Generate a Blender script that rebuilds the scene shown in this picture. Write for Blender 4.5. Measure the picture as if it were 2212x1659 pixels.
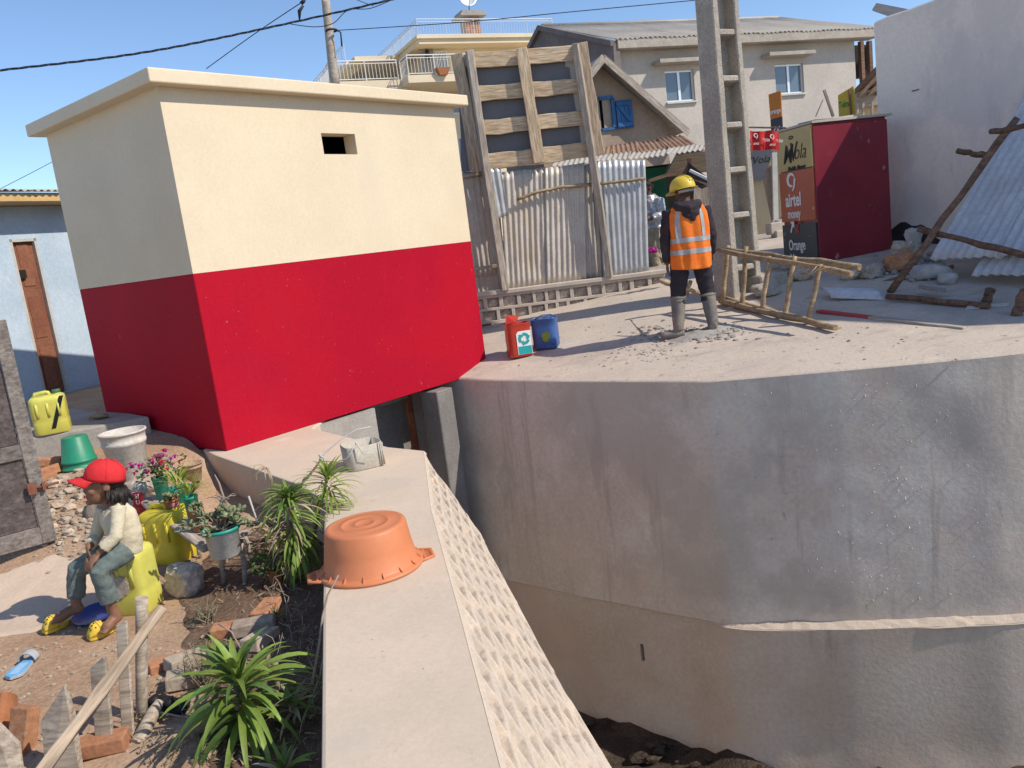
import bpy, math, random
from math import sin, cos, pi, radians, atan2, hypot, sqrt, exp
from mathutils import Vector as V, Matrix, noise
random.seed(7)
for o in list(bpy.data.objects): bpy.data.objects.remove(o)
SC = bpy.context.scene; COL = SC.collection

# ------------------------------------------------------------------ camera
F = 1750.0; PIT = radians(9.85); ROL = radians(-7.2); HC = 1.45
FW = V((0, cos(PIT), -sin(PIT))); U0 = V((0, sin(PIT), cos(PIT))); R0 = V((1, 0, 0))
RT = R0*cos(ROL) + U0*sin(ROL); UP = -R0*sin(ROL) + U0*cos(ROL)
CAM = V((0, 0, HC))
cd = bpy.data.cameras.new('camera'); cam = bpy.data.objects.new('camera', cd); COL.objects.link(cam)
cd.sensor_width = 36; cd.lens = F/2212*36; cd.clip_start = 0.05; cd.clip_end = 2000
m = Matrix((RT, UP, -FW)).transposed().to_4x4(); m.translation = CAM; cam.matrix_world = m
SC.camera = cam
# ------------------------------------------------------------------ sky and sun
SUN_AZ = -23.0; SUN_EL = 44.0     # azimuth from +X towards +Y
w = bpy.data.worlds.new('World'); SC.world = w; w.use_nodes = True
nt = w.node_tree; nt.nodes.clear()
sk = nt.nodes.new('ShaderNodeTexSky'); sk.sky_type = 'NISHITA'; sk.sun_disc = False
sk.sun_elevation = radians(SUN_EL); sk.sun_rotation = radians(90 - SUN_AZ)
sk.altitude = 1300; sk.air_density = 1.0; sk.dust_density = 0.4; sk.ozone_density = 3.5
bg = nt.nodes.new('ShaderNodeBackground'); bg.inputs[1].default_value = 0.14
ow = nt.nodes.new('ShaderNodeOutputWorld')
nt.links.new(sk.outputs[0], bg.inputs[0]); nt.links.new(bg.outputs[0], ow.inputs[0])
sl = bpy.data.lights.new('sun', 'SUN'); sl.energy = 3.7; sl.angle = radians(0.53); sl.color = (1.0, 0.915, 0.79)
so = bpy.data.objects.new('sun', sl); COL.objects.link(so)
SD = V((cos(radians(SUN_AZ))*cos(radians(SUN_EL)), sin(radians(SUN_AZ))*cos(radians(SUN_EL)), sin(radians(SUN_EL))))
so.rotation_euler = SD.to_track_quat('Z', 'Y').to_euler(); so.location = (30, -8, 30)
vs = SC.view_settings; vs.view_transform = 'Standard'; vs.look = 'None'; vs.exposure = 0.40; vs.gamma = 1.0
vs.use_curve_mapping = False
SC.cycles.max_bounces = 6; SC.cycles.diffuse_bounces = 4

# ------------------------------------------------------------------ where a sight line meets the place
def ray(x, y): return FW + RT*((x-1106)/F) - UP*((y-829.5)/F)
def G(x, y, z=0.0):
    d = ray(x, y); return CAM + d*((z-HC)/d.z)
def D(x, y, Y):
    d = ray(x, y); return CAM + d*(Y/d.y)
def PL(x, y, P0, az, off=0.0):
    n = V((-sin(radians(az)), cos(radians(az)), 0)); d = ray(x, y)
    return CAM + d*((((P0-CAM) @ n)+off)/(d @ n))
def HZ(x, y, b):
    d = ray(x, y); return HC + d.z/hypot(d.x, d.y)*hypot(b.x, b.y)
def lerp(a, b, t): return a + (b-a)*t
def sst(a, b, x):
    t = min(1, max(0, (x-a)/(b-a))); return t*t*(3-2*t)
EDGE = [(-7, 14.6), (-0.63, 9.11), (0.45, 8.10), (1.40, 7.255), (1.70, 6.985), (2.15, 6.79), (2.66, 6.56), (3.3, 6.325), (3.75, 6.175), (4.1, 6.10), (4.6, 6.06), (5.4, 6.06), (7.5, 6.3), (14, 7.4)]
ZED = [(-7, 0), (-.63, 0), (.45, .018), (1.74, .045), (2.66, .085), (3.93, .13), (6, .17), (14, .2)]
def ze(x):
    for (a, b), (c, d) in zip(ZED, ZED[1:]):
        if x <= c: return b + (d-b)*(x-a)/(c-a)
    return ZED[-1][1]
def edge(x):
    for (a, b), (c, d) in zip(EDGE, EDGE[1:]):
        if x <= c: return b + (d-b)*(x-a)/(c-a)
    return EDGE[-1][1]
def pv(x, y):
    d = y - edge(x)
    z = .115*max(0, min(y, 12.6)-edge(x)) if y < 12.6 else .115*(12.6-edge(x)) + .035*(y-12.6)
    z += ze(x)
    if d > 0: z += .07*exp(-((x+.35)**2+(y-9.6)**2)/.25)
    return z
def PVP(x, y):
    d = ray(x, y); t = 4.0
    while t < 60:
        P = CAM + d*t
        if P.z < pv(P.x, P.y): return P
        t += .01
YZ = -0.38
def yz(x, y):
    z = YZ + (0.42*sst(4.35, 6.4, y) + .25*sst(6.6, 9, y))*lerp(.22, 1, sst(-2.35, -3.0, x))
    z -= .06*sst(3.6, 2.4, y)
    return z + .02*noise.noise(V((x*1.7, y*1.7, 3))) + .008*noise.noise(V((x*7, y*7, 1)))
def YP(x, y, dz=0):
    d = ray(x, y); t = 1.5
    while t < 20:
        P = CAM + d*t
        if P.z < yz(P.x, P.y)+dz: return P
        t += .005

# ------------------------------------------------------------------ mesh builder
class M:
    def __init__(s): s.v = []; s.f = []; s.sm = []
    def add(s, vs, fs, sm=False):
        b = len(s.v); s.v += [tuple(p) for p in vs]; s.f += [tuple(i+b for i in f) for f in fs]; s.sm += [sm]*len(fs); return s
    def box(s, c, sz, R=None, top=(1, 1)):
        c = V(c); x, y, z = [q/2 for q in sz]; P = []
        for k in (-1, 1):
            tx, ty = top if k > 0 else (1, 1)
            for i, j in ((-1, -1), (1, -1), (1, 1), (-1, 1)):
                p = V((i*x*tx, j*y*ty, k*z)); P.append(c + (R @ p if R else p))
        return s.add(P, [(3, 2, 1, 0), (4, 5, 6, 7), (0, 1, 5, 4), (1, 2, 6, 5), (2, 3, 7, 6), (3, 0, 4, 7)])
    def hexa(s, P): return s.add(P, [(3, 2, 1, 0), (4, 5, 6, 7), (0, 1, 5, 4), (1, 2, 6, 5), (2, 3, 7, 6), (3, 0, 4, 7)])
    def prism(s, poly, ext):
        n = len(poly); e = V(ext); P = [V(p) for p in poly] + [V(p)+e for p in poly]
        return s.add(P, [tuple(range(n-1, -1, -1)), tuple(range(n, 2*n))] + [(i, (i+1) % n, n+(i+1) % n, n+i) for i in range(n)])
    def tube(s, pts, r, n=8, cap=True, sm=True, flat=None):
        pts = [V(p) for p in pts]; k = len(pts)
        rs = r if isinstance(r, (list, tuple)) else [r]*k
        P = []; prev = None
        for i in range(k):
            d = (pts[min(k-1, i+1)] - pts[max(0, i-1)])
            if d.length < 1e-9: d = V((0, 0, 1))
            d.normalize()
            if prev is None:
                a = V((0, 0, 1)) if abs(d.z) < .9 else V((1, 0, 0)); u = (a - d*(a @ d)).normalized()
            else: u = (prev - d*(prev @ d)).normalized()
            prev = u; w = d.cross(u)
            rr = rs[i]; ru, rw = rr if isinstance(rr, tuple) else (rr, rr)
            for j in range(n):
                t = 2*pi*j/n; P.append(pts[i] + u*(ru*cos(t)) + w*(rw*sin(t)))
        fs = [(i*n+j, i*n+(j+1) % n, (i+1)*n+(j+1) % n, (i+1)*n+j) for i in range(k-1) for j in range(n)]
        s.add(P, fs, sm)
        if cap:
            b = len(s.v)-len(P); s.f += [tuple(b+j for j in range(n-1, -1, -1)), tuple(b+(k-1)*n+j for j in range(n))]; s.sm += [False]*2
        return s
    def lathe(s, prof, n=24, c=(0, 0, 0), R=None, sx=1, sy=1, sm=True, sq=None):
        c = V(c); P = []
        for r, z in prof:
            for j in range(n):
                t = 2*pi*j/n; k = 1
                if sq: k = (abs(cos(t))**sq + abs(sin(t))**sq)**(-1/sq)
                p = V((r*k*cos(t)*sx, r*k*sin(t)*sy, z)); P.append(c + (R @ p if R else p))
        fs = [(i*n+j, i*n+(j+1) % n, (i+1)*n+(j+1) % n, (i+1)*n+j) for i in range(len(prof)-1) for j in range(n)]
        s.add(P, fs, sm); b = len(s.v)-len(P)
        if prof[0][0] > 1e-4: s.f.append(tuple(b+j for j in range(n-1, -1, -1))); s.sm.append(False)
        if prof[-1][0] > 1e-4: s.f.append(tuple(b+(len(prof)-1)*n+j for j in range(n))); s.sm.append(False)
        return s
    def ell(s, c, r, R=None, n=12):
        pr = [(max(1e-5, sin(pi*i/(n-1))), -cos(pi*i/(n-1))) for i in range(n)]; c = V(c); P = []; k = 2*n
        for a, z in pr:
            for j in range(k):
                t = 2*pi*j/k; p = V((a*cos(t)*r[0], a*sin(t)*r[1], z*r[2])); P.append(c + (R @ p if R else p))
        return s.add(P, [(i*k+j, i*k+(j+1) % k, (i+1)*k+(j+1) % k, (i+1)*k+j) for i in range(n-1) for j in range(k)], True)
    def grid(s, fn, nu, nv, sm=True, skip=None):
        P = [fn(i, j) for i in range(nu) for j in range(nv)]
        return s.add(P, [(i*nv+j, (i+1)*nv+j, (i+1)*nv+j+1, i*nv+j+1) for i in range(nu-1) for j in range(nv-1) if not (skip and skip(i, j))], sm)
    def rock(s, c, sz, seed=0, R=None, sub=2, rough=.35, sm=False, cube=.45):
        v, f = ICO[sub]; c = V(c); P = []
        for p in v:
            q = V(p); k = 1 + rough*noise.noise(q*1.3 + V((seed*7.1, seed*3.3, 1))) + rough*.4*noise.noise(q*3.1 + V((seed, 5, 2)))
            m_ = max(abs(q.x), abs(q.y), abs(q.z)); k *= lerp(1, .8/m_, cube)
            q = V((q.x*k*sz[0], q.y*k*sz[1], q.z*k*sz[2])); P.append(c + (R @ q if R else q))
        return s.add(P, f, sm)
    def mesh(s, name):
        me = bpy.data.meshes.new(name); me.from_pydata(s.v, [], s.f); me.update()
        me.polygons.foreach_set('use_smooth', s.sm); me.update(); return me
import bmesh
ICO = {}
for k in (1, 2, 3):
    b_ = bmesh.new(); bmesh.ops.create_icosphere(b_, subdivisions=k, radius=1)
    ICO[k] = ([tuple(q.co) for q in b_.verts], [tuple(q.index for q in f.verts) for f in b_.faces]); b_.free()

def tagp(o, label=None, cat=None, group=None, kind=None):
    if label: o['label'] = label
    if cat: o['category'] = cat
    if group: o['group'] = group
    if kind: o['kind'] = kind
    return o
def thing(name, label, cat, loc=(0, 0, 0), rz=0.0, group=None):
    o = bpy.data.objects.new(name, None); COL.objects.link(o); o.empty_display_size = .2
    o.matrix_world = Matrix.Translation(V(loc)) @ Matrix.Rotation(rz, 4, 'Z')
    return tagp(o, label, cat, group)
def wm(o):
    mm = o.matrix_basis.copy()
    if o.parent: mm = wm(o.parent) @ o.matrix_parent_inverse @ mm
    return mm
def put(o, parent, world=False):
    COL.objects.link(o)
    if parent:
        o.parent = parent
        if world: o.matrix_parent_inverse = wm(parent).inverted()
    return o
def part(name, mb, mat, parent, world=True, bevel=0, kind=None, label=None, seg=1):
    me = mb.mesh(name) if isinstance(mb, M) else mb
    if mat is not None and not me.materials: me.materials.append(mat)
    o = bpy.data.objects.new(name, me); put(o, parent, world)
    if bevel:
        b = o.modifiers.new('bevel', 'BEVEL'); b.width = bevel; b.segments = seg; b.limit_method = 'ANGLE'; b.angle_limit = radians(40)
    if kind: o['kind'] = kind
    if label: o['label'] = label
    return o
def solo(name, mb, mat, label=None, cat=None, group=None, kind=None, loc=None, bevel=0):
    if loc is None: 
        n = len(mb.v); loc = V((sum(p[0] for p in mb.v)/n, sum(p[1] for p in mb.v)/n, min(p[2] for p in mb.v)))
    loc = V(loc); mb.v = [(p[0]-loc.x, p[1]-loc.y, p[2]-loc.z) for p in mb.v]
    o = part(name, mb, mat, None, bevel=bevel); o.location = loc
    return tagp(o, label, cat, group, kind)
def frame(p0, p1, up=V((0, 0, 1))):
    x = (V(p1)-V(p0)).normalized(); u = V(up); z = (u - x*(u @ x)).normalized(); y = z.cross(x)
    m_ = Matrix((x, y, z)).transposed().to_4x4(); m_.translation = V(p0); return m_
def plank(name, p0, p1, wd, th, mat, parent, up=(0, 0, 1), bevel=.004, taper=1.0, wav=0.0, seed=0, label=None):
    """a board along p0-p1; wd across, th along up"""
    L = (V(p1)-V(p0)).length; b = M(); n = 7 if wav else 2; rnd = random.Random(seed)
    P = []
    for i in range(n):
        t = i/(n-1); ww = wd*lerp(1, taper, t)/2; a = rnd.uniform(-wav, wav); c = rnd.uniform(-wav, wav); h = th/2
        x = t*L
        P += [(x, -ww+a, -h), (x, ww+c, -h), (x, ww+c, h), (x, -ww+a, h)]
    fs = [(3, 2, 1, 0), tuple(range(4*(n-1), 4*n))]
    for i in range(n-1):
        for j in range(4): fs.append((i*4+j, i*4+(j+1) % 4, i*4+4+(j+1) % 4, i*4+4+j))
    b.add(P, fs)
    o = part(name, b, mat, parent, True, bevel, label=label); o.matrix_basis = frame(p0, p1, V(up)); return o
def stickpts(p0, p1, wob=.01, n=7, seed=0):
    r = random.Random(seed); p0 = V(p0); p1 = V(p1); P = []
    for i in range(n):
        t = i/(n-1); q = p0.lerp(p1, t)
        if 0 < i < n-1: q = q + V((r.uniform(-wob, wob), r.uniform(-wob, wob), r.uniform(-wob, wob)))
        P.append(q)
    return P
def fuse(mb, voxel, name, smooth=4):
    """grow one continuous skin over overlapping tubes"""
    me = mb.mesh('tmp'); o = bpy.data.objects.new('tmp', me); COL.objects.link(o)
    r = o.modifiers.new('r', 'REMESH'); r.mode = 'VOXEL'; r.voxel_size = voxel; r.use_smooth_shade = True
    if smooth:
        q = o.modifiers.new('s', 'SMOOTH'); q.iterations = smooth; q.factor = .5
    dg = bpy.context.evaluated_depsgraph_get(); dg.update()
    n = bpy.data.meshes.new_from_object(o.evaluated_get(dg)); n.name = name
    bpy.data.objects.remove(o); bpy.data.meshes.remove(me)
    n.materials.clear()
    return n
def text(s, mat, parent, o, rt, up, size, sx=1.0, shear=0.0, ext=.0015, name='lettering', align='CENTER', world=True, bold=0.0):
    c = bpy.data.curves.new('t', 'FONT'); c.body = s; c.size = size; c.align_x = align; c.align_y = 'CENTER'; c.shear = shear; c.extrude = ext; c.resolution_u = 3; c.offset = bold
    t = bpy.data.objects.new('t', c); COL.objects.link(t); dg = bpy.context.evaluated_depsgraph_get(); dg.update()
    me = bpy.data.meshes.new_from_object(t.evaluated_get(dg)); me.name = name
    bpy.data.objects.remove(t); bpy.data.curves.remove(c)
    me.materials.clear(); me.materials.append(mat)
    ob = bpy.data.objects.new(name, me); put(ob, parent, world)
    x = V(rt).normalized(); y = V(up).normalized(); z = x.cross(y)
    mm = Matrix((x*sx, y, z)).transposed().to_4x4(); mm.translation = V(o); ob.matrix_basis = mm
    return ob
def copy_tree(o, parent=None):
    c = o.copy(); COL.objects.link(c)
    if parent: c.parent = parent
    for ch in o.children: copy_tree(ch, c)
    return c

# ------------------------------------------------------------------ materials
def mat(name, c1, c2=None, s=3.0, rough=.85, bump=.15, bs=60.0, metal=0.0, coord='obj', stretch=(1, 1, 1), stain=None, streak=None, speck=None, rnd=0.0, lo=.35, hi=.65, spec=.3, fine=.12, sub=0.0, bd=.01, thr=None):
    m_ = bpy.data.materials.new(name); m_.use_nodes = True; t = m_.node_tree; N = t.nodes; L = t.links
    bs_ = N['Principled BSDF']; bs_.inputs['Roughness'].default_value = rough; bs_.inputs['Metallic'].default_value = metal
    bs_.inputs['Specular IOR Level'].default_value = spec
    if coord == 'pos':
        g = N.new('ShaderNodeNewGeometry'); vec = g.outputs['Position']
    else:
        g = N.new('ShaderNodeTexCoord'); vec = g.outputs['Object']
        oi = N.new('ShaderNodeObjectInfo'); ma = N.new('ShaderNodeVectorMath'); ma.operation = 'MULTIPLY_ADD'
        cb = N.new('ShaderNodeCombineXYZ'); 
        for k in range(3): L.new(oi.outputs['Random'], cb.inputs[k])
        L.new(cb.outputs[0], ma.inputs[0]); ma.inputs[1].default_value = (37, 53, 71); L.new(vec, ma.inputs[2]); vec = ma.outputs[0]
    def nz(scale, st=(1, 1, 1), det=5.0, rg=.6, off=0):
        mp = N.new('ShaderNodeMapping'); mp.inputs['Scale'].default_value = st; mp.inputs['Location'].default_value = (off, off*.7, off*1.3); L.new(vec, mp.inputs[0])
        n = N.new('ShaderNodeTexNoise'); n.inputs['Scale'].default_value = scale; n.inputs['Detail'].default_value = det; n.inputs['Roughness'].default_value = rg
        L.new(mp.outputs[0], n.inputs['Vector']); return n.outputs['Fac']
    def rng(src, a, b, x=0.0, y=1.0):
        r = N.new('ShaderNodeMapRange'); r.inputs[1].default_value = a; r.inputs[2].default_value = b; r.inputs[3].default_value = x; r.inputs[4].default_value = y; r.interpolation_type = 'SMOOTHSTEP'
        L.new(src, r.inputs[0]); return r.outputs[0]
    def mix(f, a, b, mode='MIX'):
        x = N.new('ShaderNodeMix'); x.data_type = 'RGBA'; x.blend_type = mode
        for i, q in ((6, a), (7, b)):
            if isinstance(q, tuple): x.inputs[i].default_value = (*q[:3], 1)
            else: L.new(q, x.inputs[i])
        if isinstance(f, float): x.inputs[0].default_value = f
        else: L.new(f, x.inputs[0])
        return x.outputs[2]
    n1 = nz(s, stretch); n2 = nz(bs, stretch, 4, .65, 3)
    col = mix(rng(n1, lo, hi), tuple(c1), tuple(c2 or c1))
    if fine: col = mix(rng(n2, .25, .75), col, mix(1.0, col, (1-fine*1.6,)*3, 'MULTIPLY'))
    for q in (stain or []):   # (colour, scale, a, b, stretch)
        n3 = nz(q[1], q[4] if len(q) > 4 else (1, 1, 1), 6, .65, 11+q[1]); col = mix(rng(n3, q[2], q[3], 0, q[5] if len(q) > 5 else 1), col, tuple(q[0]))
    if speck:
        vo = N.new('ShaderNodeTexVoronoi'); vo.inputs['Scale'].default_value = speck[1]; L.new(vec, vo.inputs['Vector'])
        f = rng(vo.outputs['Distance'], speck[2]*.6, speck[2], 1, 0)
        n4 = nz(speck[1]*.35, (1, 1, 1), 2, .5, 5)
        mm_ = N.new('ShaderNodeMath'); mm_.operation = 'MULTIPLY'; L.new(f, mm_.inputs[0]); L.new(rng(n4, speck[3], speck[3]+.05), mm_.inputs[1])
        col = mix(mm_.outputs[0], col, tuple(speck[0]))
    if rnd:
        hs = N.new('ShaderNodeHueSaturation'); L.new(col, hs.inputs['Color'])
        oi2 = N.new('ShaderNodeObjectInfo'); L.new(rng(oi2.outputs['Random'], 0, 1, 1-rnd, 1+rnd), hs.inputs['Value']); col = hs.outputs[0]
    L.new(col, bs_.inputs['Base Color'])
    if sub:
        bs_.inputs['Transmission Weight'].default_value = 0
        tr = N.new('ShaderNodeBsdfTranslucent'); L.new(col, tr.inputs[0]); ms = N.new('ShaderNodeMixShader'); ms.inputs[0].default_value = sub
        L.new(bs_.outputs[0], ms.inputs[1]); L.new(tr.outputs[0], ms.inputs[2]); L.new(ms.outputs[0], N['Material Output'].inputs[0])
    if bump:
        ad = N.new('ShaderNodeMath'); ad.operation = 'MULTIPLY_ADD'; L.new(n1, ad.inputs[0]); ad.inputs[1].default_value = 1.2; L.new(n2, ad.inputs[2])
        b = N.new('ShaderNodeBump'); b.inputs['Strength'].default_value = bump; b.inputs['Distance'].default_value = bd; L.new(ad.outputs[0], b.inputs['Height']); L.new(b.outputs[0], bs_.inputs['Normal'])
    return m_
def wood(name, c1, c2, rnd=.15, rough=.85, bump=.5):
    return mat(name, c1, c2, s=6, bs=22, stretch=(.25, 2.5, 2.5), rough=rough, bump=bump, bd=.006, fine=.35, rnd=rnd, stain=[((c1[0]*.35, c1[1]*.33, c1[2]*.3), 5, .58, .72, (.2, 3, 3), .8)])
MT = {}
MT['cream'] = mat('cream_paint', (.71, .60, .435), (.67, .56, .40), s=1.2, rough=.6, bump=.14, bs=38, coord='pos', fine=.05, spec=.3, stain=[((.62, .53, .40), 1.7, .56, .70, (1, 1, .3), .5)])
MT['red'] = mat('red_paint', (.43, .009, .024), (.39, .008, .026), s=1.0, rough=.5, bump=.12, bs=38, coord='pos', fine=.08, spec=.05, stain=[((.36, .012, .028), 1.5, .54, .7, (1, 1, .35), .6), ((.50, .20, .17), 15, .68, .72, (1, 1, 1), .35)], speck=((.78, .42, .40), 19, .055, .50))
MT['slab'] = mat('cement_screed', (.62, .50, .385), (.56, .465, .36), s=1.6, rough=.9, bump=.12, bs=55, coord='pos', fine=.06, stain=[((.40, .33, .27), 9, .61, .70, (1, 1, 1), .5), ((.50, .43, .35), 1.1, .52, .64, (1, 1, 1), .6), ((.68, .60, .52), 2.3, .6, .7, (1, 1, 1), .5)], speck=((.22, .18, .15), 13, .06, .52))
MT['relief'] = mat('rough_render', (.58, .48, .38), (.52, .44, .36), s=5, rough=.95, bump=.35, bs=70, coord='pos', fine=.10, stain=[((.66, .60, .55), 6, .60, .7, (1, 1, 1), .5)])
MT['quay'] = mat('quay_render', (.60, .515, .435), (.67, .605, .53), s=1.1, rough=.92, bump=.22, bs=26, coord='pos', fine=.10, bd=.014,
    stain=[((.60, .46, .38), .9, .53, .68, (1, 1, 1), .6), ((.60, .535, .43), 1.4, .55, .66, (1, 1, .7), .7), ((.36, .305, .26), 2.6, .60, .70, (1, 1, .22), .55), ((.64, .59, .54), 2.1, .62, .7, (1, 1, .5), .6), ((.40, .345, .295), 4.5, .56, .68, (1, 1, .055), .65), ((.32, .28, .245), 9, .67, .70, (1, 1, .5), .6), ((.42, .375, .325), .55, .48, .60, (1, 1, 1), .6), ((.72, .67, .60), .8, .56, .66, (1, 1, .8), .55)], speck=((.15, .12, .1), 11, .045, .52))
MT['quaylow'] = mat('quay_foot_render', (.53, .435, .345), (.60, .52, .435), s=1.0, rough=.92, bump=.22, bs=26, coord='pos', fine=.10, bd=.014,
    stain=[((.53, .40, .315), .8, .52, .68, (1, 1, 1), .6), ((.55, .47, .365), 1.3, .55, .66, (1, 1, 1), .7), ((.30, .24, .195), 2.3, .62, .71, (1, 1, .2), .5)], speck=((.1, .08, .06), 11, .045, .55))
MT['pave'] = mat('pavement_cement', (.57, .48, .39), (.51, .435, .365), s=1.3, rough=.92, bump=.25, bs=40, coord='pos', fine=.14,
    stain=[((.36, .30, .25), 2.2, .56, .68, (.6, 1.6, 1), .75), ((.60, .52, .43), 3.1, .6, .7, (1, 1, 1), .6), ((.24, .20, .17), 7, .60, .70, (1, 1, 1), .6), ((.33, .285, .24), .8, .54, .66, (1, 1, 1), .6)], speck=((.2, .17, .14), 14, .09, .55))
MT['grey'] = mat('grey_cement', (.34, .31, .28), (.40, .37, .33), s=2, rough=.92, bump=.25, bs=40, coord='pos', fine=.15, stain=[((.22, .20, .185), 2, .57, .70, (1, 1, .4), .6)])
MT['dirt'] = mat('dirt', (.43, .275, .175), (.49, .335, .22), s=2.2, rough=.97, bump=.5, bs=45, coord='pos', fine=.25, bd=.012, stain=[((.47, .36, .26), 1.4, .55, .68, (1, 1, 1), .7), ((.25, .165, .115), 4, .60, .72, (1, 1, 1), .6)], speck=((.5, .42, .33), 30, .16, .55))
MT['soil'] = mat('dark_soil', (.17, .105, .07), (.22, .14, .095), s=4, rough=.98, bump=.7, bs=40, coord='pos', fine=.35, bd=.015, stain=[((.33, .23, .16), 3, .57, .7, (1, 1, 1), .7)], speck=((.42, .33, .24), 34, .15, .55))
MT['path'] = mat('path_cement', (.60, .47, .36), (.54, .42, .325), s=1.5, rough=.93, bump=.2, bs=50, coord='pos', fine=.1, stain=[((.40, .30, .22), 1.8, .58, .7, (1, 1, 1), .6)])
MT['culv'] = mat('shade_dark_concrete', (.20, .185, .175), (.26, .24, .225), s=2, rough=.9, bump=.25, bs=40, coord='pos', fine=.15, speck=((.06, .05, .05), 14, .06, .55))  # concrete colour darkened to carry the shade under the building
MT['slate'] = mat('dark_roof_sheet', (.085, .085, .095), (.11, .11, .12), s=2, coord='pos')
MT['mud'] = mat('canal_mud', (.05, .035, .025), (.09, .065, .045), s=3, rough=.7, bump=.8, bs=25, coord='pos', fine=.3, bd=.04)
MT['earth'] = mat('earth', (.32, .22, .15), (.25, .19, .12), s=.2, rough=.97, bump=.3, bs=3, coord='pos')
MT['road'] = mat('road', (.45, .39, .33), (.38, .33, .28), s=1, rough=.95, bump=.3, bs=14, coord='pos', fine=.2)
MT['pale'] = mat('pale_plaster', (.90, .79, .69), (.86, .755, .665), s=.9, rough=.9, bump=.12, bs=20, coord='pos', fine=.06, stain=[((.62, .57, .55), 1.0, .55, .7, (1, 1, .6), .5), ((.56, .51, .49), 2.5, .58, .70, (1, 1, .25), .5), ((.60, .56, .54), .5, .5, .62, (1, 1, 1), .6)], speck=((.25, .22, .2), 6, .03, .6))
MT['bluewall'] = mat('pale_blue_limewash', (.50, .60, .69), (.42, .52, .62), s=1.6, rough=.92, bump=.25, bs=30, coord='pos', fine=.1, stain=[((.40, .42, .45), 3, .6, .72, (1, 1, .4), .6)])
MT['rust'] = mat('rusty_steel', (.30, .125, .07), (.23, .085, .05), s=2.5, rough=.75, bump=.15, bs=30, fine=.2, stain=[((.45, .22, .12), 3, .58, .7, (1, 1, .4), .5)])
MT['rustroof'] = mat('rusty_roofing', (.36, .22, .14), (.27, .15, .095), s=3, rough=.85, bump=.2, bs=20, coord='pos', fine=.2, stain=[((.38, .34, .30), 1.5, .58, .7, (1, 1, 1), .7)])
MT['zinc'] = mat('weathered_zinc', (.58, .53, .465), (.48, .435, .38), s=2.5, rough=.55, bump=.15, bs=30, metal=.15, fine=.12, rnd=.12, stain=[((.48, .40, .29), 2.2, .54, .68, (1, 1, .35), .75), ((.30, .25, .21), 4, .62, .72, (1, 1, .3), .5)], spec=.5)
MT['zincnew'] = mat('bright_zinc', (.56, .575, .59), (.46, .48, .50), s=3, rough=.42, bump=.12, bs=20, metal=.25, fine=.1, stain=[((.36, .36, .37), 3, .6, .7, (1, 1, .3), .5)], spec=.5)
MT['zincblue'] = mat('dull_zinc_sheet', (.64, .64, .65), (.54, .54, .56), s=2, rough=.6, bump=.2, bs=20, metal=.0, fine=.15, stain=[((.62, .63, .65), 3, .58, .7, (1, 1, .3), .6), ((.28, .27, .27), 6, .66, .72, (1, 1, 1), .6)], spec=.5)
MT['wood'] = wood('weathered_timber', (.48, .35, .24), (.60, .47, .34))
MT['woodg'] = wood('grey_timber', (.40, .335, .275), (.52, .45, .38))
MT['woody'] = wood('sawn_timber', (.60, .44, .28), (.72, .57, .40))
MT['woodp'] = wood('pale_picket', (.44, .355, .27), (.56, .475, .38))
MT['pole'] = wood('peeled_pole', (.40, .28, .165), (.55, .41, .26))
MT['poled'] = wood('dark_pole', (.16, .09, .06), (.25, .15, .10))
MT['gate'] = wood('dark_gate_timber', (.095, .075, .07), (.15, .12, .115), bump=.6)
MT['gatef'] = wood('gate_frame_timber', (.20, .17, .15), (.28, .24, .215))
MT['tar'] = mat('dark_hardboard', (.15, .152, .17), (.17, .172, .19), s=2, rough=.55, bump=.03, speck=((.5, .5, .5), 7, .03, .6))
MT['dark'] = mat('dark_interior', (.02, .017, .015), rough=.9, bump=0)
MT['black'] = mat('black_rubber', (.012, .012, .016), rough=.6, bump=0)
MT['cpole'] = mat('cast_concrete', (.50, .445, .375), (.42, .375, .32), s=3, rough=.95, bump=.6, bs=45, coord='pos', fine=.25, bd=.012, stain=[((.46, .43, .39), 6, .58, .68, (1, 1, .4), .6), ((.17, .15, .135), 5, .63, .72, (1, 1, .25), .6)])
MT['block'] = mat('concrete_block', (.60, .52, .44), (.53, .46, .39), s=5, rough=.93, bump=.25, bs=60, coord='pos', fine=.12)
MT['stone'] = mat('rough_stone', (.50, .42, .34), (.58, .50, .42), s=8, rough=.95, bump=.6, bs=30, rnd=.2, fine=.3)
MT['rubble'] = mat('rubble_stone', (.46, .36, .275), (.54, .45, .355), s=5, rough=.95, bump=.4, bs=30, rnd=.22, fine=.2)
MT['brick'] = mat('clay_brick', (.52, .25, .13), (.44, .20, .11), s=6, rough=.93, bump=.35, bs=40, rnd=.15, fine=.2, stain=[((.56, .42, .31), 5, .56, .68, (1, 1, 1), .7)])
MT['yellowpl'] = mat('yellow_plastic', (.66, .55, .035), (.58, .47, .04), s=4, rough=.42, bump=.04, bs=20, fine=.06, spec=.45, stain=[((.42, .34, .07), 7, .6, .72, (1, 1, 1), .55)])
MT['limepl'] = mat('faded_yellow_plastic', (.62, .60, .13), (.54, .50, .09), s=4, rough=.42, bump=.04, bs=20, fine=.06, spec=.45, stain=[((.40, .36, .12), 6, .6, .72, (1, 1, 1), .5)])
MT['orangepl'] = mat('orange_plastic', (.66, .235, .105), (.61, .21, .09), s=3, rough=.48, bump=.02, fine=.03, spec=.4, sub=.12)
MT['greenpl'] = mat('green_plastic', (.015, .26, .155), (.03, .22, .13), s=5, rough=.45, bump=.05, fine=.1, spec=.4, stain=[((.33, .38, .32), 6, .56, .68, (1, 1, .4), .6)])
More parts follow.
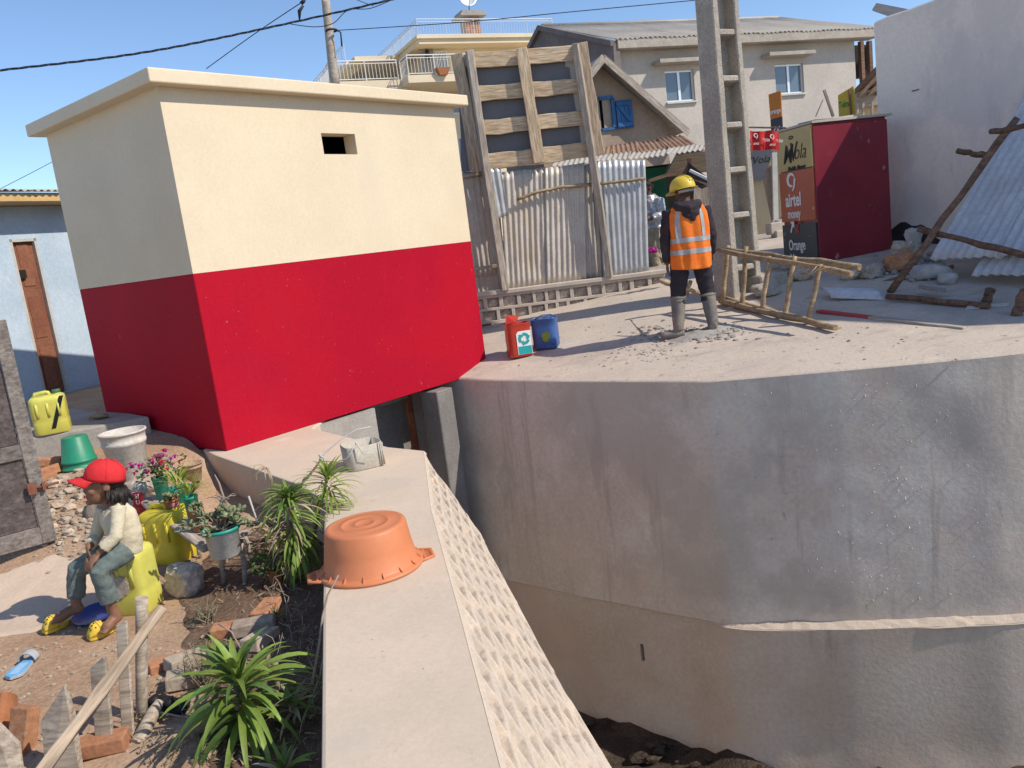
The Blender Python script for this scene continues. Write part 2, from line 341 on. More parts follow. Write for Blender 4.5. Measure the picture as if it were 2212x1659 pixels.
MT['tealpl'] = mat('teal_plastic', (.02, .33, .25), (.02, .27, .2), s=5, rough=.45, bump=.03, fine=.08, spec=.4)
MT['whitepl'] = mat('cement_stained_plastic', (.56, .50, .43), (.62, .57, .51), s=6, rough=.7, bump=.2, bs=40, fine=.15, stain=[((.40, .29, .21), 6, .56, .7, (1, 1, .6), .7)])
MT['terra'] = mat('terracotta', (.42, .17, .075), (.36, .14, .06), s=7, rough=.9, bump=.2, fine=.15, stain=[((.5, .35, .25), 6, .6, .7, (1, 1, 1), .5)])
MT['oldwhite'] = mat('worn_white_paint', (.55, .54, .50), (.48, .47, .43), s=6, rough=.6, bump=.2, fine=.12, stain=[((.32, .26, .2), 7, .6, .7, (1, 1, .6), .6)])
MT['redcan'] = mat('red_tin_paint', (.56, .05, .025), (.46, .035, .02), s=5, rough=.45, bump=.1, fine=.1, spec=.4, stain=[((.55, .45, .38), 8, .64, .7, (1, 1, 1), .5)])
MT['bluecan'] = mat('blue_tin_paint', (.05, .13, .36), (.04, .09, .26), s=5, rough=.5, bump=.15, fine=.1, spec=.4, stain=[((.45, .44, .42), 8, .58, .68, (1, 1, .5), .6), ((.03, .03, .04), 6, .6, .7, (1, 1, 1), .7)])
MT['tin'] = mat('cement_smeared_tin', (.46, .42, .35), (.52, .47, .39), s=7, rough=.75, bump=.3, fine=.12, stain=[((.30, .30, .29), 9, .57, .68, (1, 1, 1), .7)])
MT['white'] = mat('white_paint', (.78, .77, .74), rough=.6, bump=.02, fine=.03)
MT['whitet'] = mat('white_print', (.75, .73, .70), rough=.6, bump=0, fine=0)
MT['darkt'] = mat('dark_print', (.03, .028, .02), rough=.6, bump=0, fine=0)
MT['greent'] = mat('green_print', (.03, .20, .05), rough=.6, bump=0, fine=0)
MT['redt'] = mat('red_print', (.45, .05, .05), rough=.6, bump=0, fine=0)
MT['tealt'] = mat('teal_print', (.02, .36, .36), (.03, .30, .31), rough=.5, bump=0, fine=.05)
MT['maroon'] = mat('maroon_enamel', (.23, .016, .032), (.18, .012, .028), s=1.2, rough=.33, bump=.04, fine=.08, spec=.5, stain=[((.40, .28, .27), 9, .665, .69, (1, 1, .5), .7), ((.20, .05, .06), 3, .6, .7, (1, 1, 1), .5)])
MT['adyellow'] = mat('faded_mustard_enamel', (.52, .39, .14), (.46, .34, .12), s=2, rough=.4, bump=.03, fine=.06, spec=.45, stain=[((.62, .58, .48), 12, .66, .69, (1, 1, .5), .8)])
MT['adorange'] = mat('burnt_orange_enamel', (.47, .095, .03), (.42, .08, .025), s=2, rough=.4, bump=.03, fine=.06, spec=.45, stain=[((.6, .5, .42), 14, .68, .70, (1, 1, .5), .7)])
MT['adnavy'] = mat('navy_enamel', (.022, .022, .032), (.028, .027, .036), s=2, rough=.38, bump=.03, fine=.06, spec=.5, stain=[((.5, .47, .43), 13, .655, .68, (1, 1, .3), .8)])
MT['signy'] = mat('sign_yellow', (.62, .44, .05), (.56, .40, .05), s=2, rough=.5, bump=.02)
MT['signo'] = mat('sign_orange', (.62, .22, .03), (.56, .19, .03), s=2, rough=.5, bump=.02)
MT['signr'] = mat('flag_red', (.62, .03, .03), (.52, .02, .025), s=4, rough=.6, bump=.05, sub=.15)
MT['beige'] = mat('beige_board', (.62, .50, .31), (.55, .44, .27), s=1.5, rough=.8, bump=.08, coord='pos', fine=.06)
MT['yhouse'] = mat('house_cream', (.72, .61, .43), (.66, .55, .39), s=.5, rough=.85, bump=.05, bs=8, coord='pos', fine=.04)
MT['ghouse'] = mat('house_grey_render', (.50, .45, .395), (.44, .40, .355), s=.8, rough=.92, bump=.2, bs=12, coord='pos', fine=.08, stain=[((.34, .31, .29), 1.0, .58, .7, (1, 1, .4), .5)])
MT['ghgable'] = mat('dark_render', (.22, .185, .175), (.16, .135, .13), s=.8, rough=.95, bump=.25, bs=12, coord='pos', fine=.12)  # darker render tone for the gable wall and verge
MT['roofz'] = mat('grey_roof_sheet', (.42, .385, .335), (.36, .33, .29), s=.8, rough=.75, bump=.08, bs=8, coord='pos', fine=.08, stain=[((.30, .26, .22), 1.3, .58, .7, (1, 1, 1), .5)])
MT['mudwall'] = mat('brown_mud_plaster', (.40, .30, .225), (.34, .25, .19), s=1.2, rough=.95, bump=.3, bs=16, coord='pos', fine=.12, stain=[((.47, .39, .31), 2, .57, .68, (1, 1, 1), .6)])
MT['blueshut'] = mat('blue_paint', (.04, .15, .34), (.03, .10, .26), s=5, rough=.6, bump=.15, fine=.12, stain=[((.28, .33, .38), 8, .6, .7, (1, 1, .3), .5)])
MT['alu'] = mat('aluminium', (.70, .71, .72), rough=.4, metal=.4, bump=0, fine=.03, spec=.5)
MT['greenwall'] = mat('green_wall', (.02, .16, .085), (.02, .12, .07), s=2, rough=.85, bump=.1, coord='pos')
MT['tarp'] = mat('brown_tarpaulin', (.055, .035, .03), (.09, .06, .05), s=4, rough=.8, bump=.4, bs=15)
g = bpy.data.materials.new('window_glass'); g.use_nodes = True; q = g.node_tree.nodes['Principled BSDF']; q.inputs['Base Color'].default_value = (.10, .13, .16, 1); q.inputs['Roughness'].default_value = .06; q.inputs['Specular IOR Level'].default_value = .9; MT['glass'] = g
MT['rail'] = mat('pale_blue_railing', (.55, .60, .66), rough=.5, bump=0, fine=0)
MT['railw'] = mat('white_railing', (.72, .70, .66), rough=.5, bump=0, fine=0)
MT['wire'] = mat('cable_black', (.02, .022, .03), rough=.6, bump=0, fine=0)
MT['skin'] = mat('brown_skin', (.21, .105, .062), (.25, .125, .075), s=6, rough=.55, bump=.05, fine=.05, spec=.35)
MT['skind'] = mat('dark_brown_skin', (.085, .045, .03), (.11, .058, .04), s=6, rough=.5, bump=.05, fine=.05, spec=.35)
MT['hair'] = mat('black_hair', (.012, .009, .008), (.03, .02, .016), s=20, rough=.5, bump=.6, bs=90, stretch=(1, 1, .2))
MT['shirt'] = mat('cream_knit', (.66, .58, .42), (.60, .52, .37), s=9, rough=.95, bump=.4, bs=90, fine=.08)
MT['jeans'] = mat('grey_green_cotton', (.13, .165, .155), (.17, .205, .19), s=10, rough=.95, bump=.5, bs=40, fine=.15)
MT['capred'] = mat('red_cap_cotton', (.62, .03, .035), (.56, .025, .03), s=8, rough=.9, bump=.2, fine=.06)
MT['croc'] = mat('yellow_foam', (.72, .48, .03), (.66, .47, .08), s=9, rough=.6, bump=.05, fine=.08, stain=[((.62, .55, .38), 6, .55, .68, (1, 1, 1), .8)])
MT['vest'] = mat('orange_vest_fabric', (.82, .20, .025), (.76, .16, .02), s=7, rough=.85, bump=.35, bs=18, fine=.06)
MT['band'] = mat('reflective_band', (.33, .33, .34), (.42, .42, .43), s=9, rough=.5, bump=.2, fine=.08)
MT['hoodie'] = mat('dark_hoodie', (.035, .027, .033), (.05, .04, .046), s=7, rough=.95, bump=.4, bs=30, fine=.12)
MT['troud'] = mat('dark_trousers', (.03, .026, .036), (.04, .035, .046), s=7, rough=.95, bump=.4, bs=25, fine=.1)
MT['boot'] = mat('dusty_rubber', (.15, .14, .135), (.24, .20, .165), s=7, rough=.75, bump=.15, fine=.12)
MT['helmet'] = mat('yellow_hard_hat', (.66, .47, .045), (.60, .42, .04), s=5, rough=.4, bump=.02, fine=.05, spec=.5)
MT['silver'] = mat('silver_jacket_fabric', (.55, .55, .57), (.42, .42, .44), s=8, rough=.35, bump=.5, bs=14, metal=.4, fine=.1)
MT['khaki'] = mat('khaki_trousers', (.40, .33, .23), (.33, .27, .19), s=7, rough=.95, bump=.4, bs=20)
MT['leaf'] = mat('fresh_leaf', (.20, .30, .05), (.27, .37, .075), s=7, rough=.5, bump=.1, fine=.1, rnd=.25, sub=.3, spec=.4)
MT['leafd'] = mat('dark_leaf', (.08, .15, .035), (.11, .19, .05), s=7, rough=.5, bump=.1, rnd=.25, sub=.2, spec=.4)
MT['leafg'] = mat('grey_green_leaf', (.19, .23, .11), (.27, .30, .16), s=9, rough=.55, bump=.1, rnd=.25, sub=.1, spec=.4)
MT['leafy'] = mat('yellow_green_leaf', (.28, .34, .05), (.35, .38, .06), s=9, rough=.55, bump=.1, rnd=.2, sub=.3)
MT['dryleaf'] = mat('dry_leaf', (.36, .27, .17), (.45, .36, .24), s=9, rough=.9, bump=.2, rnd=.25)
MT['stem'] = mat('woody_stem', (.27, .20, .14), (.35, .27, .2), s=9, rough=.95, bump=.4, rnd=.1)
MT['deadstem'] = mat('dead_stem', (.30, .235, .19), (.38, .30, .25), s=9, rough=.95, bump=.3)
MT['petal'] = mat('magenta_petal', (.60, .02, .22), (.45, .02, .40), s=20, rough=.6, bump=0, rnd=.2, sub=.2)
MT['petalr'] = mat('red_petal', (.62, .03, .06), rough=.6, bump=0, sub=.2)
MT['sack'] = mat('white_woven_sack', (.50, .48, .46), (.40, .385, .375), s=6, rough=.8, bump=.4, bs=20, fine=.12)
MT['blueplate'] = mat('blue_enamel', (.015, .03, .22), (.02, .04, .26), s=4, rough=.25, bump=0, fine=0, spec=.6)
MT['slipper'] = mat('blue_foam', (.13, .38, .66), (.17, .44, .7), s=9, rough=.7, bump=.05, fine=.06)
MT['slipg'] = mat('grey_foam', (.38, .40, .43), rough=.7, bump=.05, fine=.06)
MT['pinkcap'] = mat('pink_cap', (.50, .17, .20), rough=.5, bump=0); MT['greencap'] = mat('dark_green_cap', (.05, .16, .08), rough=.5, bump=0)
# ================================================================== the setting
b = M(); b.grid(lambda i, j: (lerp(-500, 500, i/8), lerp(-60, 900, j/8), -4.6), 9, 9); solo('ground', b, MT['earth'], kind='structure', loc=(0, 0, -4.6))
# canal bed of wet mud with lumps
b = M(); b.grid(lambda i, j: (lerp(-3, 14, i/85), lerp(-2, 11, j/65), -3.74 + .07*lerp(-3, 14, i/85)*(lerp(-3, 14, i/85) < 4) + .28*(lerp(-3, 14, i/85) >= 4) + .16*noise.noise(V((i*.31, j*.31, 2))) + .09*noise.noise(V((i*.9, j*.9, 4)))), 86, 66)
solo('canal_bed', b, MT['mud'], kind='structure', loc=(0, 0, -4))
# pavement behind the quay edge, rising away from it
XS = [-7, -4, -2.2] + [lerp(-1.4, 6.2, i/76) for i in range(77)] + [6.6, 7.2, 8, 9, 11, 14]
DS = [0, .012, .04, .1] + [.2*k for k in range(1, 31)] + [6.6, 7.4, 8.4]
b = M()
def pvp(i, j):
    x = XS[i]; y = edge(x)+DS[j]; z = pv(x, y)
    if j == 0: z -= .012
    if j > 1: z += .010*noise.noise(V((x*1.1, y*1.1, 0))) + .004*noise.noise(V((x*6, y*6, 3)))
    if j > 1 and y < 12 and 1.2 < x < 6: z += .008*max(0, noise.noise(V((x*9, y*9, 8))))
    return (x, y, z)
b.grid(pvp, len(XS), len(DS)); solo('pavement', b, MT['pave'], kind='structure', loc=(0, 0, 0))
b = M(); b.grid(lambda i, j: (lerp(-30, 60, i/40), lerp(12.2, 130, (j/30)**1.7), pv(lerp(-30, 60, i/40)*.25+2.5, lerp(12.2, 130, (j/30)**1.7))-.02-.04*(j == 0)), 41, 31)
solo('road', b, MT['road'], kind='structure', loc=(0, 12, 0))
# yard, left of the cement wall
def yxm(y):
    for (a, c), (e_, f_) in zip(YM, YM[1:]):
        if y <= e_: return c + (f_-c)*(y-a)/(e_-a)
    return YM[-1][1]
YM = [(-3, .1), (2, -.48), (4.7, -.92), (5.5, -1.35), (6.6, -2.35), (7.0, -2.8), (8.2, -4.0), (20, -6)]
def ydp(i, j):
    y = lerp(-1.5, 7.4, j/150) if j <= 150 else lerp(7.4, 20, (j-150)/12); x = lerp(yxm(y), -9 if j <= 150 else -14, (i/120)**1.35)
    return (x, y, yz(x, y) + .006*noise.noise(V((x*17, y*17, 5))))
b = M(); b.grid(ydp, 121, 163); solo('yard', b, MT['dirt'], kind='structure', loc=(-3, 4, YZ))
def sheet(name, px, mt, dz, seed=0, cut=24):
    P = [YP(*q) for q in px]; cx = sum(p.x for p in P)/len(P); cy = sum(p.y for p in P)/len(P); b = M(); n = len(P)*10; R = []
    for k in range(n):
        a = P[k//10]; c = P[(k//10+1) % len(P)]; q = a.lerp(c, (k % 10)/10); q = V((q.x + (.03 if seed == 3 else .09)*noise.noise(V((k*.45, seed, 0))), q.y + (.02 if seed == 3 else .11)*noise.noise(V((k*.45, seed, 9))), 0)); R.append(q)
    for r in range(cut):
        t = r/(cut-1)
        for q in R:
            x = lerp(q.x, cx, t); y = lerp(q.y, cy, t); b.v.append((x, y, yz(x, y)+dz*(min(1, t*9) if t else -1)+.004))
    b.f = [(i*n+j, i*n+(j+1) % n, (i+1)*n+(j+1) % n, (i+1)*n+j) for i in range(cut-1) for j in range(n)]; b.sm = [True]*len(b.f)
    return solo(name, b, mt, kind='structure', loc=(cx, cy, YZ))
sheet('path', [(-160, 1270), (10, 1238), (120, 1196), (190, 1215), (235, 1300), (160, 1345), (60, 1368), (-160, 1400)], MT['path'], .008, 3)
sheet('planting_bed', [(400, 1230), (560, 1130), (690, 1120), (720, 1250), (720, 1500), (715, 1800), (440, 1800), (455, 1500), (390, 1390)], MT['soil'], .006, 5)

# quay wall
EX = [(-2.6, edge(-2.6))] + [(lerp(-2.5, 7.5, i/150), edge(lerp(-2.5, 7.5, i/150))) for i in range(151)] + [(9, 7.15+.15), (12, 7.7)]
def smooth_edge():
    P = [V((x, y, 0)) for x, y in EX]
    return P
QE = smooth_edge(); QN = []
for i in range(len(QE)):
    d = (QE[min(len(QE)-1, i+2)]-QE[max(0, i-2)]).normalized(); QN.append(V((d.y, -d.x, 0)))
def QP(x, y):
    d = ray(x, y); t = 3
    while t < 20:
        P = CAM + d*t
        if P.y > edge(P.x): return P
        t += .004
LZ = -2.37
wall = thing('retaining_wall', 'long grey rendered retaining wall dropping into the canal below the pavement', 'wall', (2, 6.5, -4))
def lz(x): return LZ + 2.4*ze(x)
ZU = [-.012, -.03, -.06] + [lerp(-.12, LZ, k/26) for k in range(27)]
def uq(i, j):
    z = ZU[j]; p = QE[i]; n = QN[i]
    z = lerp(ze(p.x), lz(p.x), z/LZ) if z < -.05 else z + ze(p.x); o = (.016*noise.noise(V((p.x*1.6, z*1.6, 1))) + .006*noise.noise(V((p.x*6, z*6, 2))))*sst(-.05+ze(p.x), -.25+ze(p.x), z)
    q = p + n*o; return (q.x, q.y, z)
b = M(); b.grid(uq, len(QE), len(ZU)); part('upper_face', b, MT['quay'], wall)
S0 = QP(1379, 1392); S1 = QP(1391, 1432)
def lo_off(x): return -.028 + .125*sst(1.3, 2.15, x)
si = se = ti = te = -9
cols = sorted(set([q.x for q in QE] + [S0.x, S1.x])); zs = sorted(set([lerp(LZ-.01, -4.2, k/20) for k in range(21)] + [S0.z, S1.z]), reverse=True)
def nrm(x):
    d = V((.4, edge(x+.2)-edge(x-.2), 0)).normalized(); return V((d.y, -d.x, 0))
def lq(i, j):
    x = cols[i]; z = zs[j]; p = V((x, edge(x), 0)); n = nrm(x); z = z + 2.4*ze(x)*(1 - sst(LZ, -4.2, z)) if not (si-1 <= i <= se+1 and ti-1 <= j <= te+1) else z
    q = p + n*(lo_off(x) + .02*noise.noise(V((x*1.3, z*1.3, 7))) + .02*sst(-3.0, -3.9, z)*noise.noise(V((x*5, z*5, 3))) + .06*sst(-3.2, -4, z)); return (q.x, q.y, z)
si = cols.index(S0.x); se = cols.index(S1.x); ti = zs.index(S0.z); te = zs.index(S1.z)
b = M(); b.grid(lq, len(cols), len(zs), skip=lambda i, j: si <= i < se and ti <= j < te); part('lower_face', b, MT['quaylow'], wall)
A = [V(lq(si, ti)), V(lq(se, ti)), V(lq(se, te)), V(lq(si, te))]; B = [p - nrm(S0.x)*.16 for p in A]
b = M(); b.add(A+B, [(0, 1, 5, 4), (1, 2, 6, 5), (2, 3, 7, 6), (3, 0, 4, 7), (4, 5, 6, 7)]); part('weep_slot', b, MT['quaylow'], wall)
def lg(i, j):
    p = QE[i]; x = p.x; n = nrm(x); r = noise.noise(V((x*9, 3, j)))*.014 + noise.noise(V((x*31, 3, j)))*.012
    t = j/4; o = lerp(-.03, lo_off(x)+.006+.012*noise.noise(V((x*4, 1, 6))), t); q = p + n*o; return (q.x, q.y, lz(x) + lerp(.03, -.018, t) + r*(1 if 0 < j < 4 else .3))
b = M(); b.grid(lg, len(QE), 5, sm=False); part('ledge', b, MT['relief'], wall)
rnd = random.Random(5); b = M()
for k in range(240):   # mortar splashes and drips on the face
    cxx = rnd.choice((2.1, 2.35, 2.6, 3.0)); x = rnd.gauss(cxx, .45); z = -rnd.uniform(.15, 2.2)
    if not 1.6 < x < 4.6: continue
    z = lerp(ze(x), lz(x), z/LZ); p = V((x, edge(x), z)) + nrm(x)*.004; s_ = rnd.uniform(.003, .0065)
    b.rock(p, (s_, s_*.9, s_*rnd.choice((1, 1, 1.3, 2.6))), k, sub=1)
part('mortar_splashes', b, MT['quay'], wall, kind='stuff')
b = M()
for k in range(150):
    x = rnd.uniform(.2, 5.5); p = V((x, edge(x)-.10-rnd.random()**1.5*.5, -3.76+.07*min(x, 4)+rnd.uniform(-.05, .07))); s_ = rnd.uniform(.02, .085); b.rock(p, (s_*rnd.uniform(.8, 1.6), s_*.8, s_*.6), k, sub=2, rough=.7)
solo('rubble', b, MT['mud'], kind='stuff')

# cement wall the camera stands on: flat coping, rough battered side
SL = [(693, 1659), (697, 1330), (700, 1100), (697, 1078), (640, 1045), (488, 981)]; SR = [(1090, 1659), (1000, 1330), (935, 1100), (918, 973)]
L_ = [G(*q) for q in SL]; R_ = [G(*q) for q in SR]; K_ = [G(840, 965), G(675, 925)]
ex_ = (R_[0]-R_[-1]).normalized(); R0_ = R_[0] + ex_*2.7; L0_ = L_[0] + (L_[0]-L_[2]).normalized()*2.7
BC = G(490, 975); BAZ = 50.1; bx = V((cos(radians(BAZ)), sin(radians(BAZ)), 0)); by = V((-bx.y, bx.x, 0))
poly = [L0_] + L_[:5] + [BC - by*.02 - bx*.12, BC + by*.35 - bx*.02, BC + bx*1.6 + by*.4] + [K_[1], K_[0], R_[3], R_[2], R_[1], R_[0], R0_]
sw = thing('parapet_wall', 'broad cement topped wall in the foreground with a rough battered side', 'wall', (-.6, 3.5, -.4))
b = M(); b.prism([p - V((0, 0, 4.2)) for p in poly], (0, 0, 4.2)); part('coping', b, MT['slab'], sw, bevel=.014, seg=2)
E0 = R0_; ev = (R_[3]-R0_); EL = ev.length; ev.normalize(); outv = V((ev.y, -ev.x, 0)); PHI = radians(52); dn = outv*cos(PHI) - V((0, 0, 1))*sin(PHI); NN = outv*sin(PHI) + V((0, 0, 1))*cos(PHI)
CV = []
for q in [(922, 980), (950, 1022), (975, 1050), (1012, 1100), (1050, 1150), (1100, 1235), (1130, 1290), (1180, 1390), (1240, 1500), (1335, 1659)]:
    d = ray(*q); P = CAM + d*(((E0-CAM) @ NN)/(d @ NN)); CV.append(((P-E0) @ ev, (P-E0) @ dn))
CV.sort()
def tmax(s):
    if s < CV[0][0]:
        (a, c), (e_, f_) = CV[0], CV[2]; return max(.05, c + (f_-c)*(s-a)/(e_-a))
    for (a, c), (e_, f_) in zip(CV, CV[1:]):
        if s <= e_: return c + (f_-c)*(s-a)/(e_-a+1e-9)
    return .03
TE = sorted([((p-E0) @ ev, (p-E0) @ outv) for p in (R0_, R_[0], R_[1], R_[2], R_[3])])
def topedge(s):
    for (a, c), (e_, f_) in zip(TE, TE[1:]):
        if s <= e_: break
    return E0 + ev*s + outv*(c + (f_-c)*(s-a)/(e_-a) - .013)
def relief(s, t):
    s_ = s + .022*noise.noise(V((s*5, t*5, 0))); t_ = t + .010*noise.noise(V((s*5, t*5, 9)))
    u = (t_-.014)/.088; v_ = (s_ + 1.25*t_)/.205; ci, cj = math.floor(u), math.floor(v_); fu, fv = u-ci, v_-cj
    k = noise.cell(V((ci+.5, cj+.5, 3.5))); k2 = noise.cell(V((ci+.5, cj+.5, 7.5)))
    lo, hi = .24+.06*k, .88-.08*k2
    m_ = sst(lo-.04, lo+.03, fu)*sst(hi+.04, hi-.03, fu)*sst(.08, .115, fv)*sst(.95, .90, fv)
    st_ = noise.noise(V((s*28, t*28, 4)))*.006 + noise.noise(V((s*60, t*60, 2)))*.003
    h = -m_*(.034 + .018*k - st_) + .0025*noise.noise(V((s*14, t*14, 8))) + (1-m_)*.005
    if noise.noise(V((s*1.1, t*1.7, 2))) < -.38: h *= .45
    return h*sst(.0, .03, t)*sst(tmax(s)+.005, tmax(s)-.05, t)
ns, ntt = 1050, 210
def sf(i, j):
    s = lerp(.2, EL-.004, i/(ns-1)); T = tmax(s); t = T*j/(ntt-1); edge_w = .012*noise.noise(V((s*4, 0, 1)))*(j/(ntt-1))
    p = topedge(s) + dn*(t+edge_w) + NN*(relief(s, t)+.002); return (p.x, p.y, p.z)
b = M(); b.grid(sf, ns, ntt); part('battered_face', b, MT['relief'], sw)
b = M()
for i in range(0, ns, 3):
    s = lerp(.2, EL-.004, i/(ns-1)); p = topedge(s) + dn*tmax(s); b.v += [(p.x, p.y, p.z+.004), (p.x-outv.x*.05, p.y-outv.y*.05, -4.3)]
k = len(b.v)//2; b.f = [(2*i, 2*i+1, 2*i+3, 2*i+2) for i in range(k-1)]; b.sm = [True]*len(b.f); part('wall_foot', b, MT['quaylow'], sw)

# ------------------------------------------------------------------ cream and red building
bd = thing('small_building', 'small square building painted cream above and bright red below with flat roof', 'building', BC, radians(BAZ))
BW, BD, ZR, ZT = 3.48, 2.14, 1.52, 3.05
def fr(u0, u1, z0, z1): return (u0, u1, z0, z1)
b = M()
H = (PL(693, 287, BC, BAZ)-BC) @ bx, (PL(769, 310, BC, BAZ)-BC) @ bx, PL(702, 333, BC, BAZ).z, PL(720, 288, BC, BAZ).z
xs = [0, H[0], H[1], BW]; zz = [ZR, H[2], H[3], ZT]
for i in range(3):
    for j in range(3):
        if i == 1 and j == 1: continue
        b.add([(xs[i], 0, zz[j]), (xs[i+1], 0, zz[j]), (xs[i+1], 0, zz[j+1]), (xs[i], 0, zz[j+1])], [(0, 1, 2, 3)])
b.add([(0, 0, ZR), (0, BD, ZR), (0, BD, ZT), (0, 0, ZT), (BW, 0, ZR), (BW, BD, ZR), (BW, BD, ZT), (BW, 0, ZT)], [(0, 3, 2, 1), (4, 5, 6, 7), (1, 2, 6, 5), (3, 7, 6, 2), (0, 1, 5, 4)])
part('upper_wall', b, MT['cream'], bd, world=False)
b = M(); a, c, e_, f_ = H[0], H[1], H[2], H[3]; dp = .17
b.add([(a, 0, e_), (c, 0, e_), (c, 0, f_), (a, 0, f_), (a, dp, e_), (c, dp, e_), (c, dp, f_), (a, dp, f_)], [(0, 1, 5, 4), (1, 2, 6, 5), (2, 3, 7, 6), (3, 0, 4, 7)])
vo = part('vent_opening', b, MT['cream'], bd, world=False)
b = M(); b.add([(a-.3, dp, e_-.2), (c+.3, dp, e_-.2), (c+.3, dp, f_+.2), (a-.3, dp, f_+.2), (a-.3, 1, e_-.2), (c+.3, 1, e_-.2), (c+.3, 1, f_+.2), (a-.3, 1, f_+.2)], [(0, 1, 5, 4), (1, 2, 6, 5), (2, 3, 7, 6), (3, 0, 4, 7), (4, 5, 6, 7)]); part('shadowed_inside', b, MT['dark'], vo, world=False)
b = M(); b.box((BW/2, BD/2, ZR/2), (BW, BD, ZR)); part('red_lower_wall', b, MT['red'], bd, world=False, bevel=.006)
zt = HZ(340, 143, BC - bx*.12 - by*.12); zb_ = HZ(343, 176, BC - bx*.12 - by*.12)
b = M(); o_ = .125; b.box((BW/2, BD/2, (zt+zb_)/2), (BW+2*o_, BD+2*o_, zt-zb_)); part('roof_slab', b, MT['cream'], bd, world=False, bevel=.012, seg=2)
b = M(); b.box((.85, BD/2+.05, -.62), (1.66, BD+.12, 1.2)); part('footing', b, MT['grey'], bd, world=False)
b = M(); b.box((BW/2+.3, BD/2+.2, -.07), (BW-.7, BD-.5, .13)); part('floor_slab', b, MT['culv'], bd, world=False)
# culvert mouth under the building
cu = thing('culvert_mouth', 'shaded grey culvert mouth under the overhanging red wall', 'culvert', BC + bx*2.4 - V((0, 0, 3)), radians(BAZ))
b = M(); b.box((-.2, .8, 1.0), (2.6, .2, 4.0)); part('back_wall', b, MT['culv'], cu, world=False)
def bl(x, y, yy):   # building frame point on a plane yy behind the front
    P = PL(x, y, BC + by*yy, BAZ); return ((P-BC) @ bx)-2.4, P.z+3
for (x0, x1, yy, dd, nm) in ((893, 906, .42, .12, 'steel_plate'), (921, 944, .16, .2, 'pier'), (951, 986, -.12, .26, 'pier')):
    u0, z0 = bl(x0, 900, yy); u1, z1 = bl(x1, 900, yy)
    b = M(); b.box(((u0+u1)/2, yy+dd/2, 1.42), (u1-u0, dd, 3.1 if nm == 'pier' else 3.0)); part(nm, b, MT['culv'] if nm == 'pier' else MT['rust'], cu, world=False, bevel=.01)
u0, z0 = bl(780, 900, .5); b = M(); b.tube([(u0, .5, .6), (u0, .5, 2.98)], .028, 8)
for k in range(26): b.ell((u0+.03, .49, 1.2+k*.066), (.012, .012, .01), n=4)
part('ribbed_bar', b, mat('red_oxide_bar', (.28, .03, .02), rough=.6, bump=.1), cu, world=False)
# ================================================================== houses behind
def corr_sheet(name, o, e1, e2, w_, h_, mt, parent, pitch=.076, amp=.011, seed=0, world=True, n2=9, dent=.01, flat=0, label=None):
    """corrugated sheet: ridges run along e2, waves along e1"""
    e1 = V(e1).normalized(); e2 = V(e2).normalized(); nn = e1.cross(e2).normalized(); n1 = max(8, int(w_/pitch*6)); o = V(o)
    def fn(i, j):
        u = w_*i/n1; v_ = h_*j/(n2-1); a = amp*sin(2*pi*u/pitch + .6*noise.noise(V((u*3, v_*.8, seed))))
        d_ = dent*noise.noise(V((u*2.2, v_*2.2, seed+3.3))) + dent*.6*noise.noise(V((u*6, v_*5, seed+1.3)))
        vv = v_ + (dent*.7*noise.noise(V((u*7, 0, seed+j*0))) if j in (0, n2-1) else 0)
        return o + e1*u + e2*vv + nn*(a + d_)
    b = M(); b.grid(fn, n1+1, n2); ob = part(name, b, mt, parent, world, label=label)
    so_ = ob.modifiers.new('s', 'SOLIDIFY'); so_.thickness = .0015
    return ob
def rails(par, P, hgt, mt, name='railing', step=.16, posts=1.4, rb=.012, rr=.028, up=V((0, 0, 1))):
    """handrail along a polyline with posts, and its bars as one part"""
    b = M()
    for h_ in (hgt, hgt*.86, hgt*.1): b.tube([p+up*h_ for p in P], rr if h_ == hgt else rr*.7, 6, sm=False)
    rl = part(name, b, mt, par)
    b = M(); done = []
    for a, c in zip(P, P[1:]):
        L = (c-a).length; k = max(1, int(L/step))
        for i in range(k+1):
            q = a.lerp(c, i/k); b.box(q+up*hgt*.48, (rb*2, rb*2, hgt*.78))
        k = max(1, round(L/posts))
        for i in range(k+1):
            q = a.lerp(c, i/k)
            if any((q-d_).length < .1 for d_ in done): continue
            done.append(q); pb = M(); pb.box(q+up*hgt*.5, (rr*1.7, rr*1.7, hgt)); part('post', pb, mt, rl)
    part('baluster', b, mt, rl, kind='stuff')
    return rl

# ---- cream house with roof terraces, far behind
YA = 24.0; HO = D(905, 92, 42.0); hx = V((cos(radians(YA)), sin(radians(YA)), 0)); hy = V((-hx.y, hx.x, 0))
yh = thing('cream_house', 'cream house with roof terraces and pale railings behind the timber hoarding', 'house', V((HO.x, HO.y, 2)), radians(YA))
def hl(x, y, yy=0.0):
    P = PL(x, y, HO + hy*yy, YA); return (P-V((HO.x, HO.y, 2))) @ hx, P.z-2
def hbox(nm, u0, u1, y0, y1, z0, z1, mt, par=None, bev=0):
    b = M(); b.box(((u0+u1)/2, (y0+y1)/2, (z0+z1)/2), (u1-u0, y1-y0, z1-z0)); return part(nm, b, mt, par or yh, world=False, bevel=bev)
zt_ = hl(905, 78)[1]; zb2 = hl(905, 95)[1]; uR = hl(1200, 88)[0]
zl = hl(900, 178, .0)[1]
hbox('upper_wall', .9, uR+2, 1.0, 9, zl, zb2, MT['yhouse'])
hbox('roof_terrace_slab', 0, uR, 0, 9.5, zb2, zt_, MT['yhouse'])
hbox('cornice', -.12, uR+.12, -.12, 9.6, zt_-.13, zt_+.02, MT['yhouse'])
hbox('lower_wall', -.6, uR+3, .9, 9, -4, zl-.3, MT['yhouse'])
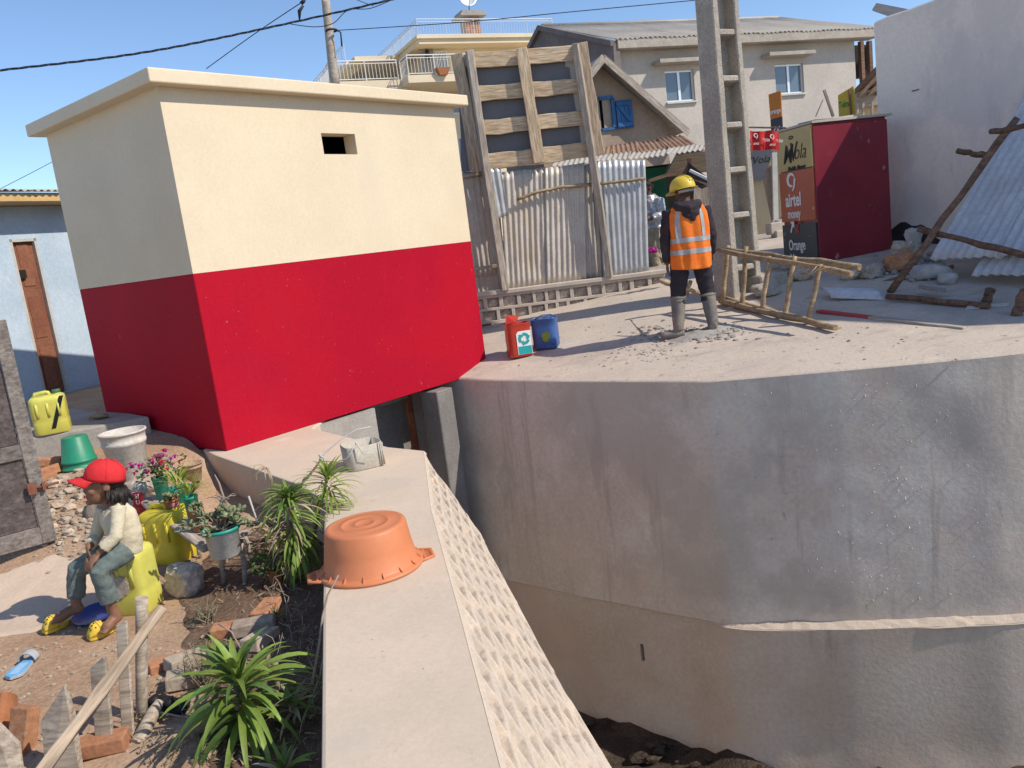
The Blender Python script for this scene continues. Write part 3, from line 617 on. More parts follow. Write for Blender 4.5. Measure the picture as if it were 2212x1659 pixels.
uT = hl(880, 180, -1.4)[0]; hbox('balcony_slab', uT, uR+2, -1.6, 1.0, zl-.34, zl, MT['yhouse'])
uL = hl(725, 180, 0)[0]; zlo = hl(740, 182, 0)[1]
hbox('lower_terrace', uL-.4, uT+.2, -.6, 9, zlo-4.5, zlo, MT['yhouse'])
T0 = V((HO.x, HO.y, 2))
def hw(u, y, z): return T0 + hx*u + hy*y + V((0, 0, z))
rails(yh, [hw(.05, 9.3, zt_), hw(.05, .05, zt_), hw(uR-.05, .05, zt_), hw(uR-.05, 9, zt_)], .80, MT['rail'], step=.15)
rails(yh, [hw(uT+.1, -.4, zl), hw(uT+.1, -1.5, zl), hw(uR+1.8, -1.5, zl)], .92, MT['railw'], step=.17)
rails(yh, [hw(uL-.2, 6, zlo), hw(uL-.2, -.5, zlo), hw(uT-.1, -.5, zlo)], .92, MT['railw'], step=.17)
# curved stair rail on the left
arc = [hw(-1.6+1.5*cos(t)-.2, 6.6+1.5*sin(t)*1.5, lerp(zl, zt_, (t-pi*.6)/(pi*.75))) for t in [pi*.6+pi*.75*k/10 for k in range(11)]]
rails(yh, arc, .85, MT['rail'], name='stair_railing', step=.16, posts=1)
b = M()
for a, c in zip(arc, arc[1:]): b.prism([a, c, c-V((0, 0, .3)), a-V((0, 0, .3))], hx*.8)
part('stair', b, MT['yhouse'], yh)
hbox('stair_landing', -2.4, 0.1, 3.2, 8.6, zt_-.35, zt_-.1, MT['yhouse'])
def hwin(x0, y0, x1, y1, yy, mt=None, bars=0):
    u0, z1 = hl(x0, y0, yy); u1, z0 = hl(x1, y1, yy)
    f = hbox('window', u0, u1, yy-.04, yy+.03, z0, z1, MT['white'])
    hbox('pane', u0+.07, u1-.07, yy-.055, yy-.02, z0+.07, z1-.07, MT['glass'], f)
    if bars:
        b = M()
        for k in range(bars): b.box((lerp(u0+.08, u1-.08, k/(bars-1)), yy-.09, (z0+z1)/2), (.035, .03, z1-z0-.05))
        for z in (z0+.05, (z0+z1)/2, z1-.05): b.box(((u0+u1)/2, yy-.092, z), (u1-u0, .034, .035))
        part('grille', b, MT['white'], f, world=False)
hwin(938, 111, 969, 148, 1.0, bars=7); hwin(975, 228, 998, 246, .9)
u0, z0 = hl(868, 150, 2.5); hbox('terrace_door', u0+.5, u0+1.25, .96, 1.02, zl, zl+1.95, MT['woodg'])
b = M(); b.tube([hw(.9+.02, .99, zl+2.6), hw(.9+.02, .99, zl+2.61)], .01)
u0, z0 = hl(920, 103, 1.0); b = M(); b.lathe([(.02, .1), (.10, .02), (.13, -.25), (.06, -.4)], 8, (u0, .9, z0-.2)); part('wall_lamp', b, MT['adnavy'], yh, world=False)
u0, z1 = hl(938, 149, -1.5); u1, z0 = hl(969, 164, -1.5); b = M(); b.hexa([(u0+.15, -1.8, z0), (u1-.15, -1.8, z0), (u1-.15, -1.55, z0), (u0+.15, -1.55, z0), (u0, -1.85, z1), (u1, -1.85, z1), (u1, -1.5, z1), (u0, -1.5, z1)]); part('flower_trough', b, MT['terra'], yh, world=False)
# chimney with brick courses
u0 = hl(1008, 78, 2.5)[0]; u1 = hl(1041, 78, 2.5)[0]; zc = hl(1024, 36, 2.5)[1]
ch = hbox('chimney', u0+.02, u1-.02, 2.52, 3.28, zt_, zc, MT['block'])
for r in range(int((zc-zt_)/.1)):
    for k in range(3):
        wd = (u1-u0)/3; b_ = hbox('brick', u0+k*wd+.012, u0+(k+1)*wd-.012, 2.5, 2.6, zt_+r*.1+.008, zt_+(r+1)*.1-.006, MT['brick'], ch)
hbox('chimney_cap', u0-.3, u1+.3, 2.2, 3.6, zc, zc+.13, MT['grey']); hbox('chimney_crown', u0-.15, u1+.15, 2.35, 3.45, zc+.13, zc+.3, MT['grey'])
P = hw((u0+u1)/2-.05, 2.6, zc+.3)
ds = thing('satellite_dish', 'grey satellite dish on top of the brick chimney', 'satellite dish', P)
R = V((.25, -1, .35)).to_track_quat('Z', 'Y').to_matrix()
b = M(); b.lathe([(.001, -.10), (.2, -.085), (.36, -.03), (.45, .02), (.455, .0), (.2, -.11)], 20, P+V((0, -.1, .62)), R); part('reflector', b, MT['alu'], ds)
b = M(); b.tube([P, P+V((0, 0, .5))], .03, 6); part('mast', b, MT['grey'], ds)
b = M(); c_ = P+V((0, -.1, .62)); b.tube([c_+R @ V((0, -.42, .0)), c_+R @ V((0, -.2, .4))], .015, 5); b.ell(c_+R @ V((0, -.18, .42)), (.05, .05, .07), n=5); part('feed_arm', b, MT['grey'], ds)

# ---- grey house with two sliding windows
GA = 19.0; GO = D(1340, 100, 24.0); gx = V((cos(radians(GA)), sin(radians(GA)), 0)); gy = V((-gx.y, gx.x, 0)); GZ = 2.0
gh = thing('grey_house', 'grey rendered two storey house with low sheet roof and two sliding windows', 'house', V((GO.x, GO.y, GZ)), radians(GA))
GB = V((GO.x, GO.y, GZ))
def gl(x, y, yy=0.0):
    P = PL(x, y, GO + gy*yy, GA); return (P-GB) @ gx, P.z-GZ
def gbox(nm, u0, u1, y0, y1, z0, z1, mt, par=None, bev=0):
    b = M(); b.box(((u0+u1)/2, (y0+y1)/2, (z0+z1)/2), (u1-u0, y1-y0, z1-z0)); return part(nm, b, mt, par or gh, world=False, bevel=bev)
uE0, zE1 = gl(1336, 88, -.5); _, zE0 = gl(1336, 103, -.5); uE1 = gl(1905, 60, -.5)[0]; uW1 = gl(1848, 150)[0]
zE0 = gl(1600, 92, -.5)[1]; zE1 = gl(1600, 74, -.5)[1]
wins = []
for (x0, y0, x1, y1) in ((1435, 153, 1503, 217), (1673, 140, 1738, 200)):
    a, z1 = gl(x0, y0); c, z0 = gl(x1, y1); wins.append((a, c, z0, z1))
xs = [uE0+.15, wins[0][0], wins[0][1], wins[1][0], wins[1][1], uW1]; zW0 = (wins[0][2]+wins[1][2])/2; zW1 = (wins[0][3]+wins[1][3])/2; zz = [-4, zW0, zW1, zE0+.05]
b = M()
for i in range(5):
    for j in range(3):
        if j == 1 and i in (1, 3):
            a, c, e_, f_ = xs[i], xs[i+1], zz[1], zz[2]; dp = .16
            b.add([(a, 0, e_), (c, 0, e_), (c, 0, f_), (a, 0, f_), (a, dp, e_), (c, dp, e_), (c, dp, f_), (a, dp, f_)], [(0, 1, 5, 4), (1, 2, 6, 5), (2, 3, 7, 6), (3, 0, 4, 7)]); continue
        b.add([(xs[i], 0, zz[j]), (xs[i+1], 0, zz[j]), (xs[i+1], 0, zz[j+1]), (xs[i], 0, zz[j+1])], [(0, 1, 2, 3)])
b.box(((xs[0]+xs[-1])/2, 4.6, (zz[0]+zz[-1])/2-.01), (xs[-1]-xs[0]-.01, 8.6, zz[-1]-zz[0]))
part('front_wall', b, MT['ghouse'], gh, world=False)
for i in (1, 3):
    a, c = xs[i], xs[i+1]; f = M(); e_, f_ = zW0, zW1
    for (p, q, r, s_) in ((a, c, e_, e_+.05), (a, c, f_-.05, f_), (a, a+.045, e_+.05, f_-.05), (c-.045, c, e_+.05, f_-.05), ((a+c)/2-.04, (a+c)/2+.04, e_+.05, f_-.05)): f.box(((p+q)/2, .09, (r+s_)/2), (q-p, .05, s_-r))
    wf = part('window', f, MT['alu'], gh, world=False)
    for k in (0, 1):
        p = a+.04 if k == 0 else (a+c)/2+.035; q = (a+c)/2-.035 if k == 0 else c-.04
        f = M(); f.box(((p+q)/2, .10+.02*k, (e_+f_)/2), (q-p, .012, f_-e_-.08)); part('pane', f, MT['glass'], wf, world=False)
    f = M(); f.box(((a+c)/2, -.03, e_-.03), (c-a+.06, .1, .05)); part('sill', f, MT['oldwhite'], wf, world=False)
for (x0, x1, y_) in ((1425, 1531, 133), (1662, 1762, 118)):
    a, z_ = gl(x0, y_, -.4); c, _ = gl(x1, y_, -.4); gbox('window_canopy', a, c, -.42, .002, z_-.04, z_+.07, MT['cpole'], None, .01)
gbox('eave_beam', uE0, uE1, -.44, -.30, zE0, zE1+.03, MT['cpole'], None, .015); gbox('eave_soffit', uE0+.05, uE1, -.36, .1, zE0+.02, zE0+.1, MT['cpole'])
RD = 4.3; RH = gl(1480, 46, RD)[1]
def roofpt(u, t): return GB + gx*u + gy*lerp(-.46, RD, t) + V((0, 0, lerp(zE1+.02, RH, t)))
nS = 12; rw = (uE1-uE0+.2)/nS
for k in range(nS):
    a = roofpt(uE0-.1+rw*k, 0); c = roofpt(uE0-.1+rw*(k+1), 0); t_ = roofpt(uE0-.1+rw*k, 1)
    corr_sheet('roof_sheet', a+V((0, 0, .012*(k % 2))), c-a, t_-a, rw*1.04, (t_-a).length, MT['roofz'], gh, pitch=.15, amp=.022, seed=k, n2=4, dent=.01)
b = M(); P = [GB + gx*(uE0-.12) + gy*y_ + V((0, 0, z_)) for y_, z_ in ((-.4, zE1-.05), (RD, RH-.02), (2*RD+.5, zE1), (2*RD+.5, -4), (-.1, -4))]; b.prism(P, gx*.2); part('gable_wall', b, MT['ghgable'], gh)
b = M(); b.prism([GB + gx*(uE0-.25) + gy*y_ + V((0, 0, z_)) for y_, z_ in ((-.5, zE1-.02), (RD, RH+.04), (RD, RH-.12), (-.5, zE1-.16))], gx*.14); b.prism([GB + gx*(uE0-.25) + gy*y_ + V((0, 0, z_)) for y_, z_ in ((RD, RH+.04), (2*RD+.6, zE1), (2*RD+.6, zE1-.14), (RD, RH-.12))], gx*.14); part('verge', b, MT['ghgable'], gh)
b = M(); b.tube([roofpt(uE0-.1, 1)+V((0, 0, .01)), roofpt(uE1, 1)+V((0, 0, .01))], .07, 6); part('ridge_cap', b, MT['roofz'], gh)
# open timber bay at its right end
for x_ in (1862, 1880):
    u_, _ = gl(x_, 150, .3); b = M(); b.box((u_, .3, (zE0-1.2)), (.13, .13, 2.5)); part('bay_post', b, MT['poled'], gh, world=False)
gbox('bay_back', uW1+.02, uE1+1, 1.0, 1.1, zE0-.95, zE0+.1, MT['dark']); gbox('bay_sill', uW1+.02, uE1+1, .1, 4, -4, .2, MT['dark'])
b = M(); b.prism([D(1889, 25, 29), D(1899, 9, 30), D(1990, 27, 28), D(1950, 46, 27)], (.05, .3, .12)); solo('dark_roof', b, MT['slate'], 'dark ridge roof showing beyond the grey sheet roof', 'roof')
# ---- shed roof beside kiosk, behind the Telma board
sh = thing('timber_shed', 'dark timber shed with sloping roof between the yellow board and the tall wall', 'shed', D(1865, 320, 19))
S1_ = D(1846, 192, 19); S2_ = D(1900, 135, 17.5); b = M(); b.prism([S1_, S2_, S2_+V((0, 0, -.1)), S1_+V((0, 0, -.1))], (1.0, 1.5, 0)); part('roof', b, MT['poled'], sh)
b = M(); a = D(1846, 200, 19); b.box(a+V((.55, .3, -.15)), (1.0, .6, .34)); part('fascia', b, MT['woodg'], sh)
for k in range(3): plank('rafter', S1_+V((.12+.2*k, .05, -.16)), S2_+V((.1, .1, -.16-.2*k)), .05, .06, MT['wood'], sh)
for x_ in (1852, 1864, 1884): plank('post', D(x_, 250, 18.8), D(x_, 222, 18.8), .05, .05, MT['woodg'], sh, up=(0, 1, 0))
b = M(); b.box(D(1872, 235, 19.4)+V((0, 0, 0)), (.62, .02, .5)); part('board', b, MT['beige'], sh)

# ---- gable house with the blue shutter
MA = 12.0; MO = D(1310, 250, 17.0); mx = V((cos(radians(MA)), sin(radians(MA)), 0)); my = V((-mx.y, mx.x, 0)); MB = V((MO.x, MO.y, 1.4))
mh = thing('gable_house', 'brown plastered gable house with one blue shutter under a worn timber bargeboard', 'house', MB, radians(MA))
def ml(x, y, yy=0.0):
    P = PL(x, y, MO + my*yy, MA); return (P-MB) @ mx, P.z-1.4
ap = ml(1292, 140); re_ = ml(1466, 290); le = (2*ap[0]-re_[0], re_[1]); fx = ml(1470, 300)[0]
w0, z1 = ml(1293, 215); w1, z0 = ml(1329, 277)
poly = [(le[0]+.25, 0, -2), (re_[0]-.25, 0, -2), (re_[0]-.25, 0, re_[1]), (ap[0], 0, ap[1]), (le[0]+.25, 0, re_[1])]
slope = (ap[1]-re_[1])/(re_[0]-ap[0])
def gz(u): return ap[1] - slope*abs(u-ap[0])
b = M(); uu = sorted([le[0]+.25, ap[0], w0, w1, re_[0]-.25])
for a, c in zip(uu, uu[1:]):
    segs = [(-2, -2, z0, z0), (z1, z1, gz(a), gz(c))] if abs(a-w0) < 1e-6 else [(-2, -2, gz(a), gz(c))]
    for p, q, r, s_ in segs: b.add([(a, 0, p), (c, 0, q), (c, 0, s_), (a, 0, r)], [(0, 1, 2, 3)])
b.add([(w0, 0, z0), (w1, 0, z0), (w1, 0, z1), (w0, 0, z1), (w0, .07, z0), (w1, .07, z0), (w1, .07, z1), (w0, .07, z1)], [(0, 1, 5, 4), (1, 2, 6, 5), (2, 3, 7, 6), (3, 0, 4, 7)])
b.box(((re_[0]-.26), 3, -.6+.5), (.02, 6, 2.8)); part('gable_wall', b, MT['mudwall'], mh, world=False)
wn = thing('tmp', None, None); bpy.data.objects.remove(wn)
b = M(); b.box(((w0+w1)/2, .085, (z0+z1)/2), (w1-w0+.1, .02, z1-z0+.1)); part('dark_opening', b, MT['dark'], mh, world=False)
b = M()
for p, q, r, s_ in ((w0, w1, z1-.02, z1+.05), (w1-.05, w1+.02, z0, z1), (w0, w1, z0-.03, z0+.02)): b.box(((p+q)/2, -.01, (r+s_)/2), (q-p, .08, s_-r))
part('window_frame', b, MT['blueshut'], mh, world=False)
s0, sz1 = ml(1329, 217, -.1); s1, sz0 = ml(1372, 274, -.1); shp = M(); nb = 4
shp.box(((s0+s1)/2, -.06, (sz0+sz1)/2), (.01, .008, .01)); sh_o = part('shutter', shp, MT['blueshut'], mh, world=False)
for k in range(nb):
    p = lerp(s0+.02, s1, k/nb); q = lerp(s0+.02, s1, (k+1)/nb)-.008; b = M(); b.box(((p+q)/2, -.06, (sz0+sz1)/2), (q-p, .025, sz1-sz0)); part('board', b, MT['blueshut'], sh_o, world=False)
for z in (sz0+.07, sz1-.07): b = M(); b.box(((s0+s1)/2, -.085, z), (s1-s0-.04, .022, .075)); part('ledge_batten', b, MT['blueshut'], sh_o, world=False)
b = M(); b.prism([(s0+.05, -.074, sz1-.12), (s0+.13, -.074, sz1-.12), (s1-.03, -.074, sz0+.12), (s1-.12, -.074, sz0+.12)], (0, -.022, 0)); part('diagonal_brace', b, MT['blueshut'], sh_o, world=False)
for sgn in (1, -1):
    e = re_ if sgn > 0 else le; A_ = MB + mx*ap[0] + V((0, 0, ap[1]+.06)); B_ = MB + mx*(e[0]+.06*sgn) + V((0, 0, e[1]-.02))
    for k in range(2): plank('bargeboard', A_ - my*(.32+.03*k) + V((0, 0, .02-.05*k)), B_ - my*(.32+.03*k) + V((0, 0, .02-.05*k)), .03, .11, MT['woodg'], mh, up=(0, 0, 1), wav=.008, seed=k)
    b = M(); b.prism([A_ - my*.3 + V((0, 0, .07)), B_ - my*.3 + V((0, 0, .07)), B_ - my*.3 + V((0, 0, .03)), A_ - my*.3 + V((0, 0, .03))], my*6); part('roof_slope', b, MT['woodg'], mh)

# ---- shop with two lean-to sheet roofs
st = thing('street_stall', 'green walled street stall under rusty and grey corrugated awnings', 'stall', D(1450, 545, 13.2))
def awn(px0, px1, pt0, pt1, mt, n, yb, yt, seed):
    a = D(*px0, yb); c = D(*px1, yb+.25); t0 = D(*pt0, yt); t1 = D(*pt1, yt+.25)
    for k in range(n):
        p = a.lerp(c, k/n); q = a.lerp(c, (k+1)/n); r = t0.lerp(t1, k/n)
        corr_sheet('awning_sheet', p+V((0, 0, .012*(k % 2))), q-p, r-p, (q-p).length*1.05, (r-p).length, mt, st, pitch=.085, amp=.014, seed=seed+k, n2=5, dent=.012)
awn((1262, 346), (1502, 313), (1272, 322), (1466, 294), MT['rustroof'], 4, 13.7, 15.0, 3)
awn((1190, 361), (1517, 327), (1200, 346), (1532, 313), MT['roofz'], 4, 12.7, 13.7, 9)
b = M(); P0 = D(1390, 540, 14.3); P1 = D(1452, 540, 14.3); b.prism([P0+V((-2, 0, -.4)), P1+V((0, 0, -.4)), P1+V((0, 0, 1.42)), P0+V((-2, 0, 1.42))], (0, .06, 0)); part('green_wall', b, MT['greenwall'], st)
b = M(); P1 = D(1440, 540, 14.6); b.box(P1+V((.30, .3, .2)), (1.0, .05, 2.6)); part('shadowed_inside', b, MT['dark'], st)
plank('tie_beam', D(1400, 392, 12.9), D(1490, 362, 12.9), .07, .05, MT['poled'], st); plank('awning_post', D(1490, 360, 12.9), D(1490, 342, 12.9), .06, .06, MT['poled'], st, up=(0, 1, 0))
for k, x_ in enumerate((1497, 1507, 1516, 1526, 1536)): plank('wall_board', D(x_+9, 530, 13.0), D(x_-3, 384, 13.0), .085, .02, MT['woodg'], st, up=(0, -1, 0), wav=.006, seed=k)
T = [D(1488, 352, 12.6), D(1548, 398, 12.3), D(1547, 412, 12.3), D(1530, 402, 12.3), D(1516, 408, 12.4), D(1500, 400, 12.5), D(1496, 470, 12.6), D(1478, 466, 12.6), D(1474, 380, 12.6)]
b = M(); b.prism(T, (0, .04, .01)); part('tarp_shadow_sheet', b, MT['tarp'], st)
plank('awning_edge', D(1490, 368, 12.4), D(1550, 397, 12.1), .03, .04, MT['white'], st)
b = M(); P = D(1500, 350, 13.4); b.box(P+V((.35, .4, .02)), (1.3, 1.1, .035), Matrix.Rotation(radians(-14), 3, 'X')); part('plank_roof', b, MT['woodg'], st)
for k in range(3): plank('counter_leg', D(1445+14*k, 545, 13.1), D(1443+14*k, 498, 13.1), .06, .06, MT['wood'], st, up=(0, 1, 0))
plank('counter', D(1430, 497, 13.1), D(1475, 492, 13.1), .25, .04, MT['wood'], st)

# ---- beige board with the oval logo, behind the concrete post
bb = thing('beige_board_wall', 'beige stall front with grey oval logo behind the concrete post', 'stall', D(1620, 520, 17))
P = [D(1540, 515, 17), D(1700, 505, 16.4), D(1700, 300, 16.4), D(1540, 300, 17)]; bn = (P[1]-P[0]).cross(P[3]-P[0]).normalized()
b = M(); b.prism(P, -bn*.06); part('panel', b, MT['beige'], bb)
e1 = (P[1]-P[0]).normalized(); e2 = V((0, 0, 1)); oc = D(1632, 348, 16.62) + bn*.09
b = M(); b.prism([oc + e1*(.36*cos(t)) + e2*(.40*sin(t)) for t in [2*pi*k/36 for k in range(36)]], bn*.012); part('oval_plate', b, mat('grey_oval', (.28, .26, .25), (.25, .235, .23)), bb)
text('MVola', MT['darkt'], bb, oc+bn*.02+e1*.03, e1, e2, .20, shear=.3)
b = M(); b.prism([D(1545, 315, 16.9)+bn*.05, D(1556, 315, 16.9)+bn*.05, D(1560, 372, 16.9)+bn*.05, D(1546, 372, 16.9)+bn*.05], bn*.02); part('yellow_strip', b, MT['signy'], bb)
b = M(); b.prism([D(1546, 374, 16.9)+bn*.05, D(1560, 374, 16.9)+bn*.05, D(1566, 440, 16.9)+bn*.05, D(1550, 440, 16.9)+bn*.05], bn*.02); part('orange_strip', b, MT['signo'], bb)
dr = thing('door_frame', 'white timber door frame with brown shadow-shaped sheet beside the mustard kiosk', 'door', D(1685, 500, 14.6))
for a, c in (((1676, 500), (1672, 330)), ((1697, 498), (1692, 330)), ((1668, 482), (1700, 478))): plank('frame_rail', D(*a, 14.6), D(*c, 14.6), .09, .05, MT['oldwhite'], dr, up=(0, -1, 0))
for k in range(3): plank('slat', D(1686, 380+45*k, 14.65), D(1700, 377+45*k, 14.65), .02, .02, MT['poled'], dr)
b = M(); b.prism([D(1672, 322, 14.7), D(1650, 390, 14.7), D(1672, 495, 14.7)], (0, .05, 0)); part('tarp_shadow_sheet', b, MT['mudwall'], dr)  # brown triangle standing in for the diagonal shadow on the beige board
b = M(); b.box(D(1684, 492, 14.4), (.4, .3, .2)); b.box(D(1690, 507, 14.3), (.3, .3, .16)); part('doorstep', b, MT['block'], dr, bevel=.01)

# ---- tall plastered wall on the right
RWP = D(1911, 560, 11.7); RA = 113.6; rd = -V((cos(radians(RA)), sin(radians(RA)), 0)); rn = V((rd.y, -rd.x, 0))
if rn.x > 0: rn = -rn
tw = thing('tall_wall', 'tall blank grey plastered wall rising at the right edge', 'wall', V((RWP.x, RWP.y, .3)))
tops = [D(1884, 48, 11.7)] + [PL(x, y, RWP, RA) for x, y in ((1920, 33), (1960, 20), (2014, 0))]
ztop = [(((p-RWP) @ rd), p.z) for p in tops]
b = M(); prof = [(-.02, ztop[0][1])] + ztop[1:] + [(2.0, ztop[-1][1]+.08), (3.2, 4.4), (4.5, 5.1), (6.0, 5.6), (7.2, 4.9)]   # unseen rise past the frame, shaped to throw its shadow on the pavement
P = [RWP + rd*u + V((0, 0, z-RWP.z)) for u, z in prof]; P = [RWP + rd*prof[-1][0] + V((0, 0, -1-RWP.z)), RWP - rd*.02 + V((0, 0, -1-RWP.z))] + P
b.prism(P, -rn*.22); part('plaster', b, MT['pale'], tw, bevel=.02)
b = M(); a = PL(1978, 195, RWP, RA); b.box(a + rn*.006, (.006, .11, .012), Matrix.Rotation(radians(RA-90), 3, 'Z')); part('plaster_nick', b, MT['dark'], tw)
b = M(); rr_ = random.Random(3)   # burnt patch at its foot
cb_ = PL(1960, 545, RWP, RA)
ring = [cb_ + rn*.004 + rd*(.55*cos(t)*(1+.3*noise.noise(V((cos(t)*2, sin(t)*2, 0))))) + V((0, 0, .42*sin(t)*(1+.35*noise.noise(V((cos(t)*2, sin(t)*2, 4)))))) for t in [2*pi*k/40 for k in range(40)]]
b.add([cb_+rn*.005]+ring, [(0, k+1, (k+1) % 40+1) for k in range(40)]); part('soot_patch', b, mat('soot', (.035, .03, .032), (.06, .055, .055), s=4, coord='pos'), tw)
# ================================================================== street furniture
# ---- low wall of pocketed blocks
b0 = PVP(1045, 706); WY = b0.y+.02; WZ = HZ(1040, 632, b0); wx0 = -1.5; wx1 = D(1437, 600, WY).x
bw = thing('block_wall', 'low wall of open concrete blocks filled with rough stone under the tin fence', 'wall', V((0, WY, .2)))
b = M(); b.box(((wx0+wx1)/2, WY+.13, WZ-.4), (wx1-wx0, .16, .75)); part('backing', b, MT['grey'], bw)
b = M(); b.box(((wx0+wx1)/2, WY+.10, WZ-.03), (wx1-wx0+.03, .26, .06)); part('coping', b, MT['block'], bw, bevel=.008)
rnd = random.Random(11); zc = WZ-.06
rows = [(zc-.035, zc-.175), (zc-.215, zc-.355), (zc-.395, zc-.53)]
for r, (za, zb3) in enumerate(rows):
    b = M(); b.box(((wx0+wx1)/2, WY+.03, (za + (zc if r == 0 else rows[r-1][1]))/2), (wx1-wx0, .07, (zc if r == 0 else rows[r-1][1])-za)); part('bed_rail', b, MT['block'], bw, bevel=.004)
    x = wx0 + rnd.uniform(0, .1)
    while x < wx1-.1:
        pw = rnd.choice((.11, .15, .19, .20, .13, .17)); gp = rnd.uniform(.045, .06)
        b = M(); b.box((x+gp/2, WY+.031, (za+zb3)/2), (gp, .068, za-zb3)); part('mullion', b, MT['block'], bw, bevel=.004)
        x += gp; pe = min(pw, wx1-x-.05)
        if pe > .04:
            b = M(); b.rock((x+pe/2, WY+.055, (za+zb3)/2), (pe*.52, .028, (za-zb3)*.52), rnd.randint(0, 999), sub=2, rough=.5); part('rough_stone', b, MT['stone'], bw)
        x += pw
# ---- tin fence on it
FY = WY+.12
fe = thing('tin_fence', 'patched fence of weathered corrugated tin sheets above the block wall', 'fence', V((.8, FY, WZ)))
def fsheet(xl, xr, ytl, ytr, yb, mt, off, seed, wob=.02, pitch=.076, lab=None):
    a = D(xl[1], yb[0], FY+off); c = D(xr[1], yb[1], FY+off); t0 = D(xl[0], ytl, FY+off); t1 = D(xr[0], ytr, FY+off)
    n1 = max(8, int((c-a).length/pitch*6)); n2 = 14
    def fn(i, j):
        u = i/n1; v_ = j/(n2-1); p = a.lerp(c, u).lerp(t0.lerp(t1, u), v_); uu = u*(c-a).length; q = v_*(t0-a).length
        d_ = .010*sin(2*pi*uu/pitch + .9*noise.noise(V((uu*3, q*.9, seed)))) + wob*noise.noise(V((uu*1.7, q*1.7, seed+4))) + wob*.5*noise.noise(V((uu*7, q*5, seed+9)))
        if j == n2-1: p = p + V((0, 0, .02*noise.noise(V((uu*6, 0, seed)))))
        return p + V((0, -d_, 0))
    b = M(); b.grid(fn, n1+1, n2); o = part('corrugated_sheet', b, mt, fe, label=lab); s_ = o.modifiers.new('s', 'SOLIDIFY'); s_.thickness = .0015
fsheet((985, 1022), (1072, 1092), 372, 368, (600, 588), MT['zinc'], .10, 1)
fsheet((1078, 1094), (1180, 1186), 372, 362, (627, 614), MT['zinc'], 0, 2)
fsheet((1176, 1182), (1262, 1268), 364, 352, (614, 604), MT['zinc'], -.02, 3, lab='sheet with a torn crumpled fold')
fsheet((1255, 1262), (1293, 1309), 356, 350, (604, 600), MT['zinc'], .01, 7)
fsheet((1288, 1304), (1394, 1402), 348, 345, (600, 584), MT['zincnew'], -.02, 4, .014, lab='newer bright zinc sheet')
fsheet((1046, 1066), (1082, 1098), 368, 362, (478, 462), MT['zincnew'], -.05, 5, .03, lab='short crumpled patch')
fsheet((990, 994), (1052, 1058), 300, 292, (372, 366), MT['zincnew'], .16, 6, .03)
def curvepole(nm, px, Y, r, mt, par, seed=0, n=8):
    pts = []
    P = [D(x, y, Y) for x, y in px]
    for a, c in zip(P, P[1:]): pts += [a.lerp(c, k/4) for k in range(4)]
    pts.append(P[-1]); rr_ = random.Random(seed); pts = [p + V((rr_.uniform(-.005, .005), 0, rr_.uniform(-.006, .006))) for p in pts]
    b = M(); b.tube(pts, [r*rr_.uniform(.85, 1.1) for _ in pts], n); return part(nm, b, mt, par)
curvepole('tie_pole', [(1117, 431), (1165, 413), (1215, 404), (1278, 398)], FY-.06, .024, MT['pole'], fe, 1)
curvepole('tie_pole', [(1296, 397), (1340, 392), (1393, 386)], FY-.06, .023, MT['pole'], fe, 2)
plank('cross_rail', D(985, 384, FY+.05), D(1050, 372, FY+.05), .05, .05, MT['woodg'], fe); plank('cross_rail', D(1022, 582, FY+.04), D(1085, 572, FY+.04), .05, .05, MT['woodg'], fe)
fsheet((1022, 1030), (1080, 1088), 588, 574, (640, 626), MT['zinc'], .13, 8, .03)
# ---- back of the timber hoarding
hb = thing('hoarding', 'tall timber hoarding seen from behind with dark panel between rough planks', 'billboard', V((.7, FY-.1, WZ)))
HY = FY-.10
def hp(x, y, dy=0): return D(x, y, HY+dy)
b = M(); P = [hp(1000, 372, .16), hp(1285, 325, .16), hp(1262, 104, .16), hp(985, 120, .16)]; b.prism(P, (0, .02, 0)); part('dark_panel', b, MT['tar'], hb)
for k, (a, c, wd) in enumerate((((1018, 131), (1243, 115.5), .205), ((1030, 203), (1252, 185), .20), ((1040, 277), (1262, 254), .20), ((1052, 350), (1276, 323), .215))):
    plank('plank', hp(*a, .08), hp(*c, .08), wd, .04, MT['woody'], hb, up=(0, -1, 0), wav=.012, seed=k, bevel=.006)
plank('middle_batten', hp(1165, 352, 0), hp(1126, 104, 0), .155, .06, MT['woody'], hb, up=(0, -1, .1), wav=.006, seed=9, bevel=.006)
plank('side_board', hp(1033, 372, .07), hp(987, 116, .07), .17, .05, MT['wood'], hb, up=(-.25, -1, 0), wav=.006, seed=3, bevel=.006)
plank('side_board', hp(1290, 336, .04), hp(1252, 93, .04), .21, .04, MT['wood'], hb, up=(-.1, -1, 0), wav=.008, seed=5, bevel=.006)
plank('tall_post', hp(1090, 628, -.02), hp(1013, 110, -.02), .10, .13, MT['woodg'], hb, up=(.2, -1, 0), wav=.006, seed=4, bevel=.008)
plank('tall_post', hp(1318, 598, -.03), hp(1243, 95, -.03), .085, .12, MT['woodg'], hb, up=(-.3, -1, 0), wav=.01, seed=6, bevel=.008)

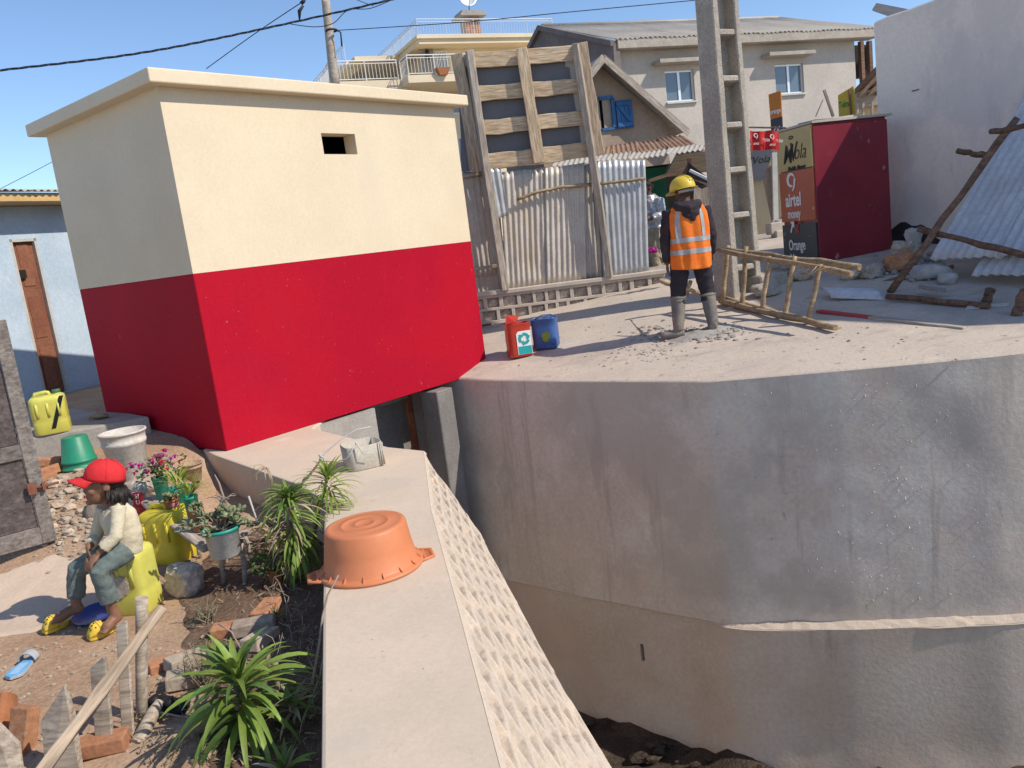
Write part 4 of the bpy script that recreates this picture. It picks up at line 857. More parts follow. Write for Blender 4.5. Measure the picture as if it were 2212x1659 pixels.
# ---- concrete utility post with open panels
CB = PVP(1618, 634); CY = CB.y
cp = thing('concrete_post', 'ladder shaped concrete electricity post standing behind the worker', 'utility post', CB)
PA = 26.0; pxd = V((cos(radians(PA)), sin(radians(PA)), 0)); pyd = V((-pxd.y, pxd.x, 0))
def taper(z): return lerp(1.0, .62, z/9)
HWp, DPp = .235, .175; top_ = 9.0
def pp(u, v_, z): k = taper(z); return CB + pxd*(u*HWp*k) + pyd*(v_*DPp*k) + V((0, 0, z-.1)) + pyd*.18
for nm, u0, u1 in (('leg_flange', -1, -.56), ('leg_flange', .60, 1)):
    b = M(); n = 36; P = []
    for i in range(n+1):
        z = top_*i/n
        for u, v_ in ((u0, -1), (u1, -1), (u1, 1), (u0, 1)):
            q = pp(u, v_, z); P.append(q + pxd*(.008*noise.noise(V((z*5, u, v_)))) + pyd*(.008*noise.noise(V((z*6, v_, u+3)))))
    fs = [(i*4+j, i*4+(j+1) % 4, i*4+4+(j+1) % 4, i*4+4+j) for i in range(n) for j in range(4)] + [(3, 2, 1, 0)]
    b.add(P, fs); part(nm, b, MT['cpole'], cp, bevel=.012)
b = M(); n = 20; P = []
for i in range(n+1):
    z = top_*i/n; P += [pp(-.57, .1, z), pp(.61, .1, z), pp(.61, .45, z), pp(-.57, .45, z)]
b.add(P, [(i*4+j, i*4+(j+1) % 4, i*4+4+(j+1) % 4, i*4+4+j) for i in range(n) for j in range(4)]); part('web', b, MT['cpole'], cp)
rz_ = [HZ(1610, y, CB + pyd*.2)-CB.z+.1 for y in (463, 365, 268, 167, 66)] + [HZ(1610, -35, CB+pyd*.2)-CB.z+.1]
for z in rz_ + [.42]:
    b = M(); h_ = .035; b.hexa([pp(-.57, -.92, z-h_), pp(.61, -.92, z-h_), pp(.61, .2, z-h_*2), pp(-.57, .2, z-h_*2), pp(-.57, -.9, z+h_), pp(.61, -.9, z+h_), pp(.61, .2, z+h_*1.2), pp(-.57, .2, z+h_*1.2)]); part('crosspiece', b, MT['cpole'], cp, bevel=.012)
b = M(); q = CB + pxd*.33 + pyd*.12 + V((0, 0, .05)); b.box(q, (.5, .5, .3), Matrix.Rotation(radians(PA), 3, 'Z'), top=(.9, .9)); part('pad', b, MT['cpole'], cp, bevel=.02)

# ---- kiosk with painted adverts
KM = PVP(1770, 570); KA = 14.0; kx = V((cos(radians(KA)), sin(radians(KA)), 0)); ky = V((-kx.y, kx.x, 0))
kw = (PL(1928, 520, KM, KA)-KM) @ kx; kd = (PL(1688, 450, KM, KA+90)-KM) @ ky; kh = HZ(1769, 262, KM)-KM.z
ki = thing('advert_kiosk', 'maroon metal kiosk with mustard orange and black advert panels', 'kiosk', KM, radians(KA))
b = M(); b.box((kw/2, kd/2, kh/2), (kw-.03, kd-.03, kh-.02)); part('body', b, MT['maroon'], ki, world=False, bevel=.01)
b = M(); b.box((kw/2, .008, kh/2-.02), (kw-.02, .03, kh-.06)); part('side_sheet', b, MT['maroon'], ki, world=False, bevel=.006)
zk = [HZ(1730, y, KM + ky*kd*.5)-KM.z for y in (366, 480)]
ad = []
for (za, zb4, nm, lb) in ((zk[0]+.008, kh-.02, 'adyellow', 'mustard advert panel'), (zk[1]+.02, zk[0]-.008, 'adorange', 'burnt orange advert panel'), (.03, zk[1]-.02, 'adnavy', 'black advert panel')):
    b = M(); b.box((.004, kd/2, (za+zb4)/2), (.03, kd-.02, zb4-za)); ad.append((part('advert_panel', b, MT[nm], ki, world=False, label=lb), (za+zb4)/2, zb4-za))
b = M(); b.box((kw/2+.02, kd/2, kh+.005), (kw+.06, kd+.06, .03)); part('roof_sheet', b, MT['zinc'], ki, world=False)
b = M(); b.box((.3, .25, kh+.035), (.45, .3, .012), Matrix.Rotation(radians(12), 3, 'Z')); part('roof_board', b, MT['poled'], ki, world=False)
fr_ = -ky; fu = V((0, 0, 1)); fo = -kx*.0155
def kp(t, z): return KM + ky*(kd*t) + fo + V((0, 0, z))    # t: 0 at the near corner, 1 at the far one
def plate(par, o, rt_, up_, pts, mt, nm='emblem', th=.0025):
    n_ = V(rt_).cross(V(up_)).normalized(); b = M(); b.prism([V(o)+V(rt_)*x+V(up_)*y for x, y in pts], n_*th); return part(nm, b, mt, par)
def arcpts(cx, cy, r, w_, a0, a1, n=14, taper_=True):
    A_ = []; B_ = []
    for k in range(n+1):
        t = radians(lerp(a0, a1, k/n)); q = w_*(sin(pi*(.15+.85*k/n)) if taper_ else 1)/2
        A_.append((cx+(r+q)*cos(t), cy+(r+q)*sin(t))); B_.append((cx+(r-q)*cos(t), cy+(r-q)*sin(t)))
    return A_ + B_[::-1]
p0, zc0, h0 = ad[0]
text('M', MT['darkt'], p0, kp(.70, zc0-.06), fr_, fu, .34, sx=.8, shear=.35, bold=.004); text('V', MT['darkt'], p0, kp(.53, zc0-.04), fr_, fu, .34, sx=.8, shear=.2, bold=.003); text('ola', MT['darkt'], p0, kp(.34, zc0-.05), fr_, fu, .28, sx=.8, shear=.35, bold=-.004)
text('Mobile Money', MT['darkt'], p0, kp(.45, zc0-.24), fr_, fu, .075, sx=.9, shear=.2, bold=.002)
for r in (.03, .06): plate(p0, kp(.56, zc0+.12), fr_, fu, arcpts(0, 0, r, .014, 30, 150, taper_=False), MT['darkt'])
p1, zc1, h1 = ad[1]
def swoosh(par, o, rt_, up_, s_, mt):
    plate(par, o, rt_, up_, [(x*s_, y*s_) for x, y in arcpts(0, 0, .5, .30, 285, -10, 22)], mt); plate(par, o, rt_, up_, [(x*s_, y*s_) for x, y in [(.36, .1), (.62, .1), (.45, -.62), (.12, -.95), (.02, -.86), (.26, -.55)]], mt)
swoosh(p1, kp(.62, zc1+.22), fr_, fu, .16, MT['whitet'])
text('airtel', MT['whitet'], p1, kp(.60, zc1-.05), fr_, fu, .25, sx=.68, bold=.006); text('money', MT['whitet'], p1, kp(.60, zc1-.235), fr_, fu, .17, sx=.62, bold=.004)
p2, zc2, h2 = ad[2]
def arrows(par, o, rt_, up_, s_, m1, m2):
    A_ = [(-.95, -.75), (-.75, -.95), (-.22, -.40), (-.22, .55), (-.22, .9), (-1.05, .9), (-1.05, .6), (-.52, .6), (-.52, -.3)]
    A_ = [(-1.05, .9), (-.15, .9), (-.15, -.05), (-.45, -.05), (-.45, .35), (-1.0, -.9), (-1.28, -.72), (-.70, .6), (-1.05, .6)]
    plate(par, o, rt_, up_, [(x*s_, y*s_) for x, y in A_], m1); plate(par, o, rt_, up_, [(-x*s_, -y*s_) for x, y in A_], m2)
arrows(p2, kp(.60, zc2+.22), fr_, fu, .085, MT['whitet'], MT['redt'])
text('Orange', MT['whitet'], p2, kp(.57, zc2-.03), fr_, fu, .20, sx=.62, bold=.003); text('Money', MT['whitet'], p2, kp(.57, zc2-.22), fr_, fu, .20, sx=.62, bold=.003)
# ---- signs near the kiosk
so_ = thing('orange_sign', 'tall narrow orange and black sign sticking up behind the kiosk', 'sign', D(1670, 310, KM.y+1.0))
Y_ = KM.y+.9; A = [D(1660, 204, Y_), D(1686, 196, Y_-.15), D(1691, 306, Y_-.15), D(1668, 312, Y_)]; Bm = A[0].lerp(A[3], .5).lerp(A[1].lerp(A[2], .5), .02)
rt_ = (A[1]-A[0]).normalized(); up_ = (A[0]-A[3]).normalized(); nn_ = rt_.cross(up_).normalized(); A = [A[0], A[1], A[2], A[3]]
ml_ = [A[0].lerp(A[3], .50), A[1].lerp(A[2], .50)]
b = M(); b.prism([A[0], ml_[0], ml_[1], A[1]], -nn_*.02); part('orange_half', b, MT['signo'], so_)
b = M(); b.prism([ml_[0]-up_*.003, A[3], A[2], ml_[1]-up_*.003], -nn_*.02); part('black_half', b, MT['adnavy'], so_)
c_ = (ml_[0]+ml_[1])/2; text('orange', MT['whitet'], so_, c_+up_*.09+nn_*.003, rt_, up_, .085, sx=.70, bold=.002)
arrows(so_, c_-up_*.15+nn_*.002, rt_, up_, .042, MT['whitet'], MT['whitet']); text('Orange', MT['whitet'], so_, c_-up_*.30+nn_*.003, rt_, up_, .05, sx=.8)
plank('post', A[3].lerp(A[2], .6)-nn_*.07+V((0, 0, .5)), A[3].lerp(A[2], .6)-nn_*.07+V((0, 0, -1.6)), .04, .04, MT['poled'], so_, up=(0, 1, 0))
te = thing('yellow_sign', 'yellow sign with green lettering standing on the kiosk roof', 'sign', KM + ky*.5 + kx*.7 + V((0, 0, kh)))
Y_ = KM.y+.75; A = [D(1810, 206, Y_), D(1843, 186, Y_-.2), D(1847, 247, Y_-.2), D(1812, 252, Y_)]; rt_ = (A[1]-A[0]).normalized(); rt_ = V((rt_.x, rt_.y, 0)).normalized(); up_ = V((0, 0, 1)); nn_ = rt_.cross(up_)
b = M(); b.prism([A[0], A[3], A[2], A[1]], -nn_*.02); part('board', b, MT['signy'], te)
text('Telma', MT['greent'], te, A[0].lerp(A[2], .40)+nn_*.004-up_*.02, rt_, up_, .12, sx=.62, bold=.003)
plank('brace', A[1].lerp(A[2], .1)-rt_*.045+nn_*.03, A[2]-rt_*.035+nn_*.03, .025, .025, MT['rust'], te, up=(0, 1, 0))
fl = thing('red_flag', 'red advertising banner with white lettering beside the concrete post', 'banner', D(1650, 320, KM.y-.1))
Y_ = KM.y-.1; fa = D(1620, 281, Y_); fb = D(1683, 285, Y_); fc = D(1622, 322, Y_)
def ff(i, j): p = fa.lerp(fb, i/16) + (fc-fa)*(j/6); return p + V((0, .02*sin(i*.9)+.01*sin(j+i), -.012*sin(i*.4)))
b = M(); b.grid(ff, 17, 7); part('cloth', b, MT['signr'], fl)
frt = (fb-fa).normalized(); fup = (fa-fc).normalized(); fn_ = frt.cross(fup).normalized()
fo_ = fa.lerp(fb, .5)+(fc-fa)*.5+fn_*.045
for dx, tx in ((-.13, 'airtel'), (.0, '*136#'), (.08, 'airtel'), (.17, '*136#')):
    if tx == 'airtel': swoosh(fl, fo_+frt*dx+fup*.05, frt, fup, .045, MT['whitet']); text(tx, MT['whitet'], fl, fo_+frt*dx-fup*.05, frt, fup, .05, sx=.7)
    else: text(tx, MT['whitet'], fl, fo_+frt*dx, frt, fup, .055, sx=.7)
plank('pole', fa+V((-.03, .02, .04)), fb+V((.1, .02, .04)), .02, .02, MT['poled'], fl)
wl = thing('wooden_lath', 'bare lath standing on the kiosk roof beside the yellow sign', 'lath', D(1800, 255, KM.y+.4))
plank('upright', D(1800, 252, KM.y+.4), D(1780, 194, KM.y+.4), .04, .02, MT['woodg'], wl, up=(0, -1, 0)); plank('strut', D(1762, 252, KM.y+.4), D(1778, 215, KM.y+.4), .015, .015, MT['woodg'], wl, up=(0, -1, 0))

# ---- wooden pole and cables
wp = thing('wooden_pole', 'weathered wooden electricity pole behind the small building', 'utility pole', D(724, 180, 21))
b = M(); A = D(702, -12, 21); B = D(724, 190, 21); b.tube([B.lerp(A, k/8) for k in range(9)], [lerp(.125, .10, k/8) for k in range(9)], 10); part('shaft', b, MT['woodg'], wp)
b = M(); q = D(716, 66, 20.9); b.tube([q+V((.13*cos(t), .13*sin(t), 0)) for t in [2*pi*k/12 for k in range(13)]], .025, 5); b.tube([q+V((.1, -.05, 0)), q+V((.22, -.05, -.08)), q+V((.2, -.05, -.4))], .02, 5); part('bracket', b, MT['wire'], wp)
def cable(nm, px, Y0, Y1, r, lab, n=18, twist=0):
    Ys = [lerp(Y0, Y1, k/(len(px)-1)) for k in range(len(px))]; P = [D(x, y, Y) for (x, y), Y in zip(px, Ys)]; pts = []
    for i in range(len(P)-1):
        p0 = P[max(0, i-1)]; p1 = P[i]; p2 = P[i+1]; p3 = P[min(len(P)-1, i+2)]
        for k in range(n):
            t = k/n; pts.append(.5*((2*p1)+(p2-p0)*t+(2*p0-5*p1+4*p2-p3)*t*t+(3*p1-p0-3*p2+p3)*t**3))
    pts.append(P[-1]); b = M()
    if twist:
        for ph in (0, 2.1, 4.2): b.tube([p+V((0, r*1.1*cos(i*.7+ph), r*1.1*sin(i*.7+ph))) for i, p in enumerate(pts)], r*.75, 5, cap=False)
    else: b.tube(pts, r, 5)
    return solo(nm, b, MT['wire'], lab, 'cable')
cable('overhead_cable', [(-300, 186), (0, 152), (300, 115), (560, 64), (850, -2), (1000, -45)], 15, 19, .013, 'thick twisted black cable sweeping across the sky at upper left', 22, 1)
cable('overhead_cable', [(446, 148), (560, 66), (690, -20)], 24, 21, .012, 'thin wire rising steeply from behind the flat roof to the wooden pole')
cable('overhead_cable', [(722, 66), (1000, 48), (1240, 25), (1540, -3)], 21, 20, .010, 'thin wire stretched from the wooden pole over the terrace house')
cable('overhead_cable', [(628, 52), (680, 58), (720, 50), (752, 22), (800, 18), (850, -2)], 18.4, 18.6, .009, 'slack wire looping under the twisted cable by the pole')
cable('overhead_cable', [(-100, 456), (0, 408), (112, 350), (200, 300)], 16, 18, .006, 'faint thin wire low in the sky at the left edge')
cable('overhead_cable', [(760, -5), (792, 8), (806, 12)], 19, 18.6, .008, 'short wire end joining the cable at the top edge')
b = M(); q = D(655, 12, 22); b.tube([q, q+V((-.12, 0, -.12)), q+V((-.15, 0, -.33))], [.03, .05, .02], 6); b.tube([q+V((-.05, 0, .05)), q+V((.05, 0, .12))], .05, 6); solo('cable_clamp', b, MT['wire'], 'dark clamp with dangling tail on the steep thin wire', 'clamp')
# ================================================================== people
def finger(b, p, d, n_, L, r, curl):
    """three jointed finger from p along d, curling towards n_"""
    d = V(d).normalized(); n_ = V(n_).normalized(); q = [V(p)]; a = 0
    for k, f in enumerate((.45, .32, .23)):
        a += curl; q.append(q[-1] + (d*cos(a) + n_*sin(a))*L*f)
    b.tube(q, [r, r*.95, r*.88, r*.7], 6)
def hand(b, w_, d, n_, side, s=1.0, curl=.35):
    """palm and five fingers: w_ wrist, d along the hand, n_ palm normal, side towards the thumb"""
    d = V(d).normalized(); n_ = V(n_).normalized(); t = V(side); t = (t-d*(t @ d)).normalized(); w_ = V(w_)
    R = Matrix((t, n_, d)).transposed()
    b.ell(w_+d*.042*s, (.036*s, .015*s, .048*s), R, 8)
    for k, (o, L) in enumerate(((.026, .062), (.009, .072), (-.009, .067), (-.026, .052))):
        finger(b, w_ + d*.078*s + t*o*s, d + t*o*4, n_, L*s, .0082*s, curl)
    finger(b, w_ + d*.03*s + t*.03*s, d*.6 + t*.9, n_, .058*s, .0095*s, curl*.7)
def facehead(b, c, R, s=1.0):
    """head with brow, nose, lips, chin, ears; local -Y is the face"""
    def P(x, y, z): return V(c) + R @ V((x*s, y*s, z*s))
    b.ell(P(0, .01, .02), (.074*s, .095*s, .098*s), R, 14); b.ell(P(0, -.028, -.045), (.054*s, .06*s, .066*s), R, 10)
    b.ell(P(0, -.085, -.028), (.0125*s, .018*s, .014*s), R, 6); b.tube([P(0, -.078, .02), P(0, -.088, -.024)], [.008*s, .012*s], 6)
    b.ell(P(0, -.078, -.062), (.022*s, .011*s, .010*s), R, 6); b.ell(P(0, -.07, -.095), (.022*s, .02*s, .016*s), R, 6)
    for e in (-1, 1):
        b.ell(P(.076*e, .015, -.005), (.010*s, .02*s, .032*s), R, 6); b.ell(P(.038*e, -.058, -.028), (.024*s, .024*s, .022*s), R, 6); b.ell(P(.03*e, -.076, .03), (.022*s, .012*s, .008*s), R, 6)
def eyes(par, c, R, s=1.0):
    for e in (-1, 1):
        b = M(); q = V(c) + R @ V((.031*e*s, -.077*s, .012*s)); b.ell(q, (.0125*s, .008*s, .0085*s), R, 6); ey = part('eye', b, MT['white'], par)
        b = M(); b.ell(q + R @ V((0, -.0055*s, 0)), (.006*s, .004*s, .006*s), R, 6); part('iris', b, MT['darkt'], ey)

# ---- worker
W0 = PVP(1506, 722); wk = thing('person', 'worker seen from behind in orange vest, yellow hard hat and rubber boots', 'person', W0)
def wp_(x, y, z): return W0 + V((x, y, z))
Rh = Matrix.Rotation(radians(180+38), 3, 'Z') @ Matrix.Rotation(radians(12), 3, 'X'); hc = wp_(-.005, .06, 1.485)
b = M(); facehead(b, hc, Rh, .98); b.tube([wp_(0, .02, 1.30), wp_(0, .045, 1.43)], [.062, .056], 12)
b.tube([wp_(0, .02, .75), wp_(0, .02, .95), wp_(0, .01, 1.2), wp_(0, .02, 1.33)], [(.15, .10), (.14, .10), (.17, .11), (.12, .08)], 14)
armL = [wp_(-.175, .02, 1.30), wp_(-.245, .02, 1.03), wp_(-.245, .03, .77)]; armR = [wp_(.175, .02, 1.30), wp_(.245, .04, 1.03), wp_(.265, .15, .82)]
for A in (armL, armR): b.tube([A[0], A[0].lerp(A[1], .5), A[1], A[1].lerp(A[2], .4), A[2]], [.055, .05, .042, .042, .03], 10)
hand(b, armL[2], (0, .05, -1), (1, .2, 0), (0, 1, 0), 1.05, .35); hand(b, armR[2], (.05, .6, -.7), (-1, .2, 0), (0, .6, .6), 1.05, .5)
legL = [wp_(-.10, .02, .80), wp_(-.15, .07, .47), wp_(-.19, .0, .09)]; legR = [wp_(.10, .02, .80), wp_(.165, .085, .46), wp_(.175, .0, .09)]
for A in (legL, legR): b.tube([A[0], A[0].lerp(A[1], .5), A[1], A[1].lerp(A[2], .35), A[2]], [.085, .075, .055, .055, .04], 12)
part('body', fuse(b, .0075, 'body', 3), MT['skind'], wk, world=True)
b = M()   # dark hooded jacket: sleeves and trunk
def crease(m_, amp, fq, seed):
    for v in m_.vertices:
        q = v.co; k = noise.noise(V((q.x*fq, q.y*fq, q.z*fq*1.8+seed)))*.7 + noise.noise(V((q.x*fq*2.3, q.y*fq*2.3, q.z*fq*4+seed)))*.3
        v.co = q + v.normal*k*amp
    m_.update(); return m_
b.tube([wp_(0, .02, .72), wp_(0, .02, .95), wp_(0, .01, 1.2), wp_(0, .02, 1.33), wp_(0, .03, 1.385)], [(.185, .125), (.175, .125), (.19, .125), (.15, .095), (.07, .07)], 18)
for A in (armL, armR): b.tube([A[0]+V((0, 0, .015)), A[0].lerp(A[1], .35), A[1], A[1].lerp(A[2], .5), A[1].lerp(A[2], .93)], [.078, .074, .062, .055, .046], 12)
part('jacket', crease(fuse(b, .011, 'jacket', 4), .012, 9, 1), MT['hoodie'], wk)
b = M(); b.tube([wp_(-.13, .03, 1.355), wp_(-.09, -.075, 1.345), wp_(0, -.11, 1.315), wp_(.09, -.08, 1.34), wp_(.13, .03, 1.36)], [.045, .055, .062, .055, .045], 10)
b.ell(wp_(.01, -.105, 1.27), (.105, .05, .065), None, 10); b.ell(wp_(.02, -.115, 1.22), (.05, .03, .04), None, 8); b.tube([wp_(-.1, .06, 1.37), wp_(0, .09, 1.38), wp_(.1, .06, 1.37)], .035, 8)
part('hood', crease(fuse(b, .009, 'hood', 4), .011, 14, 4), MT['hoodie'], wk)
b = M()   # trousers
b.tube([wp_(0, .02, .86), wp_(0, .02, .72)], [(.165, .12), (.175, .125)], 16)
for A in (legL, legR): b.tube([A[0]+V((0, 0, .04)), A[0].lerp(A[1], .5), A[1], A[1].lerp(A[2], .35), A[1].lerp(A[2], .30)], [.105, .098, .082, .078, .072], 14)
part('trousers', crease(fuse(b, .011, 'trousers', 4), .014, 8, 7), MT['troud'], wk)
def boot(A, toe, nm):
    toe = V(toe).normalized(); b = M(); k = A[1].lerp(A[2], .14); an = A[2]
    b.tube([k, A[1].lerp(A[2], .6), an+V((0, 0, .03)), an-V((0, 0, .02))], [.080, .072, .060, .056], 14)
    g0 = V((an.x, an.y, pv(an.x, an.y)+.045)); b.tube([g0-toe*.055, g0+toe*.02, g0+toe*.10, g0+toe*.165, g0+toe*.195], [.042, .05, .047, .042, .028], 12)
    me = crease(fuse(b, .008, 'boot', 4), .003, 12, 3); bo = part('boot', me, MT['boot'], wk)
    b = M(); b.lathe([(.081, 0), (.086, .004), (.086, .02), (.081, .024)], 18, k-V((0, 0, .02))); part('boot_cuff', b, MT['boot'], bo)
boot(legL, (-1, .15, 0), 'l'); boot(legR, (.25, 1, 0), 'r')
# vest over the jacket
def vr(z):
    K = [(.70, .205, .145), (.85, .20, .145), (1.0, .198, .142), (1.15, .205, .140), (1.27, .195, .128), (1.335, .165, .105), (1.38, .10, .075)]
    for (a, p, q), (c, r, s_) in zip(K, K[1:]):
        if z <= c: t = (z-a)/(c-a); return lerp(p, r, t), lerp(q, s_, t)
    return K[-1][1:]
def vp(th, z, off=0.0):
    rx, ry = vr(z); ex = 2.6; k = (abs(cos(th))**ex + abs(sin(th))**ex)**(-1/ex)
    w_ = .007*sin(th*9+z*5) + .010*noise.noise(V((cos(th)*3, sin(th)*3, z*5))) + .008*noise.noise(V((cos(th)*9, sin(th)*9, z*2.5)))
    return wp_((rx+w_+off)*k*cos(th), .015 + (ry+w_+off)*k*sin(th), z + .012*sin(th*2+1)*sst(.9, .7, z))
nv, nz_ = 72, 40
def arm_hole(th, z): return abs(cos(th)) > .90 and 1.10 < z < 1.345
b = M(); zv = [lerp(.70, 1.365, k/(nz_-1)) for k in range(nz_)]
b.grid(lambda i, j: vp(2*pi*i/nv, zv[j]), nv+1, nz_, skip=lambda i, j: arm_hole(2*pi*(i+.5)/nv, (zv[j]+zv[min(nz_-1, j+1)])/2) or (zv[j] > 1.30 and sin(2*pi*i/nv) < -.55 and abs(cos(2*pi*i/nv)) < .5))
vo_ = part('vest', b, MT['vest'], wk); s_ = vo_.modifiers.new('s', 'SOLIDIFY'); s_.thickness = .006; s_.offset = 1
for z0, z1 in ((.855, .905), (.975, 1.025)):
    b = M(); b.grid(lambda i, j: vp(2*pi*i/nv, lerp(z0, z1, j/2), .0085), nv+1, 3); part('reflective_band', b, MT['band'], vo_)
for tc in (-2.2, -.95):
    b = M(); b.grid(lambda i, j: vp(lerp(tc-.13, tc+.13, i/4)*1.0, lerp(1.025, 1.345, j/12), .0085), 5, 13); part('reflective_band', b, MT['band'], vo_)
# hard hat
b = M(); hR = Rh @ Matrix.Rotation(radians(-6), 3, 'X'); hq = hc + Rh @ V((0, .005, .045))
pr = [(.122, -.012), (.121, .0), (.118, .03), (.105, .07), (.08, .10), (.045, .118), (.001, .124)]
b.lathe(pr, 28, hq, hR, 1, 1.18); sh_ = part('hard_hat', b, MT['helmet'], wk); s_ = sh_.modifiers.new('s', 'SOLIDIFY'); s_.thickness = .004
def brim(i, j):
    t = 2*pi*i/40; o = .018 + .035*max(0, cos(t+pi/2))**2; r = .121 + o*j/3; return hq + hR @ V((r*cos(t), r*1.18*sin(t), -.012-.006*j/3-.02*max(0, cos(t+pi/2))*j/3))
b = M(); b.grid(brim, 41, 4); br = part('brim', b, MT['helmet'], sh_); s_ = br.modifiers.new('s', 'SOLIDIFY'); s_.thickness = .004
for t in (-.35, 0, .35):
    b = M(); b.tube([hq + hR @ V((.1*sin(t)*cos(a)*.8, .14*cos(a), .012 + .118*sin(a))) for a in [pi*k/10 for k in range(1, 10)]], .005, 5); part('ridge', b, MT['helmet'], sh_)
b = M(); b.grid(lambda i, j: hq + hR @ V(((.104)*cos(t_), (.118)*sin(t_), -.055+.03*j)) if (t_ := lerp(.15, pi-.15, i/16)) is not None else None, 17, 2); hb_ = part('headband', b, MT['sack'], sh_); s_ = hb_.modifiers.new('s', 'SOLIDIFY'); s_.thickness = .003

# ---- person in the shade
Q0 = D(1420, 575, 12.95); Q0.z = .62; qn = thing('person', 'person in silver jacket and khaki trousers standing in the shade by the stall', 'person', Q0)
def qp(x, y, z): return Q0 + V((x, y, z))
Rq = Matrix.Rotation(radians(-60), 3, 'Z') @ Matrix.Rotation(radians(-14), 3, 'X'); hq2 = qp(-.06, -.02, 1.40)
b = M(); facehead(b, hq2, Rq, .97); b.tube([qp(-.02, 0, 1.22), qp(-.05, -.01, 1.34)], [.06, .052], 10); b.tube([qp(0, 0, .7), qp(0, 0, 1.0), qp(-.01, 0, 1.24)], [(.13, .11), (.14, .11), (.13, .09)], 12)
aR = [qp(.10, -.10, 1.2), qp(.12, -.17, .96), qp(-.08, -.22, .92)]; aL = [qp(-.08, .12, 1.2), qp(-.12, .12, .96), qp(-.22, -.08, .92)]
for A in (aR, aL): b.tube([A[0], A[1], A[2]], [.05, .042, .03], 10)
hand(b, aR[2], (-1, -.2, .1), (0, 1, 0), (0, 0, 1), 1, .4); hand(b, aL[2], (-.8, -.5, 0), (0, 1, 0), (0, 0, 1), 1, .4)
for x, y in ((-.02, -.09), (.0, .09)): b.tube([qp(x, y, .75), qp(x-.02, y, .4), qp(x, y, .06)], [.075, .055, .04], 10); b.tube([qp(x, y, .05), qp(x-.14, y-.05, .03)], [.04, .035], 8)
part('body', fuse(b, .008, 'body', 3), MT['skind'], qn)
b = M(); b.tube([qp(0, 0, .72), qp(0, 0, .95), qp(-.01, 0, 1.2), qp(-.02, 0, 1.29)], [(.17, .15), (.165, .145), (.16, .13), (.08, .08)], 16)
for A in (aR, aL): b.tube([A[0]+V((0, 0, .01)), A[0].lerp(A[1], .5), A[1], A[1].lerp(A[2], .5), A[1].lerp(A[2], .88)], [.078, .075, .07, .06, .05], 12)
part('jacket', crease(fuse(b, .011, 'jacket', 3), .024, 10, 2), MT['silver'], qn)
b = M(); b.tube([qp(0, 0, .8), qp(0, 0, .68)], [(.15, .13), (.16, .14)], 14)
for x, y in ((-.02, -.09), (.0, .09)): b.tube([qp(x, y, .76), qp(x-.02, y, .4), qp(x, y, .1)], [.1, .085, .075], 12)
part('trousers', crease(fuse(b, .011, 'trousers', 3), .016, 9, 5), MT['khaki'], qn)
b = M(); b.ell(hq2 + Rq @ V((0, .02, .045)), (.085, .105, .085), Rq, 12); part('hair', b, MT['hair'], qn)

# ---- child sitting on the yellow can
def K(x, y, Y): return D(x, y, Y)
hipN, hipF = K(274, 1184, 4.25), K(260, 1180, 4.40); kN, kF = K(214, 1233, 4.15), K(166, 1230, 4.38); aN, aF = K(243, 1314, 4.19), K(164, 1304, 4.37)
shN, shF = K(257, 1094, 4.24), K(224, 1096, 4.40); elN, elF = K(251, 1158, 4.18), K(208, 1158, 4.40); wN, wF = K(212, 1196, 4.15), K(190, 1185, 4.28)
hd = K(222, 1047, 4.33); chi = thing('person', 'child in red cap and cream top sitting on a yellow jerrycan', 'person', V((hipN.x, hipN.y, YZ)))
Rc = Matrix.Rotation(radians(-80), 3, 'Z') @ Matrix.Rotation(radians(-10), 3, 'X') ; Rc = Matrix.Rotation(radians(-62), 3, 'Z') @ Matrix.Rotation(radians(-9), 3, 'X')
b = M(); facehead(b, hd, Rc, .98); midS = (shN+shF)/2; midH = (hipN+hipF)/2
b.tube([midS+V((0, 0, -.01)), hd + Rc @ V((0, .03, -.07))], [.042, .038], 10)
ax = (shN-shF).normalized()
def trunk(b, k, n=16):
    b.tube([midH+V((.0, 0, -.02)), midH.lerp(midS, .35)+V((.03, 0, 0)), midH.lerp(midS, .75)+V((.02, 0, 0)), midS+V((0, 0, .005))], [(.105*k, .085*k), (.10*k, .085*k), (.11*k, .08*k), (.075*k, .06*k)], n)
trunk(b, .74)
for A in ((shN, elN, wN), (shF, elF, wF)): b.tube([A[0], A[0].lerp(A[1], .5), A[1], A[1].lerp(A[2], .4), A[2]], [.030, .028, .024, .024, .018], 10)
hand(b, wN, K(195, 1217, 4.12)-wN, V((.1, .6, -.6)), V((-.6, .5, .3)), .80, .45); hand(b, wF, K(186, 1208, 4.24)-wF, V((.3, -.4, -.7)), V((.5, -.5, .3)), .80, .45)
for h_, k_, a_ in ((hipN, kN, aN), (hipF, kF, aF)): b.tube([h_, h_.lerp(k_, .5), k_, k_.lerp(a_, .35), a_], [.056, .050, .040, .040, .027], 12)
tN, tF = K(226, 1362, 4.13), K(118, 1342, 4.30); heN, heF = K(255, 1338, 4.20), K(172, 1318, 4.37)
for a_, h_, t_ in ((aN, heN, tN), (aF, heF, tF)):
    b.tube([a_, h_.lerp(a_, .3), h_.lerp(t_, .1)], [.028, .032, .03], 10); b.tube([h_+V((0, 0, .012)), h_.lerp(t_, .4)+V((0, 0, .018)), h_.lerp(t_, .8)+V((0, 0, .008)), t_], [.026, .030, .031, .02], 10)
    d = (t_-h_).normalized(); s_ = d.cross(V((0, 0, 1))).normalized()
    for q, L in ((-.022, .02), (-.011, .024), (0, .026), (.011, .026), (.023, .03)): b.tube([t_+s_*q-d*.01, t_+s_*q+d*L], [.009, .0065], 6)
part('body', fuse(b, .0062, 'body', 3), MT['skin'], chi)
eyes(chi, hd, Rc, .98)
